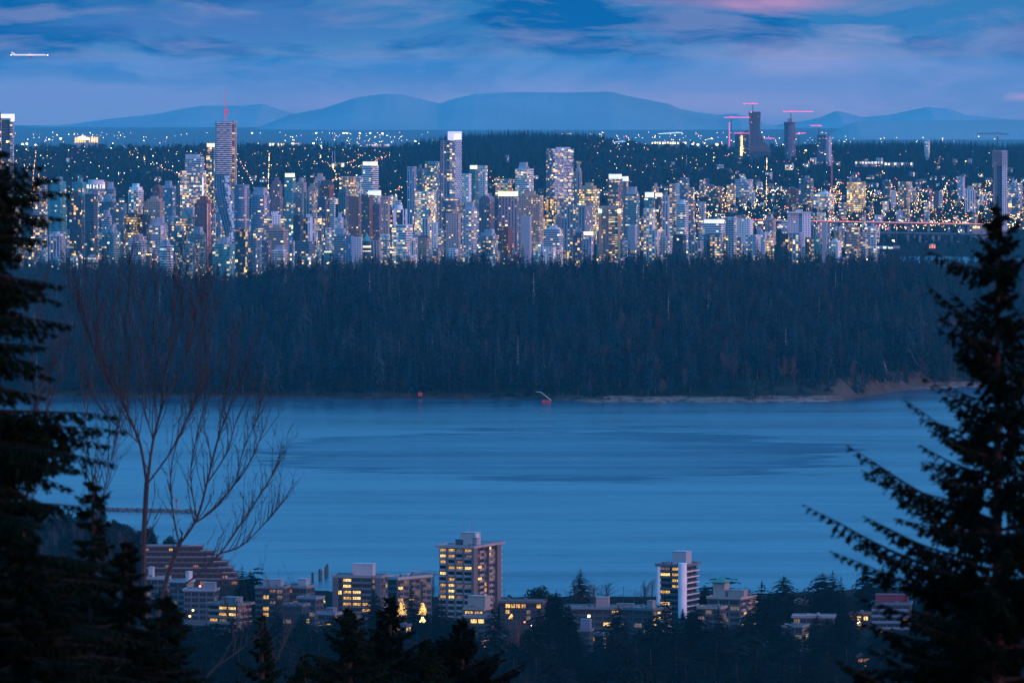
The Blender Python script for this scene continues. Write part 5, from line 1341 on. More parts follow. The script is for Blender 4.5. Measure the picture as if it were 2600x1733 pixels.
def win_mesh(w, h, k, side=False):
    key = (round(w, 2), round(h, 2), k)
    if key not in _wm:
        m = MB(); m.poly([(-w/2, 0, 0), (w/2, 0, 0), (w/2, 0, h), (-w/2, 0, h)], mi=0)
        t = .09
        for (x0, x1, z0, z1) in ((-w/2-t, -w/2, -t, h+t), (w/2, w/2+t, -t, h+t), (-w/2, w/2, h, h+t), (-w/2, w/2, -t, 0), (-.04, .04, 0, h)): m.box(x0, x1, -.10, .0, z0, z1, mi=1, bot=True)
        if w > 3.0: m.box(-w/4-.04, -w/4+.04, -.09, 0, 0, h, mi=1); m.box(w/4-.04, w/4+.04, -.09, 0, 0, h, mi=1)
        _wm[key] = m.mesh('window', [GD if k < 0 else GL[k], mat('window frame', (.10, .10, .11), .5, .1, 1)])
    return _wm[key]
_bm = {}
def balc_mesh(w, d, rail):
    key = (round(w, 2), d, rail)
    if key not in _bm:
        m = MB(); m.box(-w/2, w/2, -d, 0, -.22, .0, bot=True); m.box(-w/2, w/2, -d, -d+.08, .12, 1.0, bot=True)
        m.box(-w/2, -w/2+.08, -d+.08, 0, .12, 1.0, bot=True); m.box(w/2-.08, w/2, -d+.08, 0, .12, 1.0, bot=True)
        _bm[key] = m.mesh('balcony', PLAIN)
    return _bm[key]
rn_ = random.Random(77)
def ysolve(v, h, u=1300):
    y = 3100.0
    for _ in range(12): y = .5*y+.5*(H-tz((u-CX)*y/F, y)-h)*F/(v-V0)
    return y
def near(label, u, y, w, d, rot, vt, col, floors, fbays, sbays, lit=.12, litlist=(), balc=(), sbalc=(), over=.5, pent=None, fh=2.85, ww=.80, name='apartment_building', cat='apartment building', railcol=None, pier=(), roofcol=(.12, .13, .15), bd=1.2, base=None, windows=True):
    """u = photo column of the front right corner line's centre; rot<0 turns the right side into view"""
    x = (u-CX)*y/F; k = y/F; z0 = tz(x, y)-.5 if base is None else base; h = H-(vt-V0)*k-z0
    r = empty(name, (x, y, z0), label, cat, math.radians(rot))
    col = [c*.30 for c in col]; m = MB(); m.box(-w/2, w/2, 0, d, 0, h); m.build('wall', PLAIN, r, color=(*col, 1))
    m = MB(); m.prism([(-w/2-over, -over), (w/2+over, -over), (w/2+over, d+over), (-w/2-over, d+over)], h+.02, h+.5, bot=True)
    for (xa, xb, ya, yb) in ((-w/2-over, w/2+over, -over, -over+.25), (-w/2-over, w/2+over, d+over-.25, d+over), (-w/2-over, -w/2-over+.25, -over+.25, d+over-.25), (w/2+over-.25, w/2+over, -over+.25, d+over-.25)): m.box(xa, xb, ya, yb, h+.5, h+1.2)
    m.build('parapet', PLAIN, r, color=(*[min(.8, c*2.6) for c in col], 1))
    m = MB(); m.box(-w/2-over+.3, w/2+over-.3, -over+.3, d+over-.3, h+.5, h+.58)
    for i in range(3): a, b_ = rn_.uniform(-.4, .4)*w, rn_.uniform(.1, .9)*d; m.box(a-.7, a+.7, b_-.7, b_+.7, h+.58, h+rn_.uniform(1.2, 2.2))
    m.build('roof', PLAIN, r, color=(*roofcol, 1))
    if pent:
        for (px, pw, pd, phh, pc) in pent:
            m = MB(); m.box(px-pw/2, px+pw/2, d*.35, d*.35+pd, h+.6, h+.6+phh); m.box(px-pw/2-.2, px+pw/2+.2, d*.35-.2, d*.35+pd+.2, h+.6+phh, h+.8+phh, bot=True)
            m.box(px-.5, px+.5, d*.35-.05, d*.35, h+.8, h+2.6); m.build('penthouse', PLAIN, r, color=(*[q*.62 for q in pc], 1))
    n_w = 0
    for fl in range(max(floors, int(h/fh)) if h < 60 else floors):
        z = h-(fl+1)*fh+.55
        if z < .5: break
        for (nb, span, face) in ((fbays, w, 0), (sbays, d, 1)):
            for b_ in range(nb):
                if n_w >= 98 or not windows: break
                kk = -1
                if (fl, b_, face) in litlist: kk = 1 if rn_.random() < .45 else 0
                elif rn_.random() < lit: kk = rn_.choice((0, 0, 1, 2, 2, 3))
                elif rn_.random() < .12: kk = 3
                cw = span/nb*ww; me = win_mesh(cw, fh*.62, kk); o = bpy.data.objects.new('window', me); link(o, r); n_w += 1
                t = (b_+.5)/nb
                if face == 0: o.location = (-w/2+w*t, -.04, z)
                else: o.location = (w/2+.04, d*t, z); o.rotation_euler = (0, 0, math.pi/2)
        rc = [c*.68 for c in railcol] if railcol else [min(.8, c*1.2) for c in col]
        for b_ in balc:
            o = bpy.data.objects.new('balcony', balc_mesh(w/fbays*.96, bd, 0)); o.location = (-w/2+w*(b_+.5)/fbays, -.01, z-.35); o.color = (*rc, 1); link(o, r)
        for b_ in sbalc:
            o = bpy.data.objects.new('balcony', balc_mesh(d/sbays*.8, bd, 0)); o.location = (w/2+.01, d*(b_+.5)/sbays, z-.35); o.rotation_euler = (0, 0, math.pi/2); o.color = (*rc, 1); link(o, r)
    for (t, pw, face) in pier:
        m = MB()
        if face == 0: m.box(-w/2+w*t-pw/2, -w/2+w*t+pw/2, -bd-.12, -.01, 0, h)
        else: m.box(w/2+.01, w/2+bd+.12, d*t-pw/2, d*t+pw/2, 0, h)
        m.build('pier', PLAIN, r, color=(*[min(.8, c*1.1) for c in col], 1))
    return r, w, d, h
PK = (.42, .34, .35)
# N1 main lit tower
r, w, d, h = near('tall pinkish balcony tower with many yellow windows on the near shore', 1158, 3400, 17.6, 35, -23, 1390, PK, 13, 4, 6, .10,
     litlist=[(0, 0, 0), (1, 0, 0), (2, 0, 0), (4, 0, 0), (6, 0, 0), (8, 0, 0), (0, 1, 0), (1, 1, 0), (3, 1, 0), (3, 2, 0), (3, 3, 0), (5, 1, 0), (6, 1, 0), (6, 1, 0), (7, 1, 0), (8, 1, 0), (0, 3, 0), (5, 1, 1), (7, 2, 1), (8, 2, 1), (1, 3, 1), (6, 2, 1)],
     balc=(0, 1, 2, 3), sbalc=(1, 3, 5), over=1.6, railcol=(.50, .42, .44), pier=((.25, 1.1, 0), (.5, .8, 0), (.75, .8, 0), (.02, 4.5, 1), (.33, .7, 1), (.5, .7, 1), (.86, 4.6, 1)), roofcol=(.10, .13, .16), pent=((1.0, 7.5, 7, 6.0, (.58, .54, .56)), (-3.6, 4.2, 4, 2.4, (.10, .12, .16)), (4.6, 2.2, 3, 3.5, (.45, .42, .44))))
m = MB()
for a in (-2.0, 2.2, 3.4): m.tube((a, 14, h+7), (a, 14, h+15.5-abs(a)*.5), .10, .05, 4)
m.build('antenna', PLAIN, r, color=(.2, .2, .24, 1))
m = MB(); m.prism([(5.4+1.1*math.cos(t*math.pi/4), 13+.2) if 0 else (5.4+1.1*math.cos(t*math.pi/4), 13+1.1*math.sin(t*math.pi/4)) for t in range(8)], h+4.4, h+6.2, bot=True); m.build('dish', PLAIN, r, color=(.7, .66, .7, 1))
# N2 tower with white cylinders
r, w, d, h = near('dark balcony tower with white round corner columns on the near shore', 1704, 3420, 12.2, 18, -24, 1437, (.16, .17, .20), 10, 2, 3, .10,
     litlist=[(0, 1, 0), (1, 0, 0), (1, 1, 0), (2, 1, 0), (3, 1, 0), (4, 0, 0), (8, 1, 0), (9, 1, 0), (2, 0, 1)], balc=(0, 1), sbalc=(0, 1, 2), over=1.8, railcol=(.14, .15, .19), roofcol=(.10, .12, .15), pent=((1.6, 7.4, 7, 6.2, (.50, .52, .58)), (-3.8, 2.2, 2, 1.2, (.5, .5, .55))), bd=1.4)
for (cx_, cy_, rad) in ((w/2+.3, -.9, 2.15), (-w/2-.2, -.7, 1.2)):
    m = MB(); m.prism([(cx_+rad*math.cos(t*math.pi/12), cy_+rad*math.sin(t*math.pi/12)) for t in range(24)], 0, h+1.9 if rad > 2 else h-.1, smooth=True); m.build('round_column', PLAIN, r, color=(.72, .72, .80, 1))
m = MB()
for i in range(10): z = h-(i+1)*2.85+.1; m.box(w/2+1.4, w/2+1.5, 1.5, d, z-.1, z+.45, bot=True)
m.build('side_rails', PLAIN, r, color=(.6, .56, .60, 1))
# N3 broad mid-rise with yellow column
near('broad grey mid-rise with a column of glowing yellow rooms on the near shore', 906, 3330, 23.5, 14, -12, 1466, (.27, .27, .31), 8, 5, 3, .10,
     litlist=[(0, 1, 0), (1, 1, 0), (2, 1, 0), (2, 2, 0), (3, 1, 0), (3, 2, 0), (4, 1, 0), (4, 2, 0), (5, 3, 0)], balc=(1, 2, 3), sbalc=(), over=.6, railcol=(.16, .17, .20), pier=((.06, 2.6, 0), (.95, 2.6, 0)), pent=((1.6, 10, 6, 5.6, (.60, .56, .60)),), roofcol=(.09, .11, .13))
near('pale balcony wing with small lit windows right of the broad grey mid-rise', 985, 3355, 12, 26, -38, 1470, (.40, .38, .38), 8, 2, 6, .16, balc=(), sbalc=(0, 2, 4), over=.5)
# N4 terraced building
xs = 482; y = 3560; k = y/F; x = (xs-CX)*k; z0 = tz(x, y)-1
r = empty('terraced_building', (x, y, z0), 'long terraced building stepping down to the right behind the bare tree', 'terraced building')
for i in range(7):
    vt = 1390+i*13.4; zt = H-(vt-V0)*k-z0; a0 = (365-xs)*k; a1 = ([512, 542, 560, 575, 590, 600, 606][i]-xs)*k; y0 = 7-i*1.3
    if zt < 2.7: continue
    m = MB(); m.box(a0, a1, y0, 22, zt-2.8, zt); m.build('storey', PLAIN, r, color=(.07, .05, .055, 1))
    m = MB(); m.box(a0, a1+.8, y0-1.4, 22.3, zt+.01, zt+.3, bot=True); m.box(a0, a1+.8, y0-1.4, y0-1.3, zt+.3, zt+.95); m.box(a1+.7, a1+.8, y0-1.3, 22, zt+.3, zt+.95); m.build('terrace', PLAIN, r, color=(.09, .07, .075, 1) if i % 2 else (.13, .12, .14, 1))
    for j in range(12):
        t = (j+.5)/12; kk = -1 if rn_.random() > .10 else rn_.choice((0, 2, 2)); o = bpy.data.objects.new('window', win_mesh((a1-a0)/12*.7, 1.7, kk)); o.location = (a0+(a1-a0)*t, y0-.05, zt-2.5); link(o, r)
    m = MB(); m.box(a1-7, a1+.2, y0-1.2, y0-.9, zt+1.0, zt+1.15, bot=True); m.build('pergola', PLAIN, r, color=(.5, .48, .54, 1))
# others
near('low flat-roofed block with pink balcony rails and yellow lit rooms behind the bare tree', 566, 3230, 15, 12, -30, 1536, (.20, .17, .18), 5, 3, 3, .10, litlist=[(0, 1, 0), (0, 2, 0), (1, 1, 0), (1, 2, 0), (2, 0, 0)], balc=(0, 1, 2), sbalc=(0, 1, 2), over=1.6, railcol=(.42, .28, .26), pent=((.5, 8, 6, 2.8, (.22, .24, .28)),))
near('pale two-storey block with a white chimney wall at the left shore', 392, 3420, 10, 10, -14, 1470, (.40, .36, .38), 3, 3, 2, .05, pent=((-3, 2.2, 3, 5, (.6, .58, .64)),))
near('small block with a tall bright white end wall behind the bare trunk', 452, 3400, 9.5, 8, -24, 1478, (.36, .40, .48), 2, 2, 1, .0, pent=((3.6, 1.8, 4, 4.5, (.74, .72, .78)),))
near('low bluish flat roof block below the white end wall', 505, 3360, 15, 11, -10, 1500, (.30, .34, .42), 3, 4, 2, .08, pent=((4, 6, 4, 3.2, (.30, .32, .38)),))
near('grey gabled apartment house with arched roof left of the broad mid-rise', 684, 3420, 14, 12, -14, 1493, (.20, .22, .26), 4, 4, 2, .06, balc=(0, 2), pent=((0, 9, 6, 3.4, (.34, .36, .40)),))
near('grey house block with a tall white gable near the pile stubs', 752, 3430, 11, 11, -20, 1492, (.26, .28, .33), 4, 3, 2, .08, pent=((1.5, 4.2, 5, 3.6, (.46, .46, .5)),))
near('plain grey box-roofed block among dark trees left of centre', 778, 3300, 9.5, 9, -24, 1520, (.22, .24, .29), 3, 2, 2, .05)
near('small slate block with a low roof set beside the plain grey box block', 742, 3240, 10, 8, -24, 1538, (.12, .15, .19), 2, 2, 2, .05)
near('narrow lit low block at the foot of the broad grey mid-rise', 828, 3230, 9, 9, -26, 1560, (.30, .28, .33), 4, 2, 2, .22, sbalc=(0, 1), pent=((0, 4, 4, 2.2, (.2, .22, .26)),))
near('beige block with a blank raised box in front of the pinkish tower', 1203, 3250, 9.6, 9, -22, 1548, (.36, .30, .27), 2, 2, 1, .1, pent=((0, 8.8, 6, 5.6, (.44, .38, .35)),))
near('long low flat roof below the beige block, half hidden by trees', 1212, 3190, 13.5, 10, -12, 1568, (.20, .22, .26), 2, 4, 2, .18)
near('low hall with four bright white-yellow windows right of the pinkish tower', 1322, 3330, 20, 12, -10, 1530, (.13, .12, .12), 2, 8, 3, .05, litlist=[(0, 1, 0), (0, 2, 0), (0, 3, 0), (0, 4, 0), (0, 7, 0), (1, 1, 0)], over=.9, roofcol=(.08, .11, .12))
near('long flat grey block with a beige roof box, centre right shore', 1520, 3330, 36, 16, -8, 1546, (.19, .21, .25), 3, 9, 3, .06, over=1.0, pent=((1, 6, 5, 4.6, (.44, .36, .36)), (12, 8, 4, 1.6, (.2, .22, .25))), roofcol=(.10, .11, .13))
near('slate block with a pinkish balcony side full of gold rooms left of the white-column tower', 1620, 3260, 15.5, 17, -30, 1548, (.14, .17, .21), 5, 3, 4, .02, litlist=[(1, 0, 1), (2, 0, 1), (1, 1, 1), (0, 1, 1), (3, 2, 1), (2, 2, 1)], sbalc=(0, 1, 2, 3), railcol=(.46, .38, .40), windows=True, over=.5, pent=((3, 3, 3, 3.4, (.36, .32, .34)),))
near('tiny dark roof house with a raised square box in the lower centre trees', 1483, ysolve(1602, 10), 5.4, 6, -14, 1602, (.16, .18, .22), 1, 1, 1, .0, pent=((0, 4.4, 3.5, 4.6, (.20, .26, .36)),), name='house', cat='house')
near('low two-storey house with a white roof edge right of the raised box house', 1512, ysolve(1614, 7), 8, 9, -34, 1614, (.20, .18, .2), 2, 2, 3, .3, over=.8, name='house', cat='house')
r, w, d, h = near('pinkish apartment block with a green pyramid roofed box right of the white-column tower', 1838, 3340, 17, 20, -24, 1520, (.40, .33, .32), 7, 3, 5, .07, sbalc=(0, 2, 4), over=.5, railcol=(.52, .46, .48), pent=((-5.5, 6, 6, 6.2, (.46, .38, .36)), (3.5, 8, 5, 3.2, (.42, .34, .33))), litlist=[(2, 1, 1), (4, 0, 1), (5, 0, 1)])
m = MB(); zt = h+7.4
for i, (A, B) in enumerate((((-9.4, 5.9), (-1.6, 5.9)), ((-1.6, 5.9), (-1.6, 14)), ((-1.6, 14), (-9.4, 14)), ((-9.4, 14), (-9.4, 5.9)))): m.poly([(A[0], A[1], zt), (B[0], B[1], zt), (-5.5, 10, zt+2.6)])
m.build('green_roof', PLAIN, r, color=(.03, .20, .16, 1))
near('low pinkish flat block under the green roofed block, hidden by fir tops', 1800, 3240, 11, 9, -20, 1545, (.34, .28, .27), 3, 3, 2, .1)
r, w, d, h = near('brown house with a huge glowing yellow window by the slim cypress', 2030, 3480, 7.2, 9, -8, 1538, (.16, .08, .06), 2, 1, 1, .0, litlist=[(0, 0, 0)], ww=.9, name='house', cat='house')
m = MB(); m.poly([(-w/2-1, -1, h+1.2), (w/2+4, -1, h+1.2), (w/2+2, d/2, h+4), (-w/2+1, d/2, h+4)]); m.poly([(w/2+4, -1, h+1.2), (w/2+4, d, h+1.2), (w/2+2, d/2, h+4)]); m.poly([(-w/2-1, d, h+1.2), (-w/2-1, -1, h+1.2), (-w/2+1, d/2, h+4)]); m.poly([(w/2+4, d, h+1.2), (-w/2-1, d, h+1.2), (-w/2+1, d/2, h+4), (w/2+2, d/2, h+4)]); m.build('hip_roof', PLAIN, r, color=(.10, .07, .07, 1))
near('long low white-trimmed roof right of the glowing yellow house', 2065, 3330, 19, 12, -6, 1568, (.28, .24, .27), 2, 6, 2, .12, over=.9, roofcol=(.26, .26, .3))
near('flat shed roof with white posts between fir tops at the right', 2010, 3200, 10, 10, -20, 1592, (.20, .22, .26), 2, 3, 2, .15)
near('small lit shopfront block with a brown wall by the blue glass building', 2190, 3330, 13, 9, -14, 1561, (.22, .09, .07), 2, 4, 1, .0, litlist=[(0, 0, 0), (0, 1, 0), (0, 2, 0), (1, 1, 0)], ww=.6)
near('blue glass block under a maroon roof behind the right fir branches', 2262, 3260, 18, 14, -6, 1535, (.10, .16, .24), 7, 5, 2, .04, litlist=[(4, 1, 0), (5, 1, 0), (4, 2, 0)], balc=(0, 1, 2, 3, 4), railcol=(.20, .30, .42), pent=((0, 15, 9, 3.6, (.20, .04, .07)),), over=.6)
for (uu, vv, ww_, yy, lb) in ((1960, 1640, 8, 2980, 'small lit cottage between the two big firs at the lower right'), (2045, 1655, 7, 2900, 'small cottage with one yellow window at the lower right'), (1880, 1660, 9, 2860, 'dark low house with faint lights below the pinkish block'), (1770, 1668, 8, 2880, 'low house with gold windows beside the blue-lit tree'), (1245, 1620, 9, 2950, 'small house with warm windows below the beige block'), (1010, 1590, 8, 3150, 'lit shop roof behind the slender dark fir'), (2200, 1668, 8, 2880, 'white gabled cottage half hidden at the lower right')):
    near(lb, uu, ysolve(vv, 6, uu), ww_, 7, -18, vv, (.12, .11, .13), 1, 3, 2, .5, name='house', cat='house', over=.6)
# lights strung in trees
def fairy(u, v, y, w, hh, n_, gm_, label, name='string_lights'):
    p = W(u, v, y); m = MB(); rr = random.Random(int(u))
    pts_ = []
    for i in range(n_):
        t = rr.random(); a = rr.random()*6.28; rad = w*(1-t*.7)*rr.uniform(.5, 1)
        q = (rad*math.cos(a), rad*.5*math.sin(a), hh*t-hh/2); pts_.append(q); s = rr.uniform(.05, .10)
        m.prism([(q[0]+s*math.cos(c*2.1), q[1]+s*math.sin(c*2.1)) for c in range(3)], q[2]-s, q[2]+s, bot=True)
    for a, b_ in zip(pts_, pts_[1:]): m.tube(a, b_, .012, n=3, caps=False)
    o = m.build(name, gm_, None, loc=p); tag(o, label, 'string lights')
GF = glow('fairy light', (1, .62, .14), 2.2)
fairy(1020, 1545, 3300, 3.2, 7, 110, GF, 'net of golden fairy lights around a tree behind the slender dark fir')
fairy(1073, 1545, 3300, 2.6, 6, 110, GF, 'golden fairy lights on a branching tree left of the pinkish tower')
fairy(1073, 1572, 3250, 1.8, 2.6, 60, glow('bright fairy light', (1, .75, .3), 4), 'dense low cluster of golden lights below the fairy lit tree')
fairy(818, 1522, 3360, 2.0, 3, 60, GF, 'yellow string lights left of the broad grey mid-rise')
fairy(1298, 1564, 3260, 1.6, 2.4, 40, GF, 'yellow lights at the top of the reddish weeping tree')
fairy(1765, 1682, 3050, 1.9, 3.6, 130, glow('cyan fairy light', (.45, .95, 1), 2.0), 'small tree covered in icy blue lights at the lower right')
fairy(2265, 1612, 3190, 2.6, .8, 40, glow('pink fairy light', (1, .2, .7), 5), 'pink and blue string lights on the blue glass block balcony')
for (u, v, y, s, g_, lb) in ((1738, 1635, 2900, .35, GOR, 'orange window lamp low beside the white-column tower'), (1752, 1648, 2850, .22, glow('rose light', (1, .5, .5), 8), 'tiny rose lamp above the blue-lit tree'), (1747, 1680, 2800, .3, GWL, 'small white lamp left of the blue-lit tree'), (1821, 1714, 2700, .22, GWL, 'lowest tiny white lamp at the bottom right of centre'), (1332, 1578, 3080, .3, glow('signal red', (1, .12, .04), 9), 'red signal light right of the weeping tree'), (1350, 1587, 3060, .28, GWL, 'small white lamp beside the red signal light'), (1495, 1563, 3210, .6, GY, 'round yellow wall lamp on the long flat grey block'),
                         (1055, 1475, 3900, .25, GWL, 'lone white lamp on the small pier landing'), (2180, 1580, 3260, .6, GWL, 'bright white lamp by the lit shopfront'), (2063, 1545, 3450, .3, GOR, 'orange porch lamp right of the glowing yellow house'), (2080, 1562, 3400, .45, GWL, 'bright strip lamp behind the white-trimmed roof'), (490, 1548, 3150, .4, GY, 'yellow lamp at the left among bare branches'), (482, 1563, 3130, .42, GOR, 'orange lamp at the left among bare branches'), (508, 1487, 3400, .5, glow('tail light', (1, .15, .06), 6), 'long red tail light on the road by the low bluish roof'), (978, 1541, 3300, .3, GWL, 'small cool lamp by the pale balcony wing')):
    y = ysolve(v, 4, u) if v > 1575 else y; p = W(u, v, y); r = empty('garden_lamp', tuple(p), lb, 'lamp'); m = MB(); m.prism([(s*math.cos(q*math.pi/4), s*math.sin(q*math.pi/4)) for q in range(8)], -s*.8, s*.8, bot=True); m.build('lamp_head', g_, r); m = MB(); m.tube((0, 0, -s*.8), (0, 0, min(-1, tz(p.x, p.y)-p.z)), .06, n=4); m.build('post', PLAIN, r, color=(.1, .1, .1, 1))
# parked vans
for (u, v, rot, lb) in ((1489, 1668, 12, 'pale blue van with lit headlights at the foot of the lower centre trees'), (1546, 1666, 62, 'white van seen from its side right of the pale blue van')):
    y = ysolve(v, 1, u); p = W(u, v, y); r = empty('parked_van', (p.x, p.y, tz(p.x, p.y)+.05), lb, 'van', math.radians(rot))
    m = MB(); m.prism([(-1.0, -2.5), (1.0, -2.5), (1.0, 2.5), (-1.0, 2.5)], .45, 1.25, a2=[(-1.0, -2.45), (1.0, -2.45), (1.0, 2.5), (-1.0, 2.5)]); m.prism([(-.98, -1.7), (.98, -1.7), (.98, 2.5), (-.98, 2.5)], 1.25, 2.1, a2=[(-.8, -1.0), (.8, -1.0), (.85, 2.35), (-.85, 2.35)]); m.build('body', PLAIN, r, color=(.62, .68, .78, 1))
    m = MB(); m.poly([(-.82, -1.66, 1.3), (.82, -1.66, 1.3), (.7, -1.12, 1.98), (-.7, -1.12, 1.98)]); m.build('windscreen', GD, r)
    for s in (-1, 1):
        m = MB(); m.box(s*.7-.18, s*.7+.18, -2.58, -2.5, .7, .95, bot=True); m.build('headlight', GWL, r)
        for yy in (-1.6, 1.6): m = MB(); m.tube((s*.8, yy, .38), (s*1.02, yy, .38), .38, n=10); m.build('wheel', PLAIN, r, color=(.02, .02, .02, 1))
# pier, piles, breakwater
yP = 3800; kP = yP/F
r = empty('pier', tuple(W(1040, 1455, yP)), 'long wooden pier on piles bending to the right behind the pinkish tower', 'pier')
pp = [W(975, 1484, 3632), W(1012, 1474, 3664), W(1055, 1452, 3730), W(1075, 1452, 3733), W(1125, 1456, 3722)]; o0 = W(1040, 1455, yP)
for i, (a, b_) in enumerate(zip(pp, pp[1:])):
    a = a-o0; b_ = b_-o0; a.z = b_.z = 4.2-o0.z; m = MB(); m.bar(a, b_, 3.6, .4); m.build('deck', PLAIN, r, color=(.20, .15, .14, 1))
    m = MB(); s = (b_-a).cross(Vector((0, 0, 1))).normalized()*2.1
    for q in (s, -s): m.bar(a+q+Vector((0, 0, 1.2)), b_+q+Vector((0, 0, 1.2)), .16, .14)
    nn = int((b_-a).length/2.5)
    for j in range(nn+1):
        q = a.lerp(b_, j/max(1, nn))
        for qq in (s, -s): m.tube(q+qq, q+qq+Vector((0, 0, 1.2)), .07, n=3)
    m.build('railing', PLAIN, r, color=(.30, .22, .2, 1))
    nn = max(2, int((b_-a).length/5))
    for j in range(nn+1):
        q = a.lerp(b_, j/nn); m = MB()
        for qq in (s*.9, -s*.9): m.tube(q+qq+Vector((0, 0, -.2)), q+qq*1.15+Vector((0, 0, -8)), .24, n=5)
        m.build('pile', PLAIN, r, color=(.07, .055, .05, 1))
for i, (u, hh) in enumerate(((794, 5), (812, 6), (815, 4.5), (827, 5.5), (831, 6))):
    p = W(u, 1478+i, 3740+i*12); r = empty('mooring_pile', (p.x, p.y, -1.0), 'dark mooring pile standing in the water left of the broad mid-rise', 'pile', group='mooring piles off the near shore'); m = MB(); m.tube((0, 0, -3), (0, 0, hh), .75, .7, 8); m.build('post', PLAIN, r, color=(.06, .05, .05, 1))
rr = random.Random(9); m = MB()
for i in range(900):
    t = rr.random(); u = 262+t*235; y = 4345-t*20+rr.gauss(0, 3.2); x = (u-CX)*y/F; s = rr.uniform(.5, 1.1); z = rr.uniform(-1.6, 1.2)*(1-abs(y-4345+t*20)/14)-.8
    a = [(x+s*rr.uniform(.7, 1.2)*math.cos(q*1.26+t*9), y+s*math.sin(q*1.26+t*9)) for q in range(5)]; m.prism(a, z-s*.6, z+s*.5, a2=[(x+(b_[0]-x)*.6, y+(b_[1]-y)*.6) for b_ in a])
tag(m.build('breakwater', mat('breakwater rock', (.10, .09, .09), .9, .3, .6)), 'long low breakwater of dark piled rocks behind the bare tree', 'breakwater')
p = W(448, 1296, 4335); r = empty('beacon', (p.x, p.y, 0), 'slim red beacon at the end of the breakwater', 'beacon'); m = MB(); m.tube((0, 0, 0), (0, 0, 6), .35, .22, 6); m.box(-.8, .8, -.8, .8, 5, 6.4, bot=True); m.build('post', PLAIN, r, color=(.3, .05, .04, 1))
for (u, vt) in ((1280, 1494), (1583, 1488), (1611, 1506), (708, 1443), (1076, 1462)):
    y = 3450; p = W(u, vt, y); r = empty('utility_pole', (p.x, p.y, tz(p.x, p.y)), {1280: 'thin pole against the water right of the pinkish tower', 1583: 'tall pole against the water above the long flat block', 1611: 'short pole left of the white-column tower', 708: 'flag pole on the grey gabled house row', 1076: 'thin pole in front of the small pier bay'}[u], 'pole')
    m = MB(); m.tube((0, 0, 0), (0, 0, p.z-tz(p.x, p.y)), .16, .10, 5); m.bar((-1.1, 0, p.z-tz(p.x, p.y)-.6), (1.1, 0, p.z-tz(p.x, p.y)-.6), .12); m.build('shaft', PLAIN, r, color=(.12, .11, .12, 1))
# far shore odds: red hut, red boat with white boom
p = W(1066, 1007, 5800); r = empty('hut', (p.x, far_y(1066)+4, .5), 'tiny red hut on the far shore line', 'hut'); m = MB(); m.box(-1.7, 1.7, 0, 3, -1, 2.2); m.build('wall', PLAIN, r, color=(.5, .06, .05, 1))
p = W(1388, 1009, 5760); r = empty('work_barge', (p.x, p.y, -2.2), 'small red barge with a slanting white boom off the far shore', 'barge'); m = MB(); m.prism([(-3.6, -1.5), (3.6, -1.5), (3.6, 1.5), (-3.6, 1.5)], 0, 1.6, a2=[(-4, -1.7), (4, -1.7), (4, 1.7), (-4, 1.7)]); m.build('hull', PLAIN, r, color=(.55, .05, .06, 1)); m = MB(); m.tube((3.6, 0, 1.6), (-4.5, 0, 8), .35, .25, 4); m.tube((-4.5, 0, 8), (-8.5, 0, 8.6), .3, .2, 4); m.build('boom', PLAIN, r, color=(.6, .6, .62, 1))
# sea stack and cliff at the far right shore
for (u0, u1, vt, y, lb) in ((2232, 2262, 916, 5980, 'narrow red brown cliff face rising from the right shore of the park'), (1985, 2018, 968, 5830, 'bare pale cliff gully on the park shore')):
    m = MB(); k = y/F; x0 = (u0-CX)*k; x1 = (u1-CX)*k; zt = H-(vt-V0)*k; rr = random.Random(u0)
    cols_ = 7; rows_ = 9; P_ = [[None]*(cols_+1) for _ in range(rows_+1)]
    for a in range(rows_+1):
        for b_ in range(cols_+1):
            t = a/rows_; P_[a][b_] = (x0+(x1-x0)*(b_/cols_)*(1.15-.75*t)+(x1-x0)*.12*t+rr.uniform(-.5, .5), y-10+22*t+rr.uniform(-1.4, 1.4), -3+(zt+3)*t)
    for a in range(rows_):
        for b_ in range(cols_): m.poly([P_[a][b_], P_[a][b_+1], P_[a+1][b_+1], P_[a+1][b_]])
    o = m.build('cliff', mat('cliff rock', (.26, .15, .12), .95, .3, .12)); tag(o, lb, kind='structure')

# ---------------------------------------------------------------- near shore trees
rt = random.Random(55)
def near_proto(key, h, rad, kind, **kw):
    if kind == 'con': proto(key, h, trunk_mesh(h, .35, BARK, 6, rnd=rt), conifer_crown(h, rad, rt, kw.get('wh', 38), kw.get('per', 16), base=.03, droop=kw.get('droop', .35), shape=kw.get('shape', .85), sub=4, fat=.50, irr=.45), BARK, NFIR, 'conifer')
    elif kind == 'bare': proto(key, h, trunk_mesh(h*.85, .3, TWIG, 6, rnd=rt), twig_crown(h, rad*1.15, rt, z0=.12, n1=13, thick=.012), TWIG, TWIG, 'bare tree')
    else: proto(key, h, trunk_mesh(h*.6, .35, BARK, 6, rnd=rt), bush_crown(h, rad, rt, 1700, z0=.15, leaf=.035, lob=9), BARK, NFIR, 'tree')
near_proto('ncon0', 28, 5.0, 'con', shape=.66); near_proto('ncon1', 28, 6.4, 'con', shape=.48, droop=.5); near_proto('ncon2', 26, 4.2, 'con', shape=.8); near_proto('nslim', 20, 1.5, 'con', shape=.5, wh=40, per=9)
near_proto('nbare0', 16, 4.6, 'bare'); near_proto('nbare1', 15, 5.0, 'bare', up=.5, n1=60); near_proto('nwide', 14, 7.5, 'con', shape=.35, droop=.1, wh=9); near_proto('nround', 13, 6, 'bush')
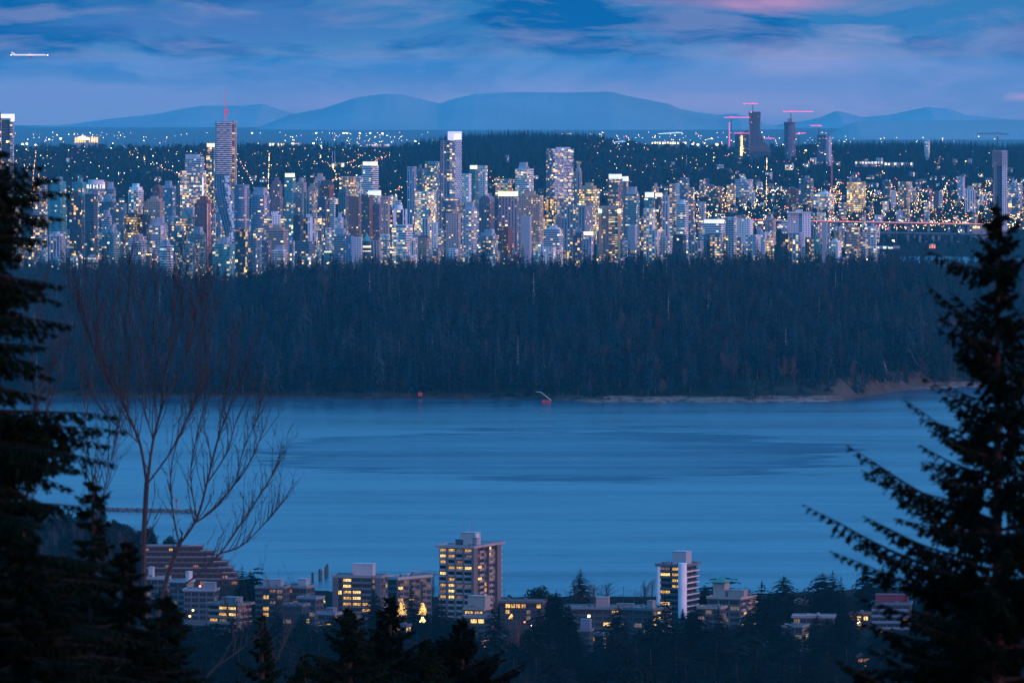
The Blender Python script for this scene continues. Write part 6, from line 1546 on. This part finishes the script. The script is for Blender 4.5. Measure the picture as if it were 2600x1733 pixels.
def ntree(key, u, vt, y, label, group=None, wid=None):
    x = (u-CX)*y/F; z0 = tz(x, y)-.3; h = H-(vt-V0)*y/F-z0; h = max(h, 3)
    s = 1.0
    if wid: s = (wid*y/F/2)/({'ncon0': 5.0, 'ncon1': 6.4, 'ncon2': 4.2, 'nslim': 1.5, 'nbare0': 4.6, 'nbare1': 5.0, 'nwide': 7.5, 'nround': 6}[key]*h/PROTO[key][0])
    return tree(key, x, y, h, label, group, z=z0, sxy=s*2.0)
for (k_, u, vt, y, wd_, lb) in (
 ('ncon0', 615, 1437, 3450, 34, 'dark fir left of the small pointed fir on the left shore'), ('nwide', 654, 1437, 3500, 34, 'small pointed fir with open flat branches on the left shore'), ('ncon1', 636, 1450, 3480, 44, 'dark mass of fir between two firs on the left shore'),
 ('ncon2', 1046, 1484, 3300, 36, 'slender dark fir in front of the fairy lit trees'), ('nbare1', 1100, 1475, 3440, 46, 'bare round tree at the pier bay left of the pinkish tower'), ('ncon0', 1474, 1444, 3500, 38, 'tall pointed fir standing over the waterline among bare trees'),
 ('nbare0', 1458, 1464, 3480, 40, 'reddish bare tree left of the tall waterline fir'), ('nbare1', 1508, 1472, 3480, 58, 'bare round tree right of the tall waterline fir'), ('nbare1', 1540, 1472, 3500, 52, 'rightmost bare round tree of the waterline group'),
 ('nround', 1368, 1486, 3440, 46, 'ragged dark pine before the water right of centre'), ('nround', 1296, 1508, 3440, 16, 'small round bush at the waterline right of the pinkish tower'), ('ncon1', 1412, 1502, 3180, 78, 'big dark fir below the ragged pine'),
 ('nbare0', 1636, 1466, 3480, 44, 'fine bare tree left of the white-column tower'), ('nbare1', 1656, 1462, 3500, 34, 'bare tree touching the white-column tower'), ('ncon1', 1790, 1484, 3480, 34, 'dark fir right behind the white-column tower'),
 ('nwide', 1838, 1463, 3450, 92, 'spreading flat-branched cedar behind the green roofed block'), ('nbare1', 1902, 1485, 3450, 46, 'round bare tree right of the green roofed block'), ('ncon0', 1934, 1477, 3150, 78, 'tall dark fir in front of the pinkish block'),
 ('ncon1', 1990, 1462, 3400, 56, 'broad fir left of the glowing yellow house'), ('nslim', 2042, 1492, 3400, 13, 'slim cypress beside the glowing yellow house'), ('ncon1', 2088, 1455, 3430, 66, 'broad tall fir clump right of the slim cypress'),
 ('ncon0', 2114, 1450, 3420, 44, 'pointed fir on the right of the broad fir clump'), ('ncon2', 2136, 1464, 3350, 40, 'fir leaning on the broad fir clump'), ('ncon2', 2163, 1496, 3200, 40, 'open thin fir before the lit shopfront'), ('ncon1', 2200, 1436, 3400, 52, 'tall fir above the brown shopfront wall'), ('ncon1', 2240, 1440, 3420, 60, 'dark fir behind the maroon roofed block'),
 ('ncon0', 1688, 1512, 3120, 56, 'dark fir covering the foot of the white-column tower'), ('ncon1', 1767, 1540, 3050, 78, 'wide dark fir right of the big white column'), ('ncon0', 1824, 1541, 3020, 52, 'dark fir in front of the pinkish flat block'), ('ncon1', 1570, 1538, 3100, 56, 'dark fir before the long flat grey block'), ('ncon1', 955, 1508, 3180, 58, 'dark fir before the pale balcony wing'),
 ('ncon2', 1120, 1520, 3150, 62, 'dark fir at the left foot of the pinkish tower'), ('nbare0', 1316, 1566, 3000, 72, 'reddish weeping bare tree in the lower centre'), ('nbare1', 740, 1475, 3600, 24, 'small bare bush by the pile stubs'), ('ncon2', 1255, 1530, 3120, 50, 'dark fir right of the beige block'), ('ncon2', 700, 1530, 3100, 46, 'dark fir below the grey gabled house'), ('ncon1', 2075, 1560, 3050, 60, 'broad fir below the white-trimmed roof'), ('ncon0', 1370, 1548, 3080, 50, 'fir between the lit hall and the big dark fir'),
 ('ncon1', 1440, 1560, 3060, 60, 'dark fir left of the raised box house'), ('ncon0', 1560, 1590, 2960, 60, 'big dark fir right of the parked vans'), ('ncon1', 1660, 1560, 3040, 70, 'dark fir crowding the slate block with gold rooms'), ('ncon0', 1720, 1580, 2960, 56, 'dark fir below the big white round column'),
 ('ncon1', 1895, 1560, 3060, 64, 'dark fir under the right end of the pinkish block'), ('ncon0', 1975, 1570, 3120, 48, 'dark fir left of the flat shed roof with posts'), ('ncon1', 2125, 1572, 3060, 70, 'dark fir under the open thin fir'), ('ncon1', 2240, 1600, 2960, 80, 'dark fir at the foot of the blue glass block'),
 ('ncon2', 1160, 1552, 3040, 56, 'dark fir before the beige block'), ('ncon1', 870, 1556, 3040, 60, 'dark fir under the broad grey mid-rise'), ('ncon0', 640, 1540, 3040, 60, 'dark fir left of the slate block'), ('ncon1', 590, 1575, 2980, 64, 'dark fir under the low balcony block'), ('ncon1', 770, 1556, 3040, 52, 'dark fir under the plain grey box block')):
    ntree(k_, u, vt, y, lb, None, wd_)
# wooded bank at the bottom
i = 0
KIND = {'ncon0': 'dark pointed fir', 'ncon1': 'dark broad fir', 'ncon2': 'dark narrow fir', 'nbare0': 'faint bare tree', 'nbare1': 'faint round bare tree', 'nround': 'dark round tree'}
for row, (y, lo, n_) in enumerate(((3120, 1580, 36), (2980, 1602, 36), (2840, 1626, 34), (2700, 1652, 32), (2580, 1684, 26))):
    for j in range(n_):
        u = 330+(j+rt.uniform(.1, .9))*(1980/n_); vt = lo+rt.uniform(-16, 34)
        if row < 2 and any(abs(u-q) < 20 for q in (500, 560, 820, 1030, 1073, 1200, 1298, 1330, 1489, 1512, 1640, 1860, 1960, 2030, 2180, 2250)) : vt += 26
        if row in (2, 3) and any(abs(u-q) < 26 for q in (1489, 1545, 1765, 1750)): continue
        if row == 4 and abs(u-1500) < 60: vt += 10
        k_ = rt.choice(('ncon0', 'ncon1', 'ncon1', 'ncon2', 'ncon0', 'ncon1', 'nbare1', 'nround') if u < 1700 else ('ncon0', 'ncon1', 'ncon2', 'ncon0', 'ncon1', 'ncon2'))
        if any(abs(u-a) < 30 and vt < b_+14 for a, b_ in ((1960, 1640), (2045, 1655), (1880, 1660), (1770, 1668), (1245, 1620), (1489, 1640), (1500, 1602), (1546, 1640), (1765, 1665), (1530, 1615), (2200, 1668), (1750, 1640))): vt = rt.uniform(1676, 1700)
        ntree(k_, u, vt, y+rt.uniform(-50, 50), KIND[k_]+' in the dark wooded bank along the bottom of the near shore', 'trees of the dark bottom bank', rt.uniform(66, 104)); i += 1
pts = []
for j in range(700):
    u = rt.uniform(-60, 470); y = rt.uniform(3300, 4230); x = (u-CX)*y/F
    if y > near_y(u)-28 or (360 < u and y < 3640): continue
    i = rt.choice((4, 3, 4, 4, 2)); h = rt.uniform(6, 12); pts.append((x, y, tz(x, y)-.3, h/PROTO[('ncon0', 'ncon1', 'ncon2', 'nbare1', 'nround')[i]][0], rt.random()*6.28, i))
for j in range(1500):
    u = rt.uniform(250, 2420); y = rt.uniform(2480, 3500); x = (u-CX)*y/F
    if y > 3200 and any(abs(u-q) < 26 for q in (392, 452, 505, 566, 684, 752, 778, 742, 828, 906, 985, 1158, 1203, 1212, 1322, 1480, 1530, 1570, 1620, 1704, 1838, 1800, 2030, 2065, 2190, 2262)): continue
    if any(abs(u-a) < 30 and y < b_ for a, b_ in ((1960, 3090), (2045, 3060), (1880, 3060), (1770, 3070), (1245, 3140), (1489, 3150), (1512, 3150), (1546, 3100), (2200, 3050))) and rt.random() < .8: continue
    h = rt.uniform(5, 10) if y > 3150 else rt.uniform(8, 17) if y > 2850 else rt.uniform(10, 20)
    i = rt.choice((0, 1, 1, 2, 1, 4)); pts.append((x, y, tz(x, y)-.3, h/PROTO[('ncon0', 'ncon1', 'ncon2', 'nbare1', 'nround')[i]][0]*1.0, rt.random()*6.28, i))
scatter('bank_undergrowth', pts, ('ncon0', 'ncon1', 'ncon2', 'nbare1', 'nround'), 'dark undergrowth of small trees and shrubs between the near shore buildings')
# left headland trees
for j in range(110):
    u = rt.uniform(-20, 420); y = rt.uniform(3250, 4080)
    if y > near_y(u)-90: continue
    k_ = rt.choice(('nbare0', 'nbare1', 'nround', 'ncon2', 'nbare1', 'nbare0', 'nround')); x = (u-CX)*y/F
    tree(k_, x, y, rt.uniform(9, 17), KIND[k_]+' on the left headland behind the big fir', 'trees on the left headland')
# ---------------------------------------------------------------- foreground trees, close to the camera
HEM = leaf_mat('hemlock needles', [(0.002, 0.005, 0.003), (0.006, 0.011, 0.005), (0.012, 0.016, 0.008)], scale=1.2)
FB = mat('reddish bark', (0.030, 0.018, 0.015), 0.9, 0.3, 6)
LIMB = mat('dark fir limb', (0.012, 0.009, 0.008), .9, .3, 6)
FBARE = mat('grey brown bark', (0.045, 0.036, 0.040), 0.85, 0.25, 5)
def needles(m, p, d, L, rnd, dens=1.0, sz=1.0):
    """a leafy shoot: narrow leaf faces along a twig"""
    n_ = max(3, int(L/0.035*dens)); side = d.cross(Vector((0, 0, 1)))
    if side.length < .01: side = Vector((1, 0, 0))
    side.normalize(); up = side.cross(d)
    for i in range(n_):
        t = i/n_; q = p+d*L*t; a = rnd.uniform(-1, 1)
        s = (side*(1 if i % 2 else -1)*rnd.uniform(.5, 1)+up*rnd.uniform(-.8, .3)+d*.8).normalized()
        l = .076*sz*rnd.uniform(.6, 1.3)*(1.1-.5*t); w = d.cross(s).cross(s).normalized()*.017*sz+Vector((rnd.uniform(-.01, .01), rnd.uniform(-.01, .01), 0))*sz
        m.poly([q-w, q+s*l*.5-w*1.2, q+s*l, q+s*l*.5+w*1.2, q+w])
def limb(wood, leaf, base, tip, rnd, sag=.06, r0=.03, tw=.40, dens=1.0, hang=1.15, start=.12, sz=1.0):
    D = tip-base; L = D.length
    if L < .05: return
    N_ = max(6, int(L/.11)); pts_ = []
    lat = D.cross(Vector((0, 0, 1))).normalized() if abs(D.normalized().z) < .98 else Vector((1, 0, 0))
    for i in range(N_+1):
        t = i/N_; p = base.lerp(tip, t)+Vector((0, 0, -math.sin(math.pi*t)*sag*L))+Vector((0, 0, -.05*L*max(0, t-.8)*2))+lat*.03*L*math.sin(t*5+L); pts_.append(p)
    for i in range(N_):
        t = i/N_; wood.tube(pts_[i], pts_[i+1], r0*(1-t)+.004, r0*(1-(i+1)/N_)+.004, 4, caps=False)
        if t < start: continue
        d = (pts_[i+1]-pts_[i]).normalized()
        for s in (-1, 1):
            for rep in range(2):
                if rnd.random() < .12: continue
                l = (tw*L**.5)*(1.05-t)*rnd.uniform(.35, 1.0)+.06
                dd = (d*rnd.uniform(.5, 1.0)+lat*s*rnd.uniform(.3, 1.0)+Vector((0, 0, -hang*rnd.uniform(.2, 1.1)))).normalized()
                e = pts_[i]+dd*l; wood.tube(pts_[i], e, .006, .003, 3, caps=False)
                needles(leaf, pts_[i], dd, l, rnd, dens, sz)
                for q in (.35, .6, .8):
                    if l > .18 and rnd.random() < .85:
                        d2 = (dd+lat*rnd.uniform(-.8, .8)+Vector((rnd.uniform(-.5, .5), rnd.uniform(-.5, .5), -.8*hang))).normalized(); needles(leaf, pts_[i]+dd*l*q, d2, l*.45, rnd, dens, sz)
    needles(leaf, pts_[-2], (pts_[-1]-pts_[-2]).normalized(), .12, rnd, dens, sz)
def fgtree(label, y, u_tr, v_top, limbs, rnd, extra=0, rad=lambda v: 0, name='fir_tree', r0=.16, vbot=1790, tw=.40, dens=1.0, sz=1.0, lean=0, upsw=.32, side=0, sag=.06, espan=(0, 1)):
    k = y/F; x0 = (u_tr-CX)*k; zg = tz(x0, y)-.3; zt = H-(v_top-V0)*k
    r = empty(name, (x0, y, zg), label, 'fir tree'); O = Vector((x0, y, zg))
    wood = MB(); leaf = MB()
    def tp(v):
        f = (v-v_top)/(1733-v_top); return Vector(((u_tr+lean*f-CX)*k, y, H-(v-V0)*k))-O
    vs = [v_top+(vbot-v_top)*i/14 for i in range(15)]
    for a, b_ in zip(vs, vs[1:]): wood.tube(tp(a), tp(b_), .015+r0*(a-v_top)/(vbot-v_top), .015+r0*(b_-v_top)/(vbot-v_top), 7, caps=False)
    wood.tube(tp(vbot), Vector((tp(vbot).x, 0, 0)), r0+.015, r0*1.8, 7)
    trunk_ = wood; wood = MB()
    for (ut, vt, vb, dy) in limbs:
        tip = W(ut, vt, y+dy)-O; base = tp(min(vbot, max(v_top+6, vb))); limb(wood, leaf, base, tip, rnd, sag, .012+.012*(tip-base).length, tw, dens, sz=sz)
    for i in range(extra):
        f = espan[0]+(espan[1]-espan[0])*((i+rnd.random())/extra); v = v_top+10+(1760-v_top)*f; a = rnd.uniform(0, 6.283); R = rad(v)*k*rnd.uniform(.45, 1.15)
        if R < .04: continue
        dx, dy = math.cos(a)*R, math.sin(a)*R
        if side and dx*side < -abs(R)*.5: dx = -dx
        base = tp(v+R/k*upsw); tip = base+Vector((dx, dy, R*upsw*rnd.uniform(.4, 1.3)))
        limb(wood, leaf, base, tip, rnd, sag, .012+.012*R, tw, dens, sz=sz)
    trunk_.build('trunk', FB, r); wood.build('limbs', LIMB, r); leaf.build('crown', HEM, r)
    return len(leaf.f)
rg = random.Random(101)
# right fir
lr = [(2345, 628, 690, -.3), (2459, 682, 700, .2), (2352, 716, 850, 0), (2379, 792, 900, -.4), (2379, 825, 930, .3), (2417, 893, 990, 0), (2337, 947, 1060, -.2), (2400, 1006, 1100, .4), (2295, 1008, 1150, 0), (2335, 1124, 1210, .5), (2150, 1120, 1330, -.3), (2339, 1174, 1290, .3), (2185, 1184, 1350, .2), (2279, 1253, 1390, -.6), (2039, 1270, 1480, 0), (2107, 1390, 1520, .4), (2219, 1317, 1450, -.3), (2180, 1506, 1600, .2), (2146, 1695, 1640, 0), (2250, 1440, 1560, .5), (2240, 1640, 1690, -.4), (2480, 590, 640, 0), (2490, 545, 590, .1),
      (2610, 640, 720, 0), (2625, 760, 860, .2), (2640, 880, 1000, -.3), (2650, 1000, 1120, .3), (2660, 1150, 1260, 0), (2660, 1300, 1400, .3), (2590, 560, 600, 0), (2420, 740, 830, .5), (2460, 850, 930, -.5), (2440, 1060, 1150, .4)]
n1_ = fgtree('tall dark fir in the right foreground with a reddish trunk and upswept branches', 100, 2533, 498, lr, rg, extra=185, rad=lambda v: interp([(498, 6), (620, 50), (760, 92), (950, 130), (1150, 240), (1350, 370), (1733, 450)], v), r0=.09, tw=.33)
# left big fir (trunk outside the frame)
ll = [(115, 419, 440, 0), (157, 450, 455, .3), (184, 488, 480, 0), (100, 470, 450, -.4), (165, 551, 540, 0), (119, 565, 560, .4), (126, 610, 590, -.3), (90, 520, 500, .5), (60, 590, 560, .2), (60, 660, 620, .2), (168, 725, 690, 0), (165, 767, 720, .3), (120, 745, 700, -.4), (191, 825, 790, 0), (150, 850, 800, .4), (70, 800, 760, 0), (142, 959, 900, 0), (110, 930, 880, -.5), (60, 890, 850, 0), (121, 1009, 970, .2), (304, 1051, 1040, 0), (327, 1089, 1075, .3), (299, 1173, 1120, -.3), (280, 1125, 1090, .5), (234, 1196, 1140, 0), (250, 1100, 1060, .6), (140, 1290, 1200, 0), (190, 1240, 1160, .3), (100, 1330, 1240, 0), (200, 1150, 1100, .6), (150, 1080, 1030, 0)]
n2_ = fgtree('huge dark fir at the left edge with layered drooping branches', 100, -70, 330, ll, rg, extra=185, rad=lambda v: interp([(330, 60), (450, 150), (600, 170), (800, 190), (1000, 240), (1300, 330), (1733, 480)], v), r0=.16, tw=.36, upsw=-.05, sag=.0)
fgtree('thin dark fir spire in front of the left headland', 110, 236, 1205, [(200, 1260, 1270, 0), (275, 1250, 1280, 0), (196, 1300, 1300, 0), (282, 1320, 1330, .2), (190, 1370, 1370, 0), (290, 1380, 1390, 0)], rg, extra=60, rad=lambda v: interp([(1205, 6), (1260, 30), (1400, 60), (1500, 120), (1733, 220)], v), upsw=.0, r0=.08, tw=.3)
fgtree('dark fir with a pointed tip overlapping the bare trunk at the left', 105, 318, 1362, [(346, 1388, 1400, 0), (390, 1480, 1490, 0), (416, 1520, 1540, 0)], rg, extra=80, rad=lambda v: interp([(1362, 6), (1440, 50), (1550, 110), (1733, 190)], v), upsw=-.05, r0=.10, tw=.34)
fgtree('low dark fir at the bottom left right of the pointed fir', 108, 420, 1500, [(486, 1590, 1590, 0), (470, 1640, 1650, 0)], rg, extra=60, rad=lambda v: interp([(1500, 10), (1570, 60), (1733, 120)], v), upsw=-.1, r0=.08, tw=.34)
for (ut, vt, uw, v2, lb) in ((60, 1350, 220, 0, 'dark fir filling the bottom left corner'), (160, 1400, 200, 0, 'dark fir behind the bottom left corner fir')):
    fgtree(lb, 96 if ut < 100 else 112, ut, vt, [], rg, extra=280, rad=lambda v: interp([(vt, 10), (1500, 130), (1733, uw)], v), upsw=-.08, r0=.12, tw=.36)
# middle distance firs along the bottom edge
for (u, vt, y, wd_, ex, lb) in ((664, 1548, 260, 110, 46, 'narrow dark fir top at the bottom left of centre'), (886, 1530, 250, 230, 90, 'olive dark fir top, leftmost of the bottom centre trio'), (990, 1502, 260, 200, 90, 'olive dark fir top in the middle of the bottom centre trio'), (1172, 1560, 240, 300, 110, 'broad olive dark fir top, rightmost of the bottom centre trio'), (1080, 1610, 230, 200, 60, 'low dark fir filling the gap in the bottom centre trio'), (770, 1650, 240, 120, 40, 'low dark fir at the bottom between the narrow fir and the trio'), (2190, 1690, 220, 200, 40, 'low dark fir at the bottom right corner')):
    fgtree(lb, y, u, vt, [], rg, extra=ex, rad=lambda v: interp([(vt, 4), (vt+30, wd_*.12), (vt+90, wd_*.42), (1733, wd_*.75), (1800, wd_*.8)], v), upsw=.34, r0=.16, tw=.40, dens=.5, sz=1.5, sag=.03)
# bare tree
def bare(label, y, stems, rnd, tw=1.0, r00=.20, name='bare_tree'):
    k = y/F; b0 = W(*stems[0][0], y); zg = tz(b0.x, y)-.3
    r = empty(name, (b0.x, y, zg), label, 'bare tree'); O = Vector((b0.x, y, zg)); wood = MB(); fine = MB()
    def shoot(m, p, d, L, r_, lev):
        n_ = max(2, int(L/.35)); q = p
        for i in range(n_):
            d = (d+Vector((rnd.uniform(-.12, .12), rnd.uniform(-.22, .22), .12))).normalized(); e = q+d*L/n_
            m.tube(q, e, r_*(1-.8*i/n_), r_*(1-.8*(i+1)/n_), 4 if lev < 1 else 3, caps=False)
            if rnd.random() < .8: m.tube(e, e+Vector((rnd.uniform(-.03, .03), 0, .035)), r_*.6+.012, .006, 3)      # bud
            if lev < 2 and i > 0 and rnd.random() < .85:
                s = Vector((rnd.uniform(-1, 1), rnd.uniform(-.6, .6), rnd.uniform(.1, .7))).normalized(); shoot(m, e, (d*.7+s*.75).normalized(), L*rnd.uniform(.3, .6), r_*.6, lev+1)
            q = e
    for st in stems:
        r0, r1 = st[1]*.56, st[2]*.8; pts_ = [W(u, v, y+dy)-O for (u, v, dy) in [(a[0], a[1], a[2] if len(a) > 2 else 0) for a in st[3]]]
        n_ = len(pts_)-1
        sm_ = []
        for i in range(n_):
            for j in range(6): 
                t = j/6; a = pts_[max(0, i-1)]; b_, c, d = pts_[i], pts_[i+1], pts_[min(n_, i+2)]
                sm_.append(.5*((2*b_)+(-a+c)*t+(2*a-5*b_+4*c-d)*t*t+(-a+3*b_-3*c+d)*t**3))
        sm_.append(pts_[-1]); N_ = len(sm_)-1
        for i in range(N_):
            wood.tube(sm_[i], sm_[i+1], r0+(r1-r0)*i/N_, r0+(r1-r0)*(i+1)/N_, 6, caps=False)
            t = i/N_
            for rep in range(2):
                if not (t > st[4] and rnd.random() < st[5]): continue
                d = (sm_[i+1]-sm_[i]).normalized(); s = 1 if rnd.random() < .5 else -1
                dd = (d*.9+Vector((s*rnd.uniform(.15, .55), rnd.uniform(-.4, .4), rnd.uniform(.1, .6)))).normalized()
                shoot(fine, sm_[i], dd, tw*rnd.uniform(.5, 1.9), (r0+(r1-r0)*t)*.30+.013, 0)
        shoot(fine, sm_[-1], (sm_[-1]-sm_[-2]).normalized(), tw*.5, r1, 1)
    wood.tube(Vector((0, 0, 0)), W(*stems[0][3][0], y)-O, r00*1.4, stems[0][1], 8)
    wood.build('trunk', FBARE, r); fine.build('twigs', FBARE, r)
S_ = lambda *p: [(a[0]*1.1055, a[1]*1.1055)+tuple(a[2:]) for a in p]
k1 = random.Random(64)
main = [
 ((365, 1790), .17, .105, S_((330, 1600), (333, 1400), (329, 1280), (333, 1180), (337, 1110)), .3, .15),
 ((365, 1228), .09, .02, S_((337, 1110), (322, 1020), (297, 960), (284, 930), (250, 870), (215, 800), (196, 740), (186, 690)), .15, .55),
 ((365, 1228), .085, .02, S_((337, 1110), (352, 1010), (372, 930), (378, 860), (392, 790), (398, 700), (400, 620)), .15, .5),
 ((365, 1228), .06, .012, S_((337, 1112), (390, 1040), (430, 960), (462, 880), (480, 800), (500, 690)), .15, .5),
 ((365, 1228), .05, .012, S_((284, 930), (292, 860), (300, 790), (296, 700), (298, 620), (300, 585)), .1, .45),
 ((365, 1228), .04, .01, S_((250, 870), (232, 800), (224, 730), (222, 650)), .1, .5),
 ((365, 1228), .045, .012, S_((372, 930), (410, 860), (432, 800), (450, 720), (452, 655)), .1, .5),
 ((365, 1228), .04, .01, S_((322, 1020), (300, 1000), (250, 960), (210, 900), (195, 850)), .1, .5),
 ((365, 1228), .04, .01, S_((378, 860), (360, 800), (352, 740), (357, 680), (360, 640)), .1, .45),
 ((365, 1228), .035, .01, S_((297, 960), (262, 860), (258, 760), (272, 665)), .1, .55), ((365, 1228), .03, .01, S_((392, 790), (412, 730), (424, 650), (430, 610)), .1, .5),
 ((365, 1228), .04, .01, S_((352, 1010), (330, 930), (322, 840), (331, 740), (328, 670)), .1, .55), ((365, 1228), .03, .01, S_((462, 880), (458, 800), (470, 730), (478, 665)), .1, .55),
 ((365, 1228), .03, .01, S_((215, 800), (190, 740), (178, 690)), .1, .5)]
bare('tall leafless tree with forked limbs at the left', 225, main, k1, 1.1)
side = [
 ((410, 1800), .13, .10, S_((345, 1600), (352, 1480), (372, 1370), (392, 1300), (412, 1250)), .4, .1),
 ((410, 1300), .085, .015, S_((412, 1250), (452, 1190), (475, 1110), (500, 1010), (530, 930), (560, 850), (577, 790)), .1, .6),
 ((410, 1300), .06, .012, S_((412, 1250), (398, 1180), (392, 1100), (402, 1030), (430, 960), (445, 900)), .15, .55),
 ((410, 1300), .06, .012, S_((440, 1205), (490, 1170), (540, 1110), (580, 1050), (605, 985)), .1, .6),
 ((410, 1300), .07, .012, S_((372, 1370), (440, 1330), (505, 1270), (555, 1200), (598, 1135), (628, 1085), (645, 1050)), .2, .6),
 ((410, 1300), .06, .012, S_((505, 1270), (550, 1255), (590, 1220), (625, 1180), (650, 1150)), .1, .6),
 ((410, 1300), .05, .012, S_((475, 1110), (520, 1040), (545, 960), (580, 890)), .1, .55),
 ((410, 1300), .04, .012, S_((500, 1010), (515, 920), (528, 840), (540, 745)), .1, .6), ((410, 1300), .045, .012, S_((452, 1190), (438, 1090), (452, 1000), (470, 920), (472, 850)), .1, .6), ((410, 1300), .035, .012, S_((540, 1110), (560, 1030), (590, 960), (598, 920)), .1, .6)]
bare('second leafless tree spreading twiggy limbs to the right of the tall one', 235, side, k1, .75)
br = [((480, 1860), .07, .035, S_((430, 1690), (470, 1560), (540, 1500), (600, 1455)), .2, .3), ((480, 1860), .04, .012, S_((540, 1500), (535, 1440), (515, 1390)), .1, .5)]
bare('faint leafless tree leaning right at the bottom left', 260, br, k1, 1.0)
br = [((745, 1860), .06, .03, S_((600, 1650), (615, 1560), (650, 1480), (680, 1400)), .2, .3), ((745, 1860), .04, .012, S_((650, 1480), (655, 1430), (640, 1385)), .1, .5)]
bare('faint leafless pole of a tree at the bottom, right of the leaning one', 270, br, k1, .9)
br2 = [((60, 1500), .05, .03, S_((30, 1500), (40, 1300), (60, 1150), (75, 1000), (80, 900)), .2, .5), ((60, 1300), .03, .01, S_((60, 1150), (90, 1050), (105, 950), (150, 850)), .1, .6), ((60, 1300), .03, .01, S_((80, 900), (70, 820), (90, 730), (100, 650)), .1, .5), ((60, 1300), .03, .01, S_((80, 900), (112, 860), (135, 800)), .1, .5)]
bare('thin leafless sapling behind the left fir branches', 150, br2, k1, .8)
br3 = [((155, 1500), .05, .03, S_((215, 1500), (222, 1350), (225, 1200), (220, 1100)), .2, .5), ((155, 1300), .03, .01, S_((222, 1150), (205, 1050), (195, 950), (200, 880)), .1, .6), ((155, 1300), .03, .01, S_((224, 1180), (245, 1100), (262, 1020), (270, 960)), .1, .6)]
bare('slim leafless tree between the left fir and the forked one', 200, br3, k1, 1.0)
print('leaf faces', n1_, n2_)

# airliner low over the city at the left
p = W(76, 140, 9000); r = empty('airliner', tuple(p), 'small airliner with bright lights flying level in the upper left sky', 'airplane', math.radians(3))
AL = mat('glowing airframe', (.6, .55, .55), .4, .05, 1, em=(1, .8, .75), es=.45)  # skin glows along its length to draw a thin line of light
m = MB(); m.tube((-20, 0, 0), (18, 0, 0), 1.2, 1.2, 10); m.tube((18, 0, 0), (22.5, 0, -.3), 1.2, .3, 10); m.tube((-20, 0, 0), (-24, 0, .5), 1.2, .3, 10); m.build('fuselage', AL, r)
for s in (-1, 1):
    m = MB(); m.prism([(5, s*1.5), (-4, s*18), (-6.5, s*18), (-3, s*1.5)] if s < 0 else [(-3, 1.5), (-6.5, 18), (-4, 18), (5, 1.5)], -1.0, -.5, bot=True); m.build('wing', AL, r)
    m = MB(); m.tube((3, s*6, -2), (-1, s*6, -2), 1.1, .8, 8); m.build('engine', PLAIN, r, color=(.3, .3, .33, 1))
m = MB(); m.poly([(-18, 0, 1.2), (-23, 0, 1.2), (-24.5, 0, 4), (-22.8, 0, 4)]); m.poly([(-18, .3, 1.2), (-22.8, .3, 4), (-24.5, .3, 4), (-23, .3, 1.2)]); m.build('tail_fin', AL, r)
for q, gm_ in ((22.8, GWL), (-24.2, GWL), (0, GR)):
    m = MB(); m.prism([(q+.3*math.cos(t*1.05), .3*math.sin(t*1.05)) for t in range(6)], -.3+(1.7 if q == 0 else 0), .3+(1.7 if q == 0 else 0), bot=True); m.build('position_light', gm_, r)
